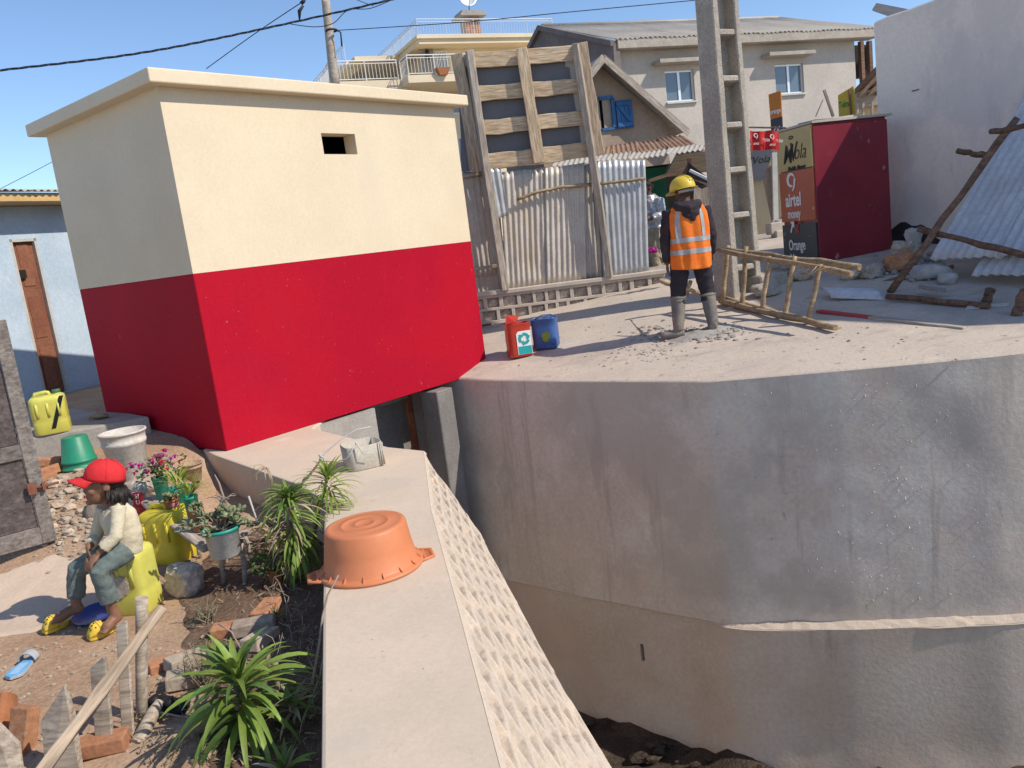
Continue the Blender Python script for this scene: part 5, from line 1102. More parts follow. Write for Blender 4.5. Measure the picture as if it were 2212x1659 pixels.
b = M(); b.tube([hd + Rc @ V((-.03, -.0885, -.062)), hd + Rc @ V((0, -.0925, -.064)), hd + Rc @ V((.03, -.0885, -.062))], .003, 5); part('mouth', b, MT['redt'], chi)
b = M(); trunk(b, .94)
for A in ((shN, elN, wN), (shF, elF, wF)): b.tube([A[0]+V((0, 0, .004)), A[0].lerp(A[1], .5), A[1], A[1].lerp(A[2], .45), A[1].lerp(A[2], .70)], [.041, .038, .036, .035, .037], 12)
part('knit_top', crease(fuse(b, .0075, 'knit_top', 4), .0045, 18, 3), MT['shirt'], chi)
b = M(); b.tube([midH+V((0, 0, .05)), midH-V((0, 0, .03))], [(.092, .08), (.097, .085)], 14)
for h_, k_, a_ in ((hipN, kN, aN), (hipF, kF, aF)): b.tube([h_, h_.lerp(k_, .5), k_, k_.lerp(a_, .45), k_.lerp(a_, .80)], [.072, .064, .055, .052, .051], 14)
part('trousers', crease(fuse(b, .0075, 'trousers', 3), .006, 16, 6), MT['jeans'], chi)
# hair and cap
b = M(); b.ell(hd + Rc @ V((0, .026, .03)), (.079, .088, .09), Rc, 14); b.ell(hd + Rc @ V((0, .055, -.045)), (.066, .05, .075), Rc, 10)
for k in range(26):
    a = lerp(-.2, pi+.2, k/25); q = hd + Rc @ V((.078*cos(a), .03+.078*sin(a), -.02)); rr_ = random.Random(k)
    b.tube([q, q + Rc @ V((.012*cos(a)+rr_.uniform(-.008, .008), .014*sin(a)+.006, -.04)), q + Rc @ V((.016*cos(a)+rr_.uniform(-.02, .02), .024*sin(a)+rr_.uniform(-.01, .03), -.062-rr_.uniform(0, .025)))], [.013, .011, .004], 5)
part('hair', b, MT['hair'], chi)
b = M(); cq = hd + Rc @ V((0, .012, .045)); cR = Rc @ Matrix.Rotation(radians(-6), 3, 'X')
b.lathe([(.093, -.02), (.094, .0), (.090, .03), (.076, .062), (.052, .084), (.022, .094), (.001, .096)], 26, cq, cR, 1, 1.14); cp_ = part('cap', b, MT['capred'], chi); s_ = cp_.modifiers.new('s', 'SOLIDIFY'); s_.thickness = .003
def peak(i, j):
    u = lerp(-1, 1, i/14); t = j/5; x = .088*sin(u*1.25)*(1-.12*t); y = -.106*cos(u*.95) - .075*t*cos(u*1.1); return cq + cR @ V((x, y, -.016 - .022*t - .016*u*u*t*1.2 + .012*(1-u*u)*t))
b = M(); b.grid(peak, 15, 6); pk = part('cap_peak', b, MT['capred'], cp_); s_ = pk.modifiers.new('s', 'SOLIDIFY'); s_.thickness = .004
b = M(); b.ell(cq + cR @ V((0, 0, .098)), (.008, .008, .005), cR, 6)
for k in range(6):
    a = 2*pi*k/6; b.tube([cq + cR @ V((r*cos(a), r*1.14*sin(a), z+.002)) for r, z in ((.094, .0), (.090, .03), (.076, .062), (.052, .084), (.022, .094))], .0018, 4)
part('cap_seam', b, MT['capred'], cp_)
# foam clogs half off the heels
def clog(toe, heel, gz_, nm, strap=True):
    d = (toe-heel); d.z = 0; L = d.length; d.normalize(); s_ = V((-d.y, d.x, 0)); c0 = V((toe.x, toe.y, gz_)) - d*L*.5
    def W_(t): return .040*(sin(pi*min(1, .12+.95*t))**.5)*(1.08 if t < .45 else .92)
    cl = M(); n = 16; ring = [(lerp(.0, 1, k/n)) for k in range(n+1)]
    out = [c0 + d*L*(.5-t) + s_*W_(t) for t in ring] + [c0 + d*L*(.5-t) - s_*W_(t) for t in ring[::-1]]
    cl.prism(out, (0, 0, .022)); so2 = part('clog', cl, MT['croc'], chi, bevel=.006, seg=2)
    def up_(i, j):
        t = lerp(0.0, .52, i/14); a = pi*j/14; w_ = W_(t)*1.0; h_ = .020 + .048*sst(-.02, .22, t) ; return c0 + d*L*(.5-t) + s_*(w_*cos(a)) + V((0, 0, .018 + h_*sin(a)**.7*(1 if t > .02 else .5)))
    b = M(); b.grid(up_, 15, 15); u_ = part('clog_upper', b, MT['croc'], so2); q = u_.modifiers.new('s', 'SOLIDIFY'); q.thickness = .005
    for i, (t, a) in enumerate(((.12, .9), (.12, 1.5), (.12, 2.1), (.2, 1.2), (.2, 1.8), (.28, .8), (.28, 1.5), (.28, 2.2))):
        k = up_(int(t/.52*14), int(a/pi*14)); b = M(); b.ell(k, (.0045, .0045, .0045), n=5); part('vent_hole', b, MT['dark'], so2)
    if strap:
        b = M(); b.tube([c0 + d*L*(-.02) + s_*.042*cos(a) + V((0, 0, .03+.055*sin(a))) + d*.02*sin(a) for a in [pi*k/10 for k in range(11)]], [(.005, .010)]*11, 8); part('heel_strap', b, MT['croc'], so2)
        for e in (-1, 1): b = M(); b.ell(c0 - d*L*.02 + s_*.043*e + V((0, 0, .034)), (.007, .007, .007), n=6); part('rivet', b, MT['slipg'], so2)
cN0, cN1 = YP(192, 1386), YP(254, 1362); cF0, cF1 = YP(95, 1372), YP(158, 1346)
clog(cN0, cN1, yz(cN0.x, cN0.y)+.004, 'n'); clog(cF0, cF1, yz(cF0.x, cF0.y)+.006, 'f')
# ================================================================== things on the pavement
def pvpt(x, y, dz=0): p = PVP(x, y); p.z += dz; return p
# square paint tins
def tin(nm, lab, px, wpx, hpx, mt, rz, cat='tin', grp=None, inner=None, h=None):
    c = pvpt(*px); sc = c.y/1750; w_ = wpx*sc; h_ = h or hpx*sc; t = thing(nm, lab, cat, c, radians(rz), grp); r = w_/2/1.06
    b = M(); b.lathe([(r*.96, 0), (r, .012), (r*.985, h_*.3), (r, h_*.5), (r*.985, h_*.7), (r, h_-.006), (r*1.03, h_), (r*.97, h_+.001), (r*.95, h_-.01), (r*.95, h_*.55)], 32, sq=7); part('shell', b, mt, t, world=False)
    b = M(); b.lathe([(r*.94, h_*.55), (.001, h_*.56)], 20, sq=7); part('contents', b, inner or MT['grey'], t, world=False)
    return t, r, h_, c
t, r, h_, c = tin('paint_tin', 'square red tin with teal and white recycling label standing on the pavement', (1124, 768), 54, 72, MT['redcan'], 10)
Rz = Matrix.Rotation(radians(10), 3, 'Z'); o = c + Rz @ V((r*.28, -r*1.0-.003, h_*.46)); e1 = Rz @ V((1, 0, 0)); e2 = V((0, 0, 1))
plate(t, o, e1, e2, [(-.085, -.15), (.085, -.15), (.085, .12), (-.06, .12), (-.085, .09)], MT['whitet'], 'label', .003)
plate(t, o + V((0, -.003, 0)), e1, e2, [(-.075, -.145), (.08, -.145), (.08, -.055), (-.075, -.055)], MT['tealt'], 'label_strip', .003)
for a0 in (100, 220, 340):
    cx_, cy_ = .002, .03; plate(t, o + V((0, -.003, 0)), e1, e2, [(cx_+x, cy_+y) for x, y in arcpts(0, 0, .052, .034, a0, a0-78, 10, False)], MT['tealt'], 'arrow', .003)
    q = radians(a0-78); rr_ = .052; tip = [(cx_+(rr_+.032)*cos(q), cy_+(rr_+.032)*sin(q)), (cx_+(rr_-.032)*cos(q), cy_+(rr_-.032)*sin(q)), (cx_+rr_*cos(q-.75), cy_+rr_*sin(q-.75))]; plate(t, o + V((0, -.003, 0)), e1, e2, tip[::-1], MT['tealt'], 'arrow_head', .0034)
b = M()
b.prism([c + Rz @ V((-r*1.02, -r*.2, h_)), c + Rz @ V((-r*.2, -r*1.0, h_+.01)), c + Rz @ V((r*.4, r*.6, h_+.07)), c + Rz @ V((-r*.6, r*1.0, h_+.09))], (0, 0, .004)); part('bent_lid', b, MT['redcan'], t)
t, r, h_, c = tin('paint_tin', 'square blue tin smeared with cement beside the red tin', (1182, 750), 56, 64, MT['bluecan'], -14)
b = M()
for k in range(7): b.rock(c + V((random.Random(k).uniform(-r, r)*.6, random.Random(k+9).uniform(-r, r)*.6, h_-.01)), (.05, .05, .02), k)
part('dried_cement', b, MT['bluecan'], t); b = M(); b.tube([c+V((-r*.8, -r*.3, h_)), c+V((-r*.2, -r*.9, h_+.05)), c+V((r*.6, -r*.5, h_+.04)), c+V((r*.8, 0, h_))], .006, 6); part('handle', b, MT['bluecan'], t)
Rz = Matrix.Rotation(radians(-14), 3, 'Z'); plate(t, c + Rz @ V((r*.2, -r*1.005-.002, h_*.42)), Rz @ V((1, 0, 0)), V((0, 0, 1)), [(.05*cos(a)*(1+.35*noise.noise(V((cos(a)*2, sin(a)*2, 1)))), .06*sin(a)*(1+.4*noise.noise(V((cos(a)*2, sin(a)*2, 6))))) for a in [2*pi*k/20 for k in range(20)]], MT['leafy'], 'paint_smear', .003)
# pole ladder on its side
A0, A1 = pvpt(1566, 662, .05), pvpt(1806, 719, .05); hl_ = .60
ld = thing('pole_ladder', 'rough ladder of peeled poles lying on edge behind the worker', 'ladder', A1)
def up2(p, h_): return p + V((.03, .02, h_))
def lpole(nm, p, q, r, seed, wob=.012):
    b = M(); rr_ = random.Random(seed); P = stickpts(p, q, wob, 9, seed); b.tube(P, [r*rr_.uniform(.88, 1.1) for _ in P], 9); return part(nm, b, MT['pole'], ld)
dl = (A1-A0).normalized(); nl = V((-dl.y, dl.x, 0)).normalized()
T0_, T1_ = D(1552, 540, A0.y), D(1840, 592, A1.y-.05); T2_ = D(1857, 577, A1.y+.25)
lpole('rail', A0-dl*.1, A1, .032, 1); lpole('rail', A0+nl*.07-dl*.1+V((0, 0, .02)), D(1814, 714, A1.y+.08), .034, 2); lpole('rail', T0_, T1_, .03, 3); lpole('rail', T0_+nl*.07, T2_, .032, 4)
for k, (p, q) in enumerate((((1560, 652), (1573, 530)), ((1603, 682), (1612, 532)), ((1643, 696), (1662, 553)), ((1690, 716), (1717, 553)), ((1741, 716), (1773, 570)), ((1482, 640), (1492, 606)))):
    f = (p[0]-1566)/(1806-1566); yy = lerp(A0.y, A1.y, f); P = stickpts(D(*p, yy-.03), D(*q, yy-.05), .006, 6, k); b = M(); b.tube(P, [.03, .029, .028, .027, .026, .025], 8); part('rung', b, MT['pole'], ld)
lpole('rail_tail', D(1424, 605, A0.y+.25), A0-dl*.05+V((0, 0, .02)), .028, 8)
for k in range(5):
    q = D(1776-10*k, 585+4*k, A1.y+.05); b = M(); b.tube([q, q+V((.05, -.02, .03)), q+V((.12, -.03, .02+.02*k))], .003, 4); part('bark_fibre', b, MT['pole'], ld)
# loose stick and concrete crumbs
b = M(); p = pvpt(1392, 727, .01); b.tube([p, p.lerp(D(1362, 690, p.y+.25), .5), D(1362, 690, p.y+.25)], [.014, .014, .011], 7); solo('stick', b, MT['woodg'], 'short grey stick lying alone between the tins and the worker', 'stick')
rnd = random.Random(21); b = M()
for k in range(640):
    if k < 330: x, y = rnd.gauss(1500, 62), rnd.gauss(722, 9)
    elif k < 490: x, y = rnd.gauss(1400, 45), rnd.gauss(760, 13)
    elif k < 570: x, y = rnd.uniform(1080, 1600), rnd.uniform(700, 800)
    else: x, y = rnd.uniform(1600, 2200), rnd.uniform(690, 780)
    s_ = rnd.choice((.006, .008, .011, .016)) if k > 330 else rnd.choice((.01, .016, .022, .03))
    if y > 812-(x-1550)*.06*(x > 1550): continue
    p = PVP(x, y)
    if p is None: continue
    b.rock(p+V((0, 0, s_*.25)), (s_, s_*rnd.uniform(.7, 1.3), s_*.6), k, sub=1)
solo('concrete_crumbs', b, MT['grey'], kind='stuff')
b = M(); q0 = pvpt(1512, 724)
b.grid(lambda i, j: (q0.x+lerp(-.42, .42, i/24), q0.y+lerp(-.22, .26, j/16), pv(q0.x+lerp(-.42, .42, i/24), q0.y+lerp(-.22, .26, j/16)) - .012 + max(0, 1-(abs(i/12-1)**2+abs(j/8-1)**2))*(.045+.03*noise.noise(V((i*.4, j*.5, 2))))), 25, 17)
solo('mortar_heap', b, MT['grey'], 'low heap of broken wet mortar at the feet of the worker', 'mortar heap')
# odds and ends in the shade at right
m_ = thing('metal_scrap', 'bent bluish offcut of corrugated sheet lying on the pavement', 'metal scrap', pvpt(1850, 652))
a, c, d = pvpt(1796, 650, .03), pvpt(1912, 648, .02), pvpt(1905, 618, .0)
e1 = (c-a); b = M(); b.grid(lambda i, j: a + e1*(i/12) + V((0, .30*j/8, .10*sin(pi*.62*j/8) + .012*sin(j*2.2) - .02*(i/12))), 13, 9); o_ = part('sheet', b, MT['zincblue'], m_); s_ = o_.modifiers.new('s', 'SOLIDIFY'); s_.thickness = .002
bdp, bdq = pvpt(1768, 674, .012), pvpt(2086, 712, .012)
t = thing('board', 'long flat board half painted maroon lying in the shade', 'board', bdp); md = bdp.lerp(bdq, .40)
plank('painted_half', bdp, md, .09, .02, MT['redt'], t, wav=.004, seed=2); plank('bare_half', md, bdq, .085, .022, MT['woodg'], t, wav=.004, seed=3)
b = M(); P = stickpts(pvpt(1916, 649, .04), pvpt(2138, 668, .03), .008, 8, 5); b.tube(P, [.03, .031, .03, .032, .033, .034, .033, .03], 9); solo('pole', b, MT['poled'], 'dark round pole lying behind the painted board', 'pole')
b = M(); p = pvpt(2085, 672, .01); b.prism([p, p+V((.38, -.05, 0)), p+V((.42, .0, .01)), p+V((.05, .05, .02))], (0, 0, .008)); solo('offcut', b, MT['zinc'], 'small pale tin strip on the ground beside the dark pole', 'metal scrap')
b = M(); b.prism([pvpt(1985, 640, .07), pvpt(2045, 645, .06), pvpt(2045, 640, .06), pvpt(1985, 634, .07)], (0, 0, .02)); solo('lath', b, MT['woodg'], 'thin grey lath resting on the dark pole', 'lath')
# lean-to of old sheets against the tall wall
QA = D(2010, 560, 9.0); e1 = V((.40, -.916, 0)); zb5 = QA.z; cc = None
def leanpt(u, v_, sl_=None): return QA + e1*u + V((.916*cos(LT), .40*cos(LT), sin(LT)))*v_
LT = radians(52); best = None
for k in range(20, 80):
    LT = radians(k); p = leanpt(0, 1.4); v_ = p-CAM; w_ = v_ @ FW; X = 1106+F*(v_ @ RT)/w_; Y = 829.5-F*(v_ @ UP)/w_
    tx = 2010 + (560-Y)*(2212-2010)/(560-215)
    if best is None or abs(tx-X) < best[0]: best = (abs(tx-X), k)
LT = radians(best[1])
ln = thing('lean_to', 'tumbledown lean-to of bluish corrugated sheets on dark poles at the right edge', 'shelter', pvpt(2140, 660))
vdir = V((.916*cos(LT), .40*cos(LT), sin(LT)))
for k in range(3): corr_sheet('corrugated_sheet', leanpt(-.02+.80*k, 0)+V((-.012, -.006, .01))*(k % 2), e1, vdir, .86, 2.7, MT['zincblue'], ln, pitch=.105, amp=.013, seed=k+4, n2=16, dent=.03)
corr_sheet('corrugated_sheet', leanpt(.55, -.18)+V((.03, .03, -.05)), e1, vdir, .9, .5, MT['zincblue'], ln, pitch=.105, amp=.012, seed=31, n2=6, dent=.03, label='short torn sheet hanging under the lower edge')
def dpole(px, Ya, Yb, r, seed, par=ln, mt=None):
    P = stickpts(D(*px[0], Ya), D(*px[1], Yb), .012, 8, seed); rr_ = random.Random(seed); b = M(); b.tube(P, [r*rr_.uniform(.85, 1.12) for _ in P], 8); return part('dark_pole', b, mt or MT['poled'], par)
pb_ = PVP(1922, 632); dpole(((2197, 256), (1922, 632)), 8.6, pb_.y, .038, 1); dpole(((1985, 494), (2230, 556)), 8.85, 7.7, .033, 2); dpole(((2140, 284), (2225, 272)), 8.4, 8.0, .03, 3); dpole(((2068, 326), (2128, 336)), 9.4, 9.2, .035, 4)
dpole(((1905, 612), (2060, 575)), 9.2, 8.9, .025, 5); lg1 = PVP(2128, 655); dpole(((2140, 625), (2128, 655)), lg1.y, lg1.y, .045, 6); lg2 = PVP(2200, 680); dpole(((2215, 628), (2196, 682)), lg2.y, lg2.y, .05, 7)
# stones and sacks in front of the tall wall
for k, (x, y, sx, sy, sz, mt, nm, lab, cat) in enumerate((
    (1692, 590, .17, .14, .10, 'stone', 'stone', 'grey stone by the corner of the kiosk under the ladder end', 'stone'),
    (1733, 597, .17, .14, .11, 'stone', 'stone', 'rounded grey stone just right of the ladder top', 'stone'),
    (1836, 597, .12, .1, .07, 'stone', 'stone', 'flat stone tucked under the kiosk side', 'stone'),
    (1880, 592, .17, .13, .09, 'stone', 'stone', 'low stone at the far end of the kiosk base', 'stone'),
    (1958, 545, .16, .14, .13, 'stone', 'stone', 'blocky stone on the heap by the tall wall', 'stone'),
    (1945, 578, .2, .15, .12, 'brick', 'stone', 'reddish broken block on the heap by the tall wall', 'stone'),
    (1975, 520, .13, .1, .12, 'sack', 'sack', 'white sack crumpled on top of the stone heap', 'sack'),
    (2010, 596, .22, .13, .10, 'sack', 'sack', 'large pale sack lying under the lean-to edge', 'sack'),
    (2046, 606, .13, .10, .07, 'sack', 'sack', 'small pale sack in front of the large one', 'sack'),
    (1420, 570, .23, .16, .15, 'stone', 'stone', 'big pale boulder at the broken end of the block wall', 'boulder'),
    (1655, 632, .18, .14, .09, 'cpole', 'stone', 'concrete lump beside the foot of the electricity post', 'stone'))):
    p = PVP(x, y+6)
    if nm == 'sack' and y == 520: p = PVP(x, 566); p.z += .22
    if (x, y) == (1958, 545): p = PVP(x, 572); p.z += .08
    b = M(); b.rock((0, 0, sz*.75), (sx, sy, sz), k+40, sub=3, rough=.4 if mt != 'sack' else .3, sm=mt == 'sack'); o_ = part(nm, b, MT[mt], None); o_.location = p; o_.rotation_euler = (0, 0, k*1.3); tagp(o_, lab, cat)
hp_ = M(); rnd = random.Random(77)
for k in range(90):
    p = PVP(rnd.gauss(1965, 30), rnd.gauss(580, 12)); s_ = rnd.uniform(.02, .07); hp_.rock(p+V((0, 0, s_*.4)), (s_, s_*.8, s_*.7), k, sub=1)
solo('rubble', hp_, MT['grey'], kind='stuff')
# cloth heap with bright colours at the stall
b = M(); p = D(1412, 545, 12.5)
for k in range(9): b.rock(p+V((.04*(k % 3)-.05, .03*(k//3), .02+.03*(k % 2))), (.035, .03, .03), k, sub=2)
solo('cloth_bundle', b, MT['petal'], 'small magenta and purple cloth bundle at the stall corner', 'cloth')
# ================================================================== blue house, gate and the yard
BL = D(145, 845, 10.2); LA = 65.0; lx = V((cos(radians(LA)), sin(radians(LA)), 0)); ly = V((-lx.y, lx.x, 0)); LB = V((BL.x, BL.y, 0))
bh = thing('blue_house', 'pale blue limewashed house with a rusty steel door behind the small building', 'house', LB, radians(LA))
def bp(x, y, yy=0): P = PL(x, y, BL + ly*yy, LA); return (P-LB) @ lx, P.z
def bbox(nm, u0, u1, y0, y1, z0, z1, mt, par=None, bev=0, lab=None):
    b = M(); b.box(((u0+u1)/2, (y0+y1)/2, (z0+z1)/2), (u1-u0, y1-y0, z1-z0)); return part(nm, b, mt, par or bh, world=False, bevel=bev, label=lab)
d0, dz1 = bp(19, 517); d1, _ = bp(78, 515); _, dz0 = bp(145, 845); d0b, _ = bp(92, 845); zr = bp(110, 445)[1]
xs = [-7, d0, d1, 4.0]; zz = [-.5, dz0, dz1, zr]; b = M()
for i in range(3):
    for j in range(3):
        if i == 1 and j == 1:
            a, c, e_, f_ = xs[1], xs[2], zz[1], zz[2]; b.add([(a, 0, e_), (c, 0, e_), (c, 0, f_), (a, 0, f_), (a, .1, e_), (c, .1, e_), (c, .1, f_), (a, .1, f_)], [(0, 1, 5, 4), (1, 2, 6, 5), (2, 3, 7, 6), (3, 0, 4, 7)]); continue
        b.add([(xs[i], 0, zz[j]), (xs[i+1], 0, zz[j]), (xs[i+1], 0, zz[j+1]), (xs[i], 0, zz[j+1])], [(0, 1, 2, 3)])
b.box((-1.5, 2.1, 1.0), (11, 4, 3)); part('front_wall', b, MT['bluewall'], bh, world=False)
dr_ = bbox('door', d0+.03, d1-.03, .05, .09, dz0+.01, dz1-.03, MT['rust'])
for k in range(3): bbox('pressed_panel', d0+.1, d1-.1, .042, .052, lerp(dz0, dz1, k/3)+.07, lerp(dz0, dz1, (k+1)/3)-.05, MT['rust'], dr_, .004)
for a, c, e_, f_ in ((d0, d0+.035, dz0, dz1), (d1-.035, d1, dz0, dz1), (d0, d1, dz1-.035, dz1)): bbox('door_frame', a, c, .0, .045, e_, f_, MT['oldwhite'])
bbox('door_latch', d0+.05, d0+.13, .01, .05, dz0+1.45, dz0+1.55, MT['dark'], dr_)
zt2 = bp(110, 416, -.35)[1]; zt1 = bp(110, 436, -.35)[1]
bbox('roof_edge', -7, 1.9, -.36, 4.2, zt1, zt2, mat('ochre_fascia', (.62, .42, .19), (.56, .37, .17), s=3), None, .01)
for k in range(14): 
    corr_sheet('roof_sheet', LB + lx*(-7+.62*k) - ly*.42 + V((0, 0, zt2+.02)), lx, ly*4 + V((0, 0, .55)), .66, 4.2, MT['roofz'], bh, pitch=.09, amp=.012, seed=k, n2=3)
# concrete landing in front
la = thing('landing', 'raised concrete landing between the blue house and the small building', 'landing', G(210, 900, .28))
P = [G(-140, 982, .28), G(75, 944, .28), G(200, 922, .28), G(322, 899, .28), BC + by*1.6 + V((0, 0, .28)), BC + by*3.2 + V((0, 0, .28)), LB + lx*1.5 + V((0, 0, .28)), LB - lx*5 + V((0, 0, .28))]
b = M(); b.prism([V((p.x, p.y, -.6)) for p in P], (0, 0, .88)); part('slab', b, MT['grey'], la, bevel=.02, seg=2)
# gate leaf of dark timber
g0, g1 = YP(0, 1230), YP(124, 1171); gd = (g1-g0); gd.z = 0; gd.normalize(); gn = V((gd.y, -gd.x, 0)); W1 = (g1-g0).length
ga = thing('timber_gate', 'dark weathered timber gate leaf with iron bolt at the left edge', 'gate', g1)
zt = HZ(11, 690, g1); zb6 = g1.z+.02; GAZ = math.degrees(atan2(gd.y, gd.x))
def gp(x, y): P = PL(x, y, g1, GAZ); return (P-g1) @ gd, P.z
def gb(nm, u0, u1, z0, z1, th, off, mt, par=None):
    b = M(); q = g1 + gd*((u0+u1)/2) + gn*off; b.box((q.x, q.y, (z0+z1)/2), (u1-u0, th, z1-z0), Matrix.Rotation(radians(GAZ), 3, 'Z')); return part(nm, b, mt, par or ga, bevel=.004)
gl_ = -1.0; sw_ = .085
gb('stile', -sw_, 0, zb6, zt, .045, 0, MT['gatef']); gb('stile', gl_-.1, gl_, zb6, zt, .045, 0, MT['gatef'])
zm = gp(60, 972)[1]
for z, h_ in ((zb6+.06, .12), (zm, .10), (zt-.05, .10)): gb('rail', gl_, -sw_, z-h_/2, z+h_/2, .042, 0, MT['gatef'])
for k in range(3):
    for z0, z1 in ((zb6+.12, zm-.05), (zm+.05, zt-.1)): gb('panel_board', gl_+.003+(1-.085)*k/3, gl_-.003+(1-.085)*(k+1)/3, z0, z1, .02, -.006, MT['gate'])
u_, z_ = gp(82, 1050); b = M(); q = g1 + gd*u_ + V((0, 0, z_-g1.z)) + gn*.045; b.tube([q - gd*.07, q + gd*.12], .009, 7); b.box(q - gd*.04, (.05, .02, .075), Matrix.Rotation(radians(GAZ), 3, 'Z')); b.box(q + gd*.03, (.02, .03, .05), Matrix.Rotation(radians(GAZ), 3, 'Z')); part('bolt', b, MT['rust'], ga)
# jerrycans
def jerry(nm, lab, c, rz, w_, d_, h_, mt, cap, grp='yellow jerrycans'):
    t = thing(nm, lab, 'jerrycan', c, radians(rz), grp); b = M(); n = 40; K_ = [(0, .94), (.015, 1), (.30*h_, 1.0), (.34*h_, .975), (.38*h_, 1.0), (.80*h_, 1.0), (.86*h_, .985), (.90*h_, .90), (.925*h_, .78), (.93*h_, .02)]
    def fn(i, j):
        z, k = K_[j]; th = 2*pi*i/n; ex = 6; s_ = (abs(cos(th))**ex+abs(sin(th))**ex)**(-1/ex); return (w_/2*k*s_*cos(th), d_/2*k*s_*sin(th), z)
    b.grid(fn, n+1, len(K_)); part('body', b, mt, t, world=False)
    b = M()
    for x in (-.30*w_, 0, .30*w_):
        b.tube([(x, -d_*.5-.001, .42*h_), (x, -d_*.5-.003, .6*h_), (x, -d_*.5-.001, .76*h_)], [(.012, .006)]*3, 6); b.tube([(x, d_*.5, .42*h_), (x, d_*.5+.002, .76*h_)], [(.012, .005)]*2, 6)
    part('moulded_rib', b, mt, t, world=False, kind='stuff')
    b = M(); b.tube([(-w_*.34, 0, .90*h_), (-w_*.30, 0, .985*h_), (0, 0, 1.0*h_), (w_*.06, 0, .985*h_), (w_*.1, 0, .9*h_)], [.018, .017, .016, .017, .018], 10); part('handle', b, mt, t, world=False)
    b = M(); b.lathe([(.032, .90*h_), (.032, .96*h_)], 16, (w_*.29, 0, 0)); part('spout', b, mt, t, world=False)
    b = M(); b.lathe([(.036, .955*h_), (.037, .965*h_), (.036, 1.02*h_), (.032, 1.03*h_), (.001, 1.03*h_)], 18, (w_*.29, 0, 0)); part('screw_cap', b, MT[cap], t, world=False)
    return t
pA, pB = YP(362, 1292), YP(320, 1330); dv = (pA-pB); dv.z = 0; az = math.degrees(atan2(dv.y, dv.x)); dd = dv.length; dv.normalize(); pr_ = V((-dv.y, dv.x, 0))
cw = .27; cc_ = pB + dv*dd/2 + pr_*cw/2; cc_.z = pB.z
h1 = .415
j1 = jerry('jerrycan', 'pale lime yellow jerrycan with green cap and torn label under the child', cc_, az+90, cw, max(.2, min(.30, dd)), h1, MT['limepl'], 'greencap')
b = M(); o_ = pB + pr_*.15 - dv*.004 + V((0, 0, .19)); rr_ = random.Random(4)
ring = [(.085*cos(a)*(1+.25*rr_.uniform(-1, 1)), .075*sin(a)*(1+.3*rr_.uniform(-1, 1))) for a in [2*pi*k/26 for k in range(26)]]
plate(j1, o_, -pr_, V((0, 0, 1)), ring, mat('torn_paper', (.58, .54, .48), (.42, .33, .27), s=18, fine=.2, stain=[((.25, .3, .42), 14, .6, .64, (1, 1, 1), .8)]), 'torn_label', .003)
p2 = YP(378, 1221); j2 = jerry('jerrycan', 'bright yellow jerrycan with pink cap behind the lime one', p2 + V((-.06, .13, 0)), -14, .29, .24, .385, MT['yellowpl'], 'pinkcap')
q3 = G(104, 940, .28) + V((-.02, .14, 0)); j3 = jerry('jerrycan', 'yellow jerrycan with a black painted stroke standing on the landing', q3, 24, .29, .25, .37, MT['limepl'], 'greencap')
Rz = Matrix.Rotation(radians(24), 3, 'Z'); plate(j3, q3 + Rz @ V((.06, -.1285, .19)), Rz @ V((1, 0, 0)), V((0, 0, 1)), [(-.06+.02*noise.noise(V((k, 1, 0)))+.11*k/8, -.14+.28*k/8) for k in range(9)] + [(-.025+.02*noise.noise(V((k, 5, 0)))+.11*k/8, -.14+.28*k/8) for k in range(8, -1, -1)], MT['black'], 'painted_stroke', .003)
# buckets
def bucket(nm, lab, c, r0, r1, h_, mt, cat='bucket', flip=False, bail=True, inner=True, rim=None, tilt=None, thick=.006):
    t = thing(nm, lab, cat, c); R = Matrix.Rotation(pi, 3, 'X') if flip else (tilt or Matrix.Identity(3)); o = V(c) + (V((0, 0, h_)) if flip else V((0, 0, 0)))
    b = M(); b.lathe([(r0*.95, .0), (r0, .006), (lerp(r0, r1, .72), h_*.72), (lerp(r0, r1, .72)+.006, h_*.73), (lerp(r0, r1, .8)+.006, h_*.80), (lerp(r0, r1, .8), h_*.81), (r1, h_*.95), (r1+.010, h_*.955), (r1+.010, h_), (r1-thick, h_), (r0-thick, .02), (.001, .02)], 32, o, R); part('body', b, mt, t)
    if rim: b = M(); b.lathe([(r1+.002, h_*.94), (r1+.012, h_*.95), (r1+.012, h_+.004), (r1-.006, h_+.004), (r1-.007, h_*.95)], 32, o, R); part('rim', b, rim, t)
    return t, o, R
wb = YP(284, 1032); t, o, R = bucket('bucket', 'large white bucket crusted with cement beside the landing', wb, .125, .165, .375, MT['whitepl'])
b = M(); b.lathe([(.13, .03), (.16, .33)], 28, wb); 
gbp = G(176, 1017, .0); gbp.z = yz(gbp.x, gbp.y); bucket('bucket', 'green bucket standing upside down against the landing', gbp, .10, .145, .27, MT['greenpl'], flip=True)
# white bundle the white bucket leans on
b = M(); p = YP(296, 1072); b.rock(p + V((0, .1, .02)), (.2, .16, .10), 3, sub=3, rough=.25); solo('boulder', b, MT['rubble'], 'flat pale boulder in front of the white bucket', 'boulder')
b = M(); p = YP(225, 1120); b.rock(p + V((0, .12, .04)), (.17, .15, .14), 8, sub=3, rough=.22, sm=True); solo('boulder', b, MT['rubble'], 'big smooth boulder directly behind the seated child', 'boulder')
b = M(); p = YP(396, 1294); b.rock(p + V((0, .08, .09)), (.115, .10, .105), 22, Matrix.Rotation(radians(-24), 3, 'Z') @ Matrix.Rotation(radians(10), 3, 'Y'), sub=3, rough=.22, cube=.85); solo('boulder', b, MT['stone'], 'squarish white flecked block beside the two jerrycans', 'boulder')
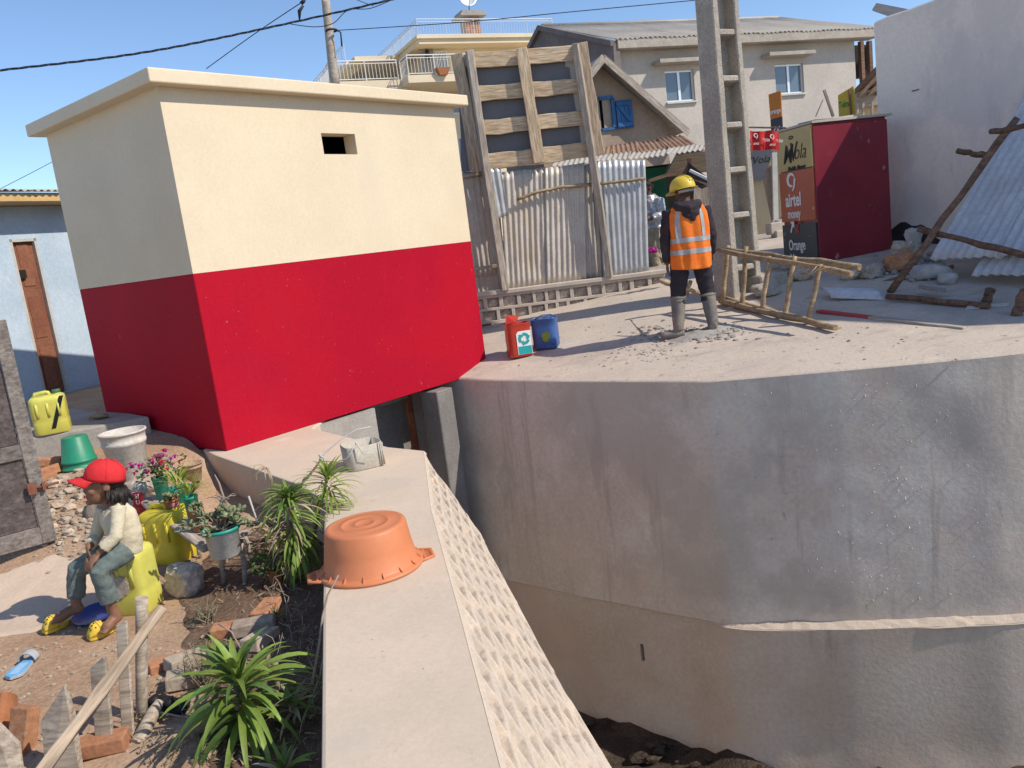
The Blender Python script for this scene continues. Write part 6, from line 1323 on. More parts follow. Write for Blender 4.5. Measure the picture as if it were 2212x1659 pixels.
# broken stones and bricks by the gate
rnd = random.Random(8); spots = [(118, 1052, 34), (138, 1040, 30), (150, 1065, 26), (108, 1078, 26), (165, 1045, 26), (128, 1095, 34), (150, 1100, 28), (172, 1078, 26), (112, 1110, 22), (140, 1126, 26), (118, 1140, 20), (160, 1130, 22), (178, 1108, 24), (150, 1156, 32), (130, 1175, 16), (186, 1060, 24), (200, 1100, 20), (165, 1170, 18), (190, 1150, 16), (132, 1070, 22), (155, 1085, 18), (180, 1128, 18), (145, 1140, 16), (205, 1125, 16), (88, 1215, 14), (170, 1020, 20), (210, 1150, 14)]
desc = ['pale angular rubble stone', 'squat rubble stone', 'thin slab of rubble stone']
for k, (x, y, w_) in enumerate(spots):
    p = YP(x, y); s_ = w_*.5*p.y/1750; b = M(); b.rock((0, 0, s_*.35), (s_, s_*rnd.uniform(.7, .95), s_*rnd.uniform(.45, .75)), k+60, sub=2, rough=.5)
    o_ = part('rubble_stone', b, MT['rubble'], None); o_.location = p; o_.rotation_euler = (rnd.uniform(-.3, .3), rnd.uniform(-.3, .3), rnd.uniform(0, 6))
    tagp(o_, 'one of the broken pale stones heaped between the gate and the buckets', 'stone', 'rubble heap beside the gate')
b = M()
for k in range(700):
    if k < 380: x, y = rnd.gauss(150, 42), rnd.gauss(1110, 50)
    else: x, y = rnd.uniform(0, 420), rnd.uniform(1130, 1640)
    p = YP(x, max(1020, y))
    if p is None or yxm(p.y) < p.x: continue
    s_ = rnd.choice((.006, .009, .013)) if k >= 380 else rnd.choice((.01, .016, .024)); b.rock(p+V((0, 0, s_*.3)), (s_, s_, s_*.6), k, sub=1)
solo('gravel', b, MT['rubble'], kind='stuff')
def brick(c, rz, lab, rx=0, ry=0, mt='brick', sz=(.21, .10, .065), sd=0):
    b = M(); n = 5
    b.box((0, 0, sz[2]/2), sz); o_ = part('brick', b, MT[mt], None, bevel=.007, seg=2); o_.location = c; o_.rotation_euler = (rx, ry, rz); return tagp(o_, lab, 'brick')
for (x, y, rz, lab, ry, lift) in ((108, 1012, .2, 'orange brick lying on top of the rubble by the gate', .1, .03), (102, 1026, .5, 'orange brick half buried under another by the gate', -.1, 0), (90, 1040, 1.1, 'broken orange brick against the gate post', .2, 0),
    (222, 1622, .15, 'weathered brick lying behind the second picket', 0, 0), (70, 1600, 1.25, 'orange brick standing on end between two pickets', -1.2, .05), (505, 1372, .1, 'reddish brick at the edge of the flower bed', 0, 0), (552, 1372, .18, 'sunlit pale brick end to end with the reddish one', 0, .02), (578, 1330, 1.45, 'brick lying lengthwise in the shade of the cement wall', .0, 0), (564, 1394, 1.3, 'broken brick stump below the pale brick', .15, 0), (368, 1436, .6, 'flat broken tile chip on the bare earth', .1, -.03), (412, 1478, .3, 'pale stone chip by the big strap leaved plant', .1, 0), (408, 1440, .8, 'beige broken block beside the grey shrub', .15, 0)):
    p = YP(x, y); p.z += lift; brick(p, rz, lab, 0, ry, 'brick' if 'pale' not in lab and 'beige' not in lab else 'rubble', sd=x)
# slipper and plate
p = YP(48, 1446); Y0, Y1 = YP(24, 1472), YP(74, 1420); d = (Y1-Y0); d.z = 0; L = d.length*1.02; d.normalize(); s_ = V((-d.y, d.x, 0)); c0 = (Y0+Y1)/2; c0.z = yz(c0.x, c0.y)+.004
sp = thing('slipper', 'lone blue slide slipper lying on the bare earth', 'slipper', c0)
def sole(k, z0, z1): return [c0 + d*(L*(t-.5)) + s_*(e*k*(.034+.012*sin(pi*t*1.3+.6))*sst(-.02, .12, t)*sst(1.02, .86, t)) + V((0, 0, z0)) for e, ts in ((1, [i/14 for i in range(15)]), (-1, [1-i/14 for i in range(15)])) for t in ts]
b = M(); b.prism(sole(1, 0, 0), (0, 0, .014)); part('sole', b, MT['slipg'], sp, bevel=.003); b = M(); b.prism(sole(.9, .0142, 0), (0, 0, .004)); part('footbed', b, MT['slipper'], sp)
b = M(); b.grid(lambda i, j: c0 + d*(L*(.18+.22*j/6)) + s_*(.046*cos(pi*i/12)) + V((0, 0, .014+.048*sin(pi*i/12))), 13, 7); o_ = part('strap', b, MT['slipg'], sp); q = o_.modifiers.new('s', 'SOLIDIFY'); q.thickness = .005
for k in range(9): b = M(); q = c0 + d*(L*(-.36+.055*k)) + V((0, 0, .0185)); b.box(q, (.04, .004, .003), Matrix.Rotation(atan2(d.y, d.x)+pi/2, 3, 'Z')); part('tread_rib', b, MT['rail'], sp)
p = YP(198, 1344); b = M(); b.lathe([(.06, .0), (.085, .005), (.118, .026), (.121, .028), (.116, .027), (.084, .010), (.001, .008)], 32, p+V((0, .05, .008)), Matrix.Rotation(radians(8), 3, 'X')); solo('plate', b, MT['blueplate'], 'dark blue plastic plate on the ground between the child feet', 'plate')
# low picket fence
fp = YP(306, 1556); PY = fp.y; pf = thing('picket_fence', 'rough low picket fence with one slanting rail at the bottom left', 'fence', fp)
def pk(x, y, dy=0): return D(x, y, PY+dy)
b = M(); P = [pk(306, 1566), pk(306, 1500), pk(306, 1420), pk(306, 1350), pk(306, 1292)]; b.tube(P, [.026, .025, .026, .025, .0265], 10); part('round_post', b, MT['woodp'], pf)
def picket(xl, xr, ytop, xl2, xr2, yb, dy, point, th=.018):
    z = [pk(xl, ytop+point[0], dy), pk((xl+xr)/2+point[2], ytop, dy), pk(xr, ytop+point[1], dy), pk(xr2, yb, dy-.08), pk(xl2, yb, dy-.08)]; b = M(); b.prism(z[::-1], (0, th, 0)); return part('picket', b, MT['woodp'], pf, bevel=.003)
picket(250, 273, 1343, 269, 296, 1720, -.06, (10, 0, 6)); picket(194, 228, 1419, 215, 255, 1740, -.14, (26, 8, 12)); picket(88, 160, 1480, 105, 190, 1760, -.26, (78, 64, 15)); picket(-60, 40, 1548, -40, 62, 1780, -.3, (90, 60, -10))
plank('slanting_rail', pk(64, 1700, -.50), pk(352, 1312, .0), .046, .026, MT['wood'], pf, up=(.2, -1, .3), wav=.005, seed=3)
b = M(); P = [pk(268, 1690, -.22), pk(300, 1600, -.14), pk(331, 1540, -.05), pk(345, 1516, 0)]; b.tube(P, [.034, .032, .029, .02], 9); part('slanting_pole', b, MT['woodp'], pf)
b = M(); P = [pk(20, 1500, .1), pk(12, 1580, .0), pk(30, 1700, -.1)]; b.tube(P, [(.07, .02), (.09, .025), (.1, .03)], 8)
part('curved_board', b, MT['terra'], pf)
# ---- orange tub and cement tin on the wall
tc = G(803, 1224, 0); th_ = HZ(783, 1130, V((tc.x+.0, tc.y, 0))); R1 = .213*tc.y/3.42*1.02; R2 = R1*.80
tb = thing('laundry_tub', 'large orange plastic tub turned upside down on the cement wall', 'tub', tc)
b = M(); b.lathe([(R1, .0), (R1+.016, .002), (R1+.018, .012), (R1+.012, .019), (R1-.004, .021), (R1-.012, .03), (lerp(R1, R2, .5)-.006, th_*.52), (R2+.006, th_*.93), (R2, th_*.97), (R2-.016, th_*.992), (R2-.022, th_*.985), (R2-.03, th_*.985), (.118, th_*.987), (.114, th_*1.0), (.110, th_*1.0), (.106, th_*.987), (.052, th_*.987), (.049, th_*.999), (.045, th_*.999), (.042, th_*.988), (.001, th_*.989)], 72, tc); part('shell', b, MT['orangepl'], tb)
b = M(); b.lathe([(R1-.008, .001), (R2-.006, th_-.012), (.001, th_-.012)], 48, tc)
for k in range(16):
    a = 2*pi*k/16; b2 = M(); b2.prism([tc + V(((R1-.012)*cos(a), (R1-.012)*sin(a), .02)), tc + V(((R1+.014)*cos(a), (R1+.014)*sin(a), .018)), tc + V(((R1-.016)*cos(a), (R1-.016)*sin(a), .045))], V((-sin(a), cos(a), 0))*.004); part('rim_gusset', b2, MT['orangepl'], tb)
for e in (-1, 1):
    a0 = radians(14) if e > 0 else radians(194); ca, sa = cos(a0), sin(a0); u = V((ca, sa, 0)); w_ = V((-sa, ca, 0)); o_ = tc + u*(R1+.008) + V((0, 0, .006)); b = M()
    for P in ([o_ - w_*.085 - u*.03, o_ - w_*.05 + u*.052, o_ + w_*.05 + u*.052, o_ + w_*.085 - u*.03],): b.tube([P[0], P[0].lerp(P[1], .6), P[1], P[1].lerp(P[2], .5), P[2], P[2].lerp(P[3], .4), P[3]], [(.008, .010)]*7, 8)
    for k in (-1, 0, 1): b.box(o_ + w_*.03*k + u*.02, (.06, .006, .012), Matrix.Rotation(a0, 3, 'Z'))
    b.box(o_ + u*.012, (.012, .13, .02), Matrix.Rotation(a0, 3, 'Z')); part('handle', b, MT['orangepl'], tb)
ct = G(786, 1006, 0); ct = V((ct.x, ct.y, 0)); ctw = .285; chh = .175; cr = ctw/2/1.08
tt = thing('cement_tin', 'square cut down tin caked with cement with a wire handle on the wall', 'tin', ct, radians(24))
b = M(); b.lathe([(cr*.97, .0), (cr, .01), (cr*1.0, chh*.5), (cr*1.02, chh), (cr*.98, chh), (cr*.96, .02), (.001, .02)], 48, sq=4.5); part('shell', b, MT['tin'], tt, world=False)
for k in range(3): b = M(); b.tube([(cr*(.72+.1*k), -cr*.985, .01), (cr*(.72+.1*k), -cr*1.0, chh)], .006, 6); part('pressed_rib', b, MT['tin'], tt, world=False)
b = M(); b.lathe([(cr*.955, .05), (cr*.5, .045), (.001, .04)], 30, sq=4.5); part('dried_cement', b, MT['grey'], tt, world=False)
b = M(); kn = D(693, 992, ct.y-.02); hp1 = D(771, 955, ct.y-.16); hp2 = D(800, 922, ct.y+.14)
b.tube([hp2, D(770, 928, ct.y+.1), D(735, 950, ct.y+.05), D(700, 980, ct.y), kn], .005, 6); b.tube([hp1, D(750, 990, ct.y-.18), D(728, 998, ct.y-.1), D(702, 996, ct.y-.03), kn], .005, 6)
for k in range(5): b.ell(kn + V((.008*(k % 2), 0, -.02+.012*k)), (.013, .012, .011), n=6)
part('wire_handle', b, MT['oldwhite'], tt); b = M(); b.tube([kn, D(685, 1005, ct.y-.1), D(672, 1022, ct.y-.2), D(656, 1036, ct.y-.32), D(648, 1062, ct.y-.36)], [.007, .008, .007, .008, .005], 6); part('rope', b, MT['poled'], tt)
b = M(); b.tube([D(768, 1004-48, ct.y-.165), D(785, 1003-22, ct.y-.175), D(806, 977, ct.y-.165)], .004, 5); part('wire', b, MT['oldwhite'], tt)
# ================================================================== plants
def blade(b, base, az, L, wd, rise, droop, n=7, fold=.25, twist=0.0):
    """strap leaf: leaves the base at angle rise, arches down by droop over its length"""
    u = V((cos(az), sin(az), 0)); s_ = V((-sin(az), cos(az), 0)); q = V(base); P = []; a = rise
    for i in range(n+1):
        t = i/n; w_ = wd*.5*(sst(-.1, .2, t)*.9+.1)*(1-t**2.6)+.0006; tw = twist*t; sv = s_*cos(tw) + V((0, 0, sin(tw)))
        nrm_ = u*(-sin(a)) + V((0, 0, cos(a)))
        P += [q - sv*w_ + nrm_*w_*fold, q, q + sv*w_ + nrm_*w_*fold]
        q = q + (u*cos(a) + V((0, 0, sin(a))))*(L/n); a -= droop/n*(.5+t)
    b.add(P, [(i*3+j, i*3+j+1, i*3+j+4, i*3+j+3) for i in range(n) for j in (0, 1)], True)
def strap_plant(nm, lab, crown, ground_p, nleaf, L, wd, mt, seed, rise=(.1, 1.35), droop=(1.4, 2.6), stem=.012, layers=.10, cat='plant', down=0.0, n=7, extra=None):
    t = thing(nm, lab, cat, ground_p); r = random.Random(seed); c = V(crown)
    b = M(); P = stickpts(V(ground_p)-V((0, 0, .03)), c, .015, 6, seed); b.tube(P, [stem*1.3, stem*1.2, stem*1.1, stem, stem*.9, stem*.7], 8); part('stem', b, MT['stem'], t)
    for k in range(nleaf):
        f = k/nleaf; az = k*2.39996 + r.uniform(-.35, .35); ri = lerp(rise[1], rise[0], f**.8) + r.uniform(-.15, .15); dr_ = lerp(droop[0], droop[1], f) + r.uniform(-.3, .3)
        ll = L*lerp(.55, 1.05, sst(0, .45, f))*r.uniform(.8, 1.12); ba = c - V((0, 0, layers*f + down*max(0, f-.4)))
        b = M(); blade(b, ba + V((cos(az), sin(az), 0))*.008, az, ll, wd*r.uniform(.8, 1.15), ri, dr_, n, .3, r.uniform(-.5, .5)); part('leaf', b, mt[0] if (q_ := r.random()) < .76 else (mt[1] if q_ < .93 or f < .3 else MT['dryleaf']), t)
    return t
LF = (MT['leaf'], MT['leafd']); 
gq = YP(520, 1600); cr1 = D(510, 1452, gq.y+.02)
strap_plant('strap_leaf_plant', 'large bright green strap leaved plant in the foreground flower bed', cr1, gq, 84, .34, .034, LF, 3, rise=(-.4, 1.35), droop=(1.2, 2.1), layers=.22, n=8, stem=.014)
gq2 = YP(610, 1690); strap_plant('strap_leaf_plant', 'small star shaped young plant at the bottom edge by the wall', D(612, 1656, gq2.y), gq2, 14, .15, .022, LF, 5, rise=(.2, 1.2), droop=(.3, .9), layers=.03, stem=.008)
gA = YP(628, 1268); cA = D(622, 1066, gA.y+.02); tA = strap_plant('dracaena', 'tall shaggy plant with hanging narrow green leaves left of the tub', cA, gA, 190, .235, .019, LF, 7, rise=(-.9, 1.2), droop=(1.6, 1.2), layers=.16, down=.42, n=7, stem=.012)
gB = YP(690, 1172); gB.x -= .05; cB = D(706, 1024, 4.75); tB = strap_plant('dracaena', 'narrow leaved plant leaning over the wall below the cement tin', cB, gB, 80, .22, .016, (MT['leaf'], MT['leafy']), 11, rise=(-.5, 1.3), droop=(.8, 1.8), layers=.10, down=.12, n=7, stem=.010)
# thin spidery plant by the edge of the wall
gS = YP(668, 1560); cS = D(688, 1468, gS.y+.0); strap_plant('spider_plant', 'thin grey green spidery plant reaching over the edge of the cement wall', cS, gS, 22, .20, .007, (MT['leafg'], MT['leafd']), 13, rise=(-.3, .9), droop=(.3, 1.4), layers=.05, stem=.005)
b = M(); P = [D(674, 1480, gS.y), D(690, 1390, gS.y+.05), D(697, 1330, gS.y+.1), D(708, 1285, gS.y+.12), D(731, 1243, gS.y+.12)]; b.tube(P, [.0065, .006, .005, .004, .003], 6); solo('dry_stalk', b, MT['deadstem'], 'long thin dry stalk rising in front of the orange tub', 'stalk')
def dark_tuft(lab, px, n, L, wd, seed, mt, h_=.10):
    g_ = YP(*px); return strap_plant('bed_plant', lab, g_ + V((0, 0, h_)), g_, n, L, wd, mt, seed, rise=(-.1, 1.2), droop=(.4, 1.6), layers=.05, stem=.006)
dark_tuft('long leaved dull plant half in shade beside the wall foot', (640, 1570), 16, .16, .022, 21, (MT['leafg'], MT['leafd']), .12)
dark_tuft('drooping thin plant in the dark gap below the spidery one', (620, 1510), 14, .14, .012, 23, (MT['leafd'], MT['dryleaf']), .1)
dark_tuft('small fan leaved seedling in the shaded soil near the bricks', (600, 1345), 10, .07, .016, 25, (MT['leafd'], MT['leafg']), .06)
b = M(); g_ = YP(596, 1560); P = [g_, D(600, 1480, g_.y), D(594, 1430, g_.y+.02)]; b.tube(P, [.011, .010, .013], 7); solo('cut_stem', b, MT['stem'], 'bare broken stem beside the large strap leaved plant', 'stem')
# needle leaved grey shrubs
def needle_shrub(lab, px0, px1, n, seed, mt, wd=.05, cat='shrub'):
    g_ = YP(*px0); r = random.Random(seed); tp = D(*px1, g_.y+.05); t = thing('needle_shrub', lab, cat, g_); b = M(); sb = M()
    for k in range(n):
        e = tp + V((r.gauss(0, wd), r.gauss(0, wd), r.gauss(0, wd*.6))); o_ = g_ + V((r.gauss(0, .015), r.gauss(0, .015), 0)); m__ = o_.lerp(e, .5) + V((r.gauss(0, .02), r.gauss(0, .02), .01)); pts = [o_, m__, e]; sb.tube(pts, [.004, .003, .0015], 4)
        for i in range(44):
            f = r.uniform(.25, 1); q = o_.lerp(m__, f*2) if f < .5 else m__.lerp(e, f*2-1); d = V((r.gauss(0, 1), r.gauss(0, 1), r.gauss(.4, .7))).normalized(); s_ = d.cross(V((r.random(), r.random(), r.random()))).normalized()*.0016; b.add([q-s_, q+s_, q+d*.024], [(0, 1, 2)])
    part('stem', sb, MT['stem'], t, kind='stuff'); part('foliage', b, mt, t, kind='stuff'); return t
needle_shrub('dusty grey needle leaved shrub next to the white flecked block', (452, 1350), (440, 1315), 16, 31, MT['leafg'], .055)
needle_shrub('dark grey needle leaved bush behind the large strap leaved plant', (440, 1490), (432, 1410), 22, 33, MT['leafg'], .05)
needle_shrub('pale dry needle twig lying across the picket fence foot', (330, 1560), (300, 1530), 7, 35, MT['dryleaf'], .05)
b = M(); P = [YP(540, 1450)+V((0, 0, .1)), D(530, 1420, YP(540, 1450).y+.02), D(500, 1365, YP(540, 1450).y+.06), D(472, 1348, YP(540, 1450).y+.1)]; b.tube(P, .004, 5); solo('twig', b, MT['deadstem'], 'pale arched twig above the large strap leaved plant', 'twig')
b = M(); q = YP(330, 1535).y; P = [D(318, 1532, q-.1), D(380, 1546, q-.12), D(440, 1556, q-.14), D(520, 1566, q-.14)]; b.tube(P, [.004, .005, .005, .004], 5); solo('twig', b, MT['deadstem'], 'long pale twig lying behind the round fence post', 'twig')
# shelf with pots
N_ = YP(484, 1260); F_ = YP(344, 1128); nt_ = V((N_.x, N_.y, HZ(482, 1172, N_))); ft_ = V((F_.x, F_.y, HZ(340, 1076, F_))); sd = (nt_-ft_); nt2 = nt_ + sd.normalized()*.04 
be = thing('plant_shelf', 'crooked plank shelf on stick legs carrying a row of flower pots', 'bench', N_)
plank('shelf_board', ft_-sd.normalized()*.05, nt2, .20, .022, MT['woodg'], be, wav=.008, seed=2)
plank('end_board', D(462, 1172, nt_.y-.10), D(530, 1148, nt_.y+.12), .13, .02, MT['woodg'], be, wav=.008, seed=4)
for (a, c, dy, r) in (((484, 1262), (478, 1176), -.06, .017), ((530, 1262), (520, 1165), .10, .016), ((433, 1205), (428, 1140), 0, .013), ((345, 1132), (341, 1082), 0, .016), ((548, 1225), (530, 1160), .16, .012)):
    g_ = YP(*a); b = M(); b.tube(stickpts(g_, D(*c, nt_.y+dy) if a[0] > 450 else V((g_.x, g_.y, HZ(*c, g_))), .006, 5, a[0]), r, 8); part('leg', b, MT['woodg'], be)
def shelfpt(x, y):  # where the sight line crosses the vertical plane through the board
    az_ = math.degrees(atan2(sd.y, sd.x)); P = PL(x, y, nt_, az_); return P
def potp(lab, px, rpx, hpx, mt, off=0.0, rim=None, flare=.80, z=None, cat='potted plant'):
    c = shelfpt(*px); f = ((c-ft_) @ sd)/(sd @ sd); c.z = lerp(ft_.z, nt_.z, f)+.013 if z is None else z
    n_ = V((-sd.y, sd.x, 0)).normalized(); c = c + n_*off; k = c.y/1750; r, h_ = rpx*k, hpx*k
    t = thing('potted_plant', lab, cat, c); b = M(); b.lathe([(r*flare*.94, 0), (r*flare, .004), (r*.96, h_*.9), (r, h_*.91), (r*1.03, h_*.93), (r*1.03, h_), (r*.95, h_), (r*.92, h_*.9)], 28, c); part('pot', b, mt, t)
    if rim: b = M(); b.lathe([(r*1.0, h_*.89), (r*1.06, h_*.90), (r*1.06, h_*1.01), (r*.97, h_*1.01), (r*.96, h_*.9)], 28, c); part('rim', b, rim, t)
    b = M(); b.lathe([(r*.94, h_*.88), (r*.5, h_*.90), (.001, h_*.9)], 20, c); part('soil', b, MT['soil'], t); return t, c, r, h_
OV = {}
def ovleaf(mt, s_=.02):
    if mt.name not in OV:
        b = M(); P = [(0, 0, 0)] + [(s_*(.55-.5*cos(a)), s_*.36*sin(a), s_*.14*(1-cos(a))*.5 + .0) for a in [2*pi*k/10 for k in range(1, 10)]]
        b.v = P + [(p[0], p[1], p[2]-.0035) for p in P]; n = len(P); b.f = [tuple(range(n)), tuple(range(2*n-1, n-1, -1))] + [(i, n+i, n+(i+1) % n, (i+1) % n) for i in range(n)]; b.sm = [True]*len(b.f); me = b.mesh('leaf'); me.materials.append(mt); OV[mt.name] = me
    return OV[mt.name]
def leaf_at(par, me, p, d, sc, r):
    o = bpy.data.objects.new('leaf', me); COL.objects.link(o); o.parent = par; o.matrix_parent_inverse = wm(par).inverted()
    d = V(d).normalized(); q = d.to_track_quat('X', 'Z'); o.matrix_basis = Matrix.Translation(p) @ q.to_matrix().to_4x4() @ Matrix.Rotation(r.uniform(-.9, .9), 4, 'X') @ Matrix.Diagonal((sc, sc, sc, 1))
# 1 jade plant in white pot with green rim
t, c, r_, h_ = potp('white pot with green rim and a spreading grey green jade plant', (492, 1157), 39, 66, MT['oldwhite'], -.03, MT['tealpl'], .84)
r = random.Random(41); sb = M()
for k in range(29):
    a = r.uniform(0, 2*pi); rad = abs(r.gauss(.145, .06)); e = c + V((rad*cos(a)-.035, rad*sin(a)*.8, h_ + r.uniform(.01, .12) - max(0, rad-.1)*.5)); o_ = c + V((r.gauss(0, .02), r.gauss(0, .02), h_*.9)); m__ = o_.lerp(e, .5)+V((0, 0, .03)); sb.tube([o_, m__, e], [.006, .005, .003], 5)
    for i in range(10):
        f = r.uniform(.45, 1.05); q = m__.lerp(e, f*2-1) if f > .5 else o_.lerp(m__, f*2); d = V((cos(a)*.6+r.gauss(0, .7), sin(a)*.6+r.gauss(0, .7), r.gauss(.5, .5))); leaf_at(t, ovleaf(MT['leafg'], .026), q, d, r.uniform(1.0, 1.7), r)
part('branches', sb, MT['stem'], t)
b = M()   # dead twigs rising behind
for k in range(16):
    a = r.uniform(0, 2*pi); q = c + V((.02, .05, h_+.06)); P = [q]
    for i in range(5): q = q + V((cos(a)*.022*(i > 1)+r.gauss(0, .008), sin(a)*.02*(i > 1)+r.gauss(0, .008), .045-.012*i)); P.append(q)
    b.tube(P, [.005, .004, .004, .003, .002, .0015], 5)
b.tube([c+V((.02, .05, h_)), c+V((.03, .05, h_+.16)), c+V((.015, .06, h_+.25)), c+V((.0, .06, h_+.30))], [.008, .007, .006, .003], 6); part('dead_twigs', b, MT['deadstem'], t, kind='stuff')
# saucer-like row of smaller pots
def small(lab, px, rpx, hpx, mt, off, kind_, seed, rim=None, z=None):
    t, c, r_, h_ = potp(lab, px, rpx, hpx, mt, off, rim, .8, z); r = random.Random(seed)
    if kind_ == 'succ':
        for k in range(34): a = r.uniform(0, 2*pi); leaf_at(t, ovleaf(MT['leafg'], .026), c+V((r_*.7*r.random()*cos(a), r_*.7*r.random()*sin(a), h_+r.uniform(0, .03))), (cos(a), sin(a), r.uniform(.2, 1.2)), r.uniform(.7, 1.2), r)
    if kind_ == 'grass':
        for k in range(60): a = r.uniform(0, 2*pi); b = M(); blade(b, c+V((r_*.4*cos(a), r_*.4*sin(a), h_+r.uniform(0, .05))), a, r.uniform(.10, .17), .009, r.uniform(.3, 1.3), r.uniform(.6, 1.5), 5); part('leaf', b, MT['leafy'] if r.random() < .6 else MT['leaf'], t)
    if kind_ == 'fuchsia':
        for k in range(170):
            a = r.uniform(0, 2*pi); rad = r.uniform(0, .17); q = c + V((rad*cos(a)+.02, rad*sin(a), h_+.0+r.uniform(0, .17)-rad*.3)); b = None; leaf_at(t, ovleaf(MT['leafd'] if r.random() < .6 else MT['leafg'], .03), q, (cos(a), sin(a), r.uniform(-.5, .8)), r.uniform(.6, 1.1), r)
        sb = M()
        for k in range(18): a = r.uniform(0, 2*pi); sb.tube([c+V((0, 0, h_*.9)), c+V((.05*cos(a), .05*sin(a), h_+.08)), c+V((.11*cos(a), .11*sin(a), h_+.13))], [.004, .003, .002], 4)
        part('branches', sb, MT['stem'], t)
        for k in range(30):
            a = r.uniform(0, 2*pi); rad = r.uniform(.03, .19); q = c + V((rad*cos(a), rad*sin(a)-.02, h_+.06+r.uniform(-.03, .12))); b = M()
            for p_ in range(5): aa = 2*pi*p_/5; blade(b, q, aa, .026, .018, r.uniform(-.3, .5), 1.0, 4)
            b.ell(q-V((0, 0, .008)), (.008, .008, .011), n=5); part('flower', b, MT['petal'] if k % 3 else MT['petalr'], t)
    return t
small('teal pot with feathery yellow green plant in the middle of the shelf', (372, 1084), 25, 52, MT['tealpl'], .06, 'grass', 51)
small('green pot of magenta flowers at the far end of the shelf', (338, 1066), 17, 50, MT['greenpl'], .04, 'fuchsia', 53)
small('small terracotta pot with a rosette succulent on the shelf', (387, 1110), 16, 42, MT['terra'], -.03, 'succ', 55)
small('tall narrow green pot squeezed beside the terracotta rosette', (408, 1112), 16, 62, MT['greenpl'], .03, 'grass', 57)
small('terracotta pot half hidden under the jade leaves', (428, 1124), 17, 52, MT['terra'], 0, 'succ', 59)
small('low brown pot tucked behind the white pot on the shelf', (456, 1150), 14, 44, MT['terra'], .07, 'succ', 60)
# pot on the soil, brown empty pot, bags
g_ = YP(600, 1266); t, c, r_, h_ = potp('terracotta pot of small dark leaves standing on the shaded soil', (600, 1266), 20, 48, MT['terra'], 0, None, .72, g_.z); dlt = V((g_.x-c.x, g_.y-c.y, 0)); t.location += dlt
for ch in t.children: ch.matrix_parent_inverse = Matrix.Translation(-V(c)); 
r = random.Random(61)
for k in range(120): a = r.uniform(0, 2*pi); rad = r.uniform(0, .11); leaf_at(t, ovleaf(MT['leafd'], .022), V((t.location.x+rad*cos(a)-.02, t.location.y+rad*sin(a), c.z+h_+r.uniform(-.02, .10))), (cos(a), sin(a), r.uniform(-.4, .8)), r.uniform(.6, 1.1), r)
bb_ = G(412, 1000, .02); bucket('pot', 'empty brown plastic pot behind the magenta flowers', V((bb_.x, bb_.y, yz(bb_.x, bb_.y))), .06, .085, .15, MT['dirt'], 'pot')
b = M(); p = YP(316, 1122); b.tube([p, p+V((0, 0, .10)), p+V((.01, 0, .135))], [(.075, .06), (.08, .065), (.06, .04)], 16)
rb = thing('red_bag', 'crumpled red plastic bag with white lettering beside the plant shelf', 'bag', p); me = crease(b.mesh('bag'), .012, 14, 2); part('bag', me, mat('bag_red', (.50, .045, .035), (.42, .03, .03), s=6, rough=.5, bump=.2), rb); rb2 = M(); q = p+V((.0, -.005, .175)); rb2.prism([q+V((-.035, -.06, -.05)), q+V((.035, -.06, -.05)), q+V((.035, -.05, .045)), q+V((-.035, -.05, .045))], (0, .004, 0)); part('label_flap', rb2, MT['signr'], rb)
text('SI', MT['whitet'], rb, q+V((0, -.060, .018)), (1, 0, 0), (0, .1, 1), .045, ext=.001); text('U', MT['whitet'], rb, q+V((0, -.064, -.024)), (1, 0, 0), (0, .1, 1), .042, ext=.001)
b = M(); p = YP(288, 1110)
for k, (dx, dz, s1, s2) in enumerate(((0, .05, .07, .05), (.03, .11, .06, .05), (.06, .17, .05, .045), (-.04, .03, .07, .04))): b.rock(p+V((dx, .05, dz)), (s1, .05, s2), k+5, sub=3, rough=.5, sm=True)
solo('white_sack', b, MT['sack'], 'crumpled white plastic sack behind the seated child', 'sack')
b = M(); p = YP(384, 1136); b.box(p+V((0, .06, .085)), (.16, .12, .17), Matrix.Rotation(radians(-20), 3, 'Z'), top=(.94, .94)); yb = thing('yellow_container', 'bright yellow plastic container under the plant shelf', 'container', p); part('body', b, MT['yellowpl'], yb, bevel=.015, seg=2)
b = M(); b.tube([p+V((.06, -.02, .10)), p+V((.10, -.03, .09)), p+V((.11, -.03, .03)), p+V((.085, -.02, .01))], .008, 6); part('handle', b, MT['yellowpl'], yb)
b = M(); a, c = YP(556, 1128), D(537, 1072, YP(556, 1128).y+.1); b.tube([a, c], [.007, .008], 6); st_ = solo('stick', b, MT['oldwhite'], 'short pale stick with green tip in front of the footing', 'stick')
b = M(); q = YP(600, 1180)
for k in range(60):
    rr_ = random.Random(k); a = rr_.uniform(0, 2*pi); blade(b, q + V((rr_.gauss(-.02, .08), rr_.gauss(0, .06), .02+rr_.uniform(0, .16))), a, rr_.uniform(.08, .18), .014, rr_.uniform(-.6, .8), rr_.uniform(.3, 1.8), 5)
solo('dry_foliage', b, MT['dryleaf'], 'heap of dry papery leaves beside the shaggy plant', 'dry plant')
# creeping dry vine on the footing
b = M(); q = D(576, 1012, 5.35); 
for k in range(14):
    rr_ = random.Random(k+70); a = rr_.uniform(2.2, 5.6); blade(b, q+V((rr_.uniform(-.01, .02), 0, 0)), a, rr_.uniform(.10, .22), .010, rr_.uniform(-.2, .6), rr_.uniform(1.5, 2.6), 7)
b.tube([YP(590, 1100), D(585, 1040, 5.3), q], [.005, .004, .003], 5); solo('dry_plant', b, MT['dryleaf'], 'withered drooping plant in front of the grey footing', 'dry plant')
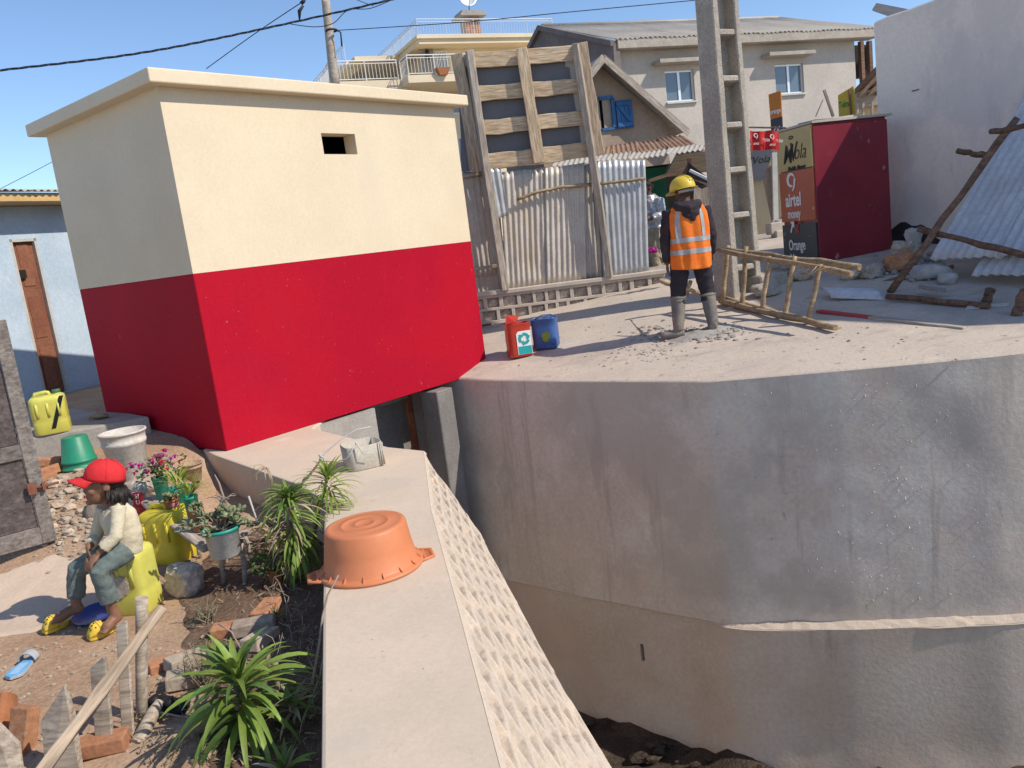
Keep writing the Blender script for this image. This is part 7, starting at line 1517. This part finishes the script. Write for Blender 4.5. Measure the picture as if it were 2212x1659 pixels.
# straw, dead leaves and stalks on the bed
b = M(); r = random.Random(99); n_ = 0
while n_ < 1500:
    x, y = (r.uniform(420, 690), r.uniform(1120, 1659)) if n_ < 1050 else (r.uniform(300, 520), r.uniform(1480, 1659)); p = YP(x, y)
    n_ += 1
    if p is None or p.x > yxm(p.y)-.02-.3*(p.y > 5): continue
    a = r.uniform(0, 2*pi); L = r.uniform(.015, .06); w_ = r.choice((.0015, .002, .005)); u = V((cos(a), sin(a), r.gauss(.05, .25))).normalized()*L; s_ = V((-sin(a), cos(a), r.gauss(0, .3)))*w_; p = p+V((0, 0, r.uniform(.004, .03))); b.add([p-s_, p+s_, p+u+s_*.6, p+u-s_*.6], [(0, 1, 2, 3)])
solo('dry_litter', b, MT['dryleaf'], kind='stuff')
b = M()
for k in range(46):
    r = random.Random(k+300); p = YP(r.uniform(560, 680), r.uniform(1270, 1480)); 
    if p.x > yxm(p.y)-.05: continue
    P = [p]; q = p
    for i in range(5): q = q + V((r.gauss(0, .025), r.gauss(0, .025), r.gauss(.022, .02))); P.append(q)
    b.tube(P, .0022, 4)
solo('tangled_stalks', b, MT['deadstem'], kind='stuff')
b = M(); b.tube([YP(432, 1596)+V((0, 0, .012)), YP(450, 1590)+V((0, 0, .012))], .012, 8); solo('battery', b, MT['adnavy'], 'small dark cylinder lying in the litter at the bottom', 'litter')
# black shoes dumped by the fence post
for k, (x, y, lab) in enumerate(((352, 1535, 'crumpled black shoe nearest the round fence post'), (386, 1540, 'black shoe lying just left of the strap leaved plant'))):
    p = YP(x, y); b = M(); b.rock(p+V((0, 0, .03)), (.06, .04, .035), k+7, sub=3, rough=.3, sm=True); b.tube([p+V((-.02, -.01, .05)), p+V((-.03, -.01, .075))], [.03, .026], 10); solo('shoe', b, MT['black'], lab, 'shoe')
b = M(); p = YP(130, 905) if False else G(215, 905, .28)
b.rock(p+V((0, 0, .03)), (.09, .06, .03), 4, sub=2); b.tube([p+V((-.1, 0, .01)), p+V((.03, .02, .09))], .008, 5); solo('leaf_litter', b, MT['dryleaf'], 'small heap of dry brown leaves on the landing edge', 'litter')
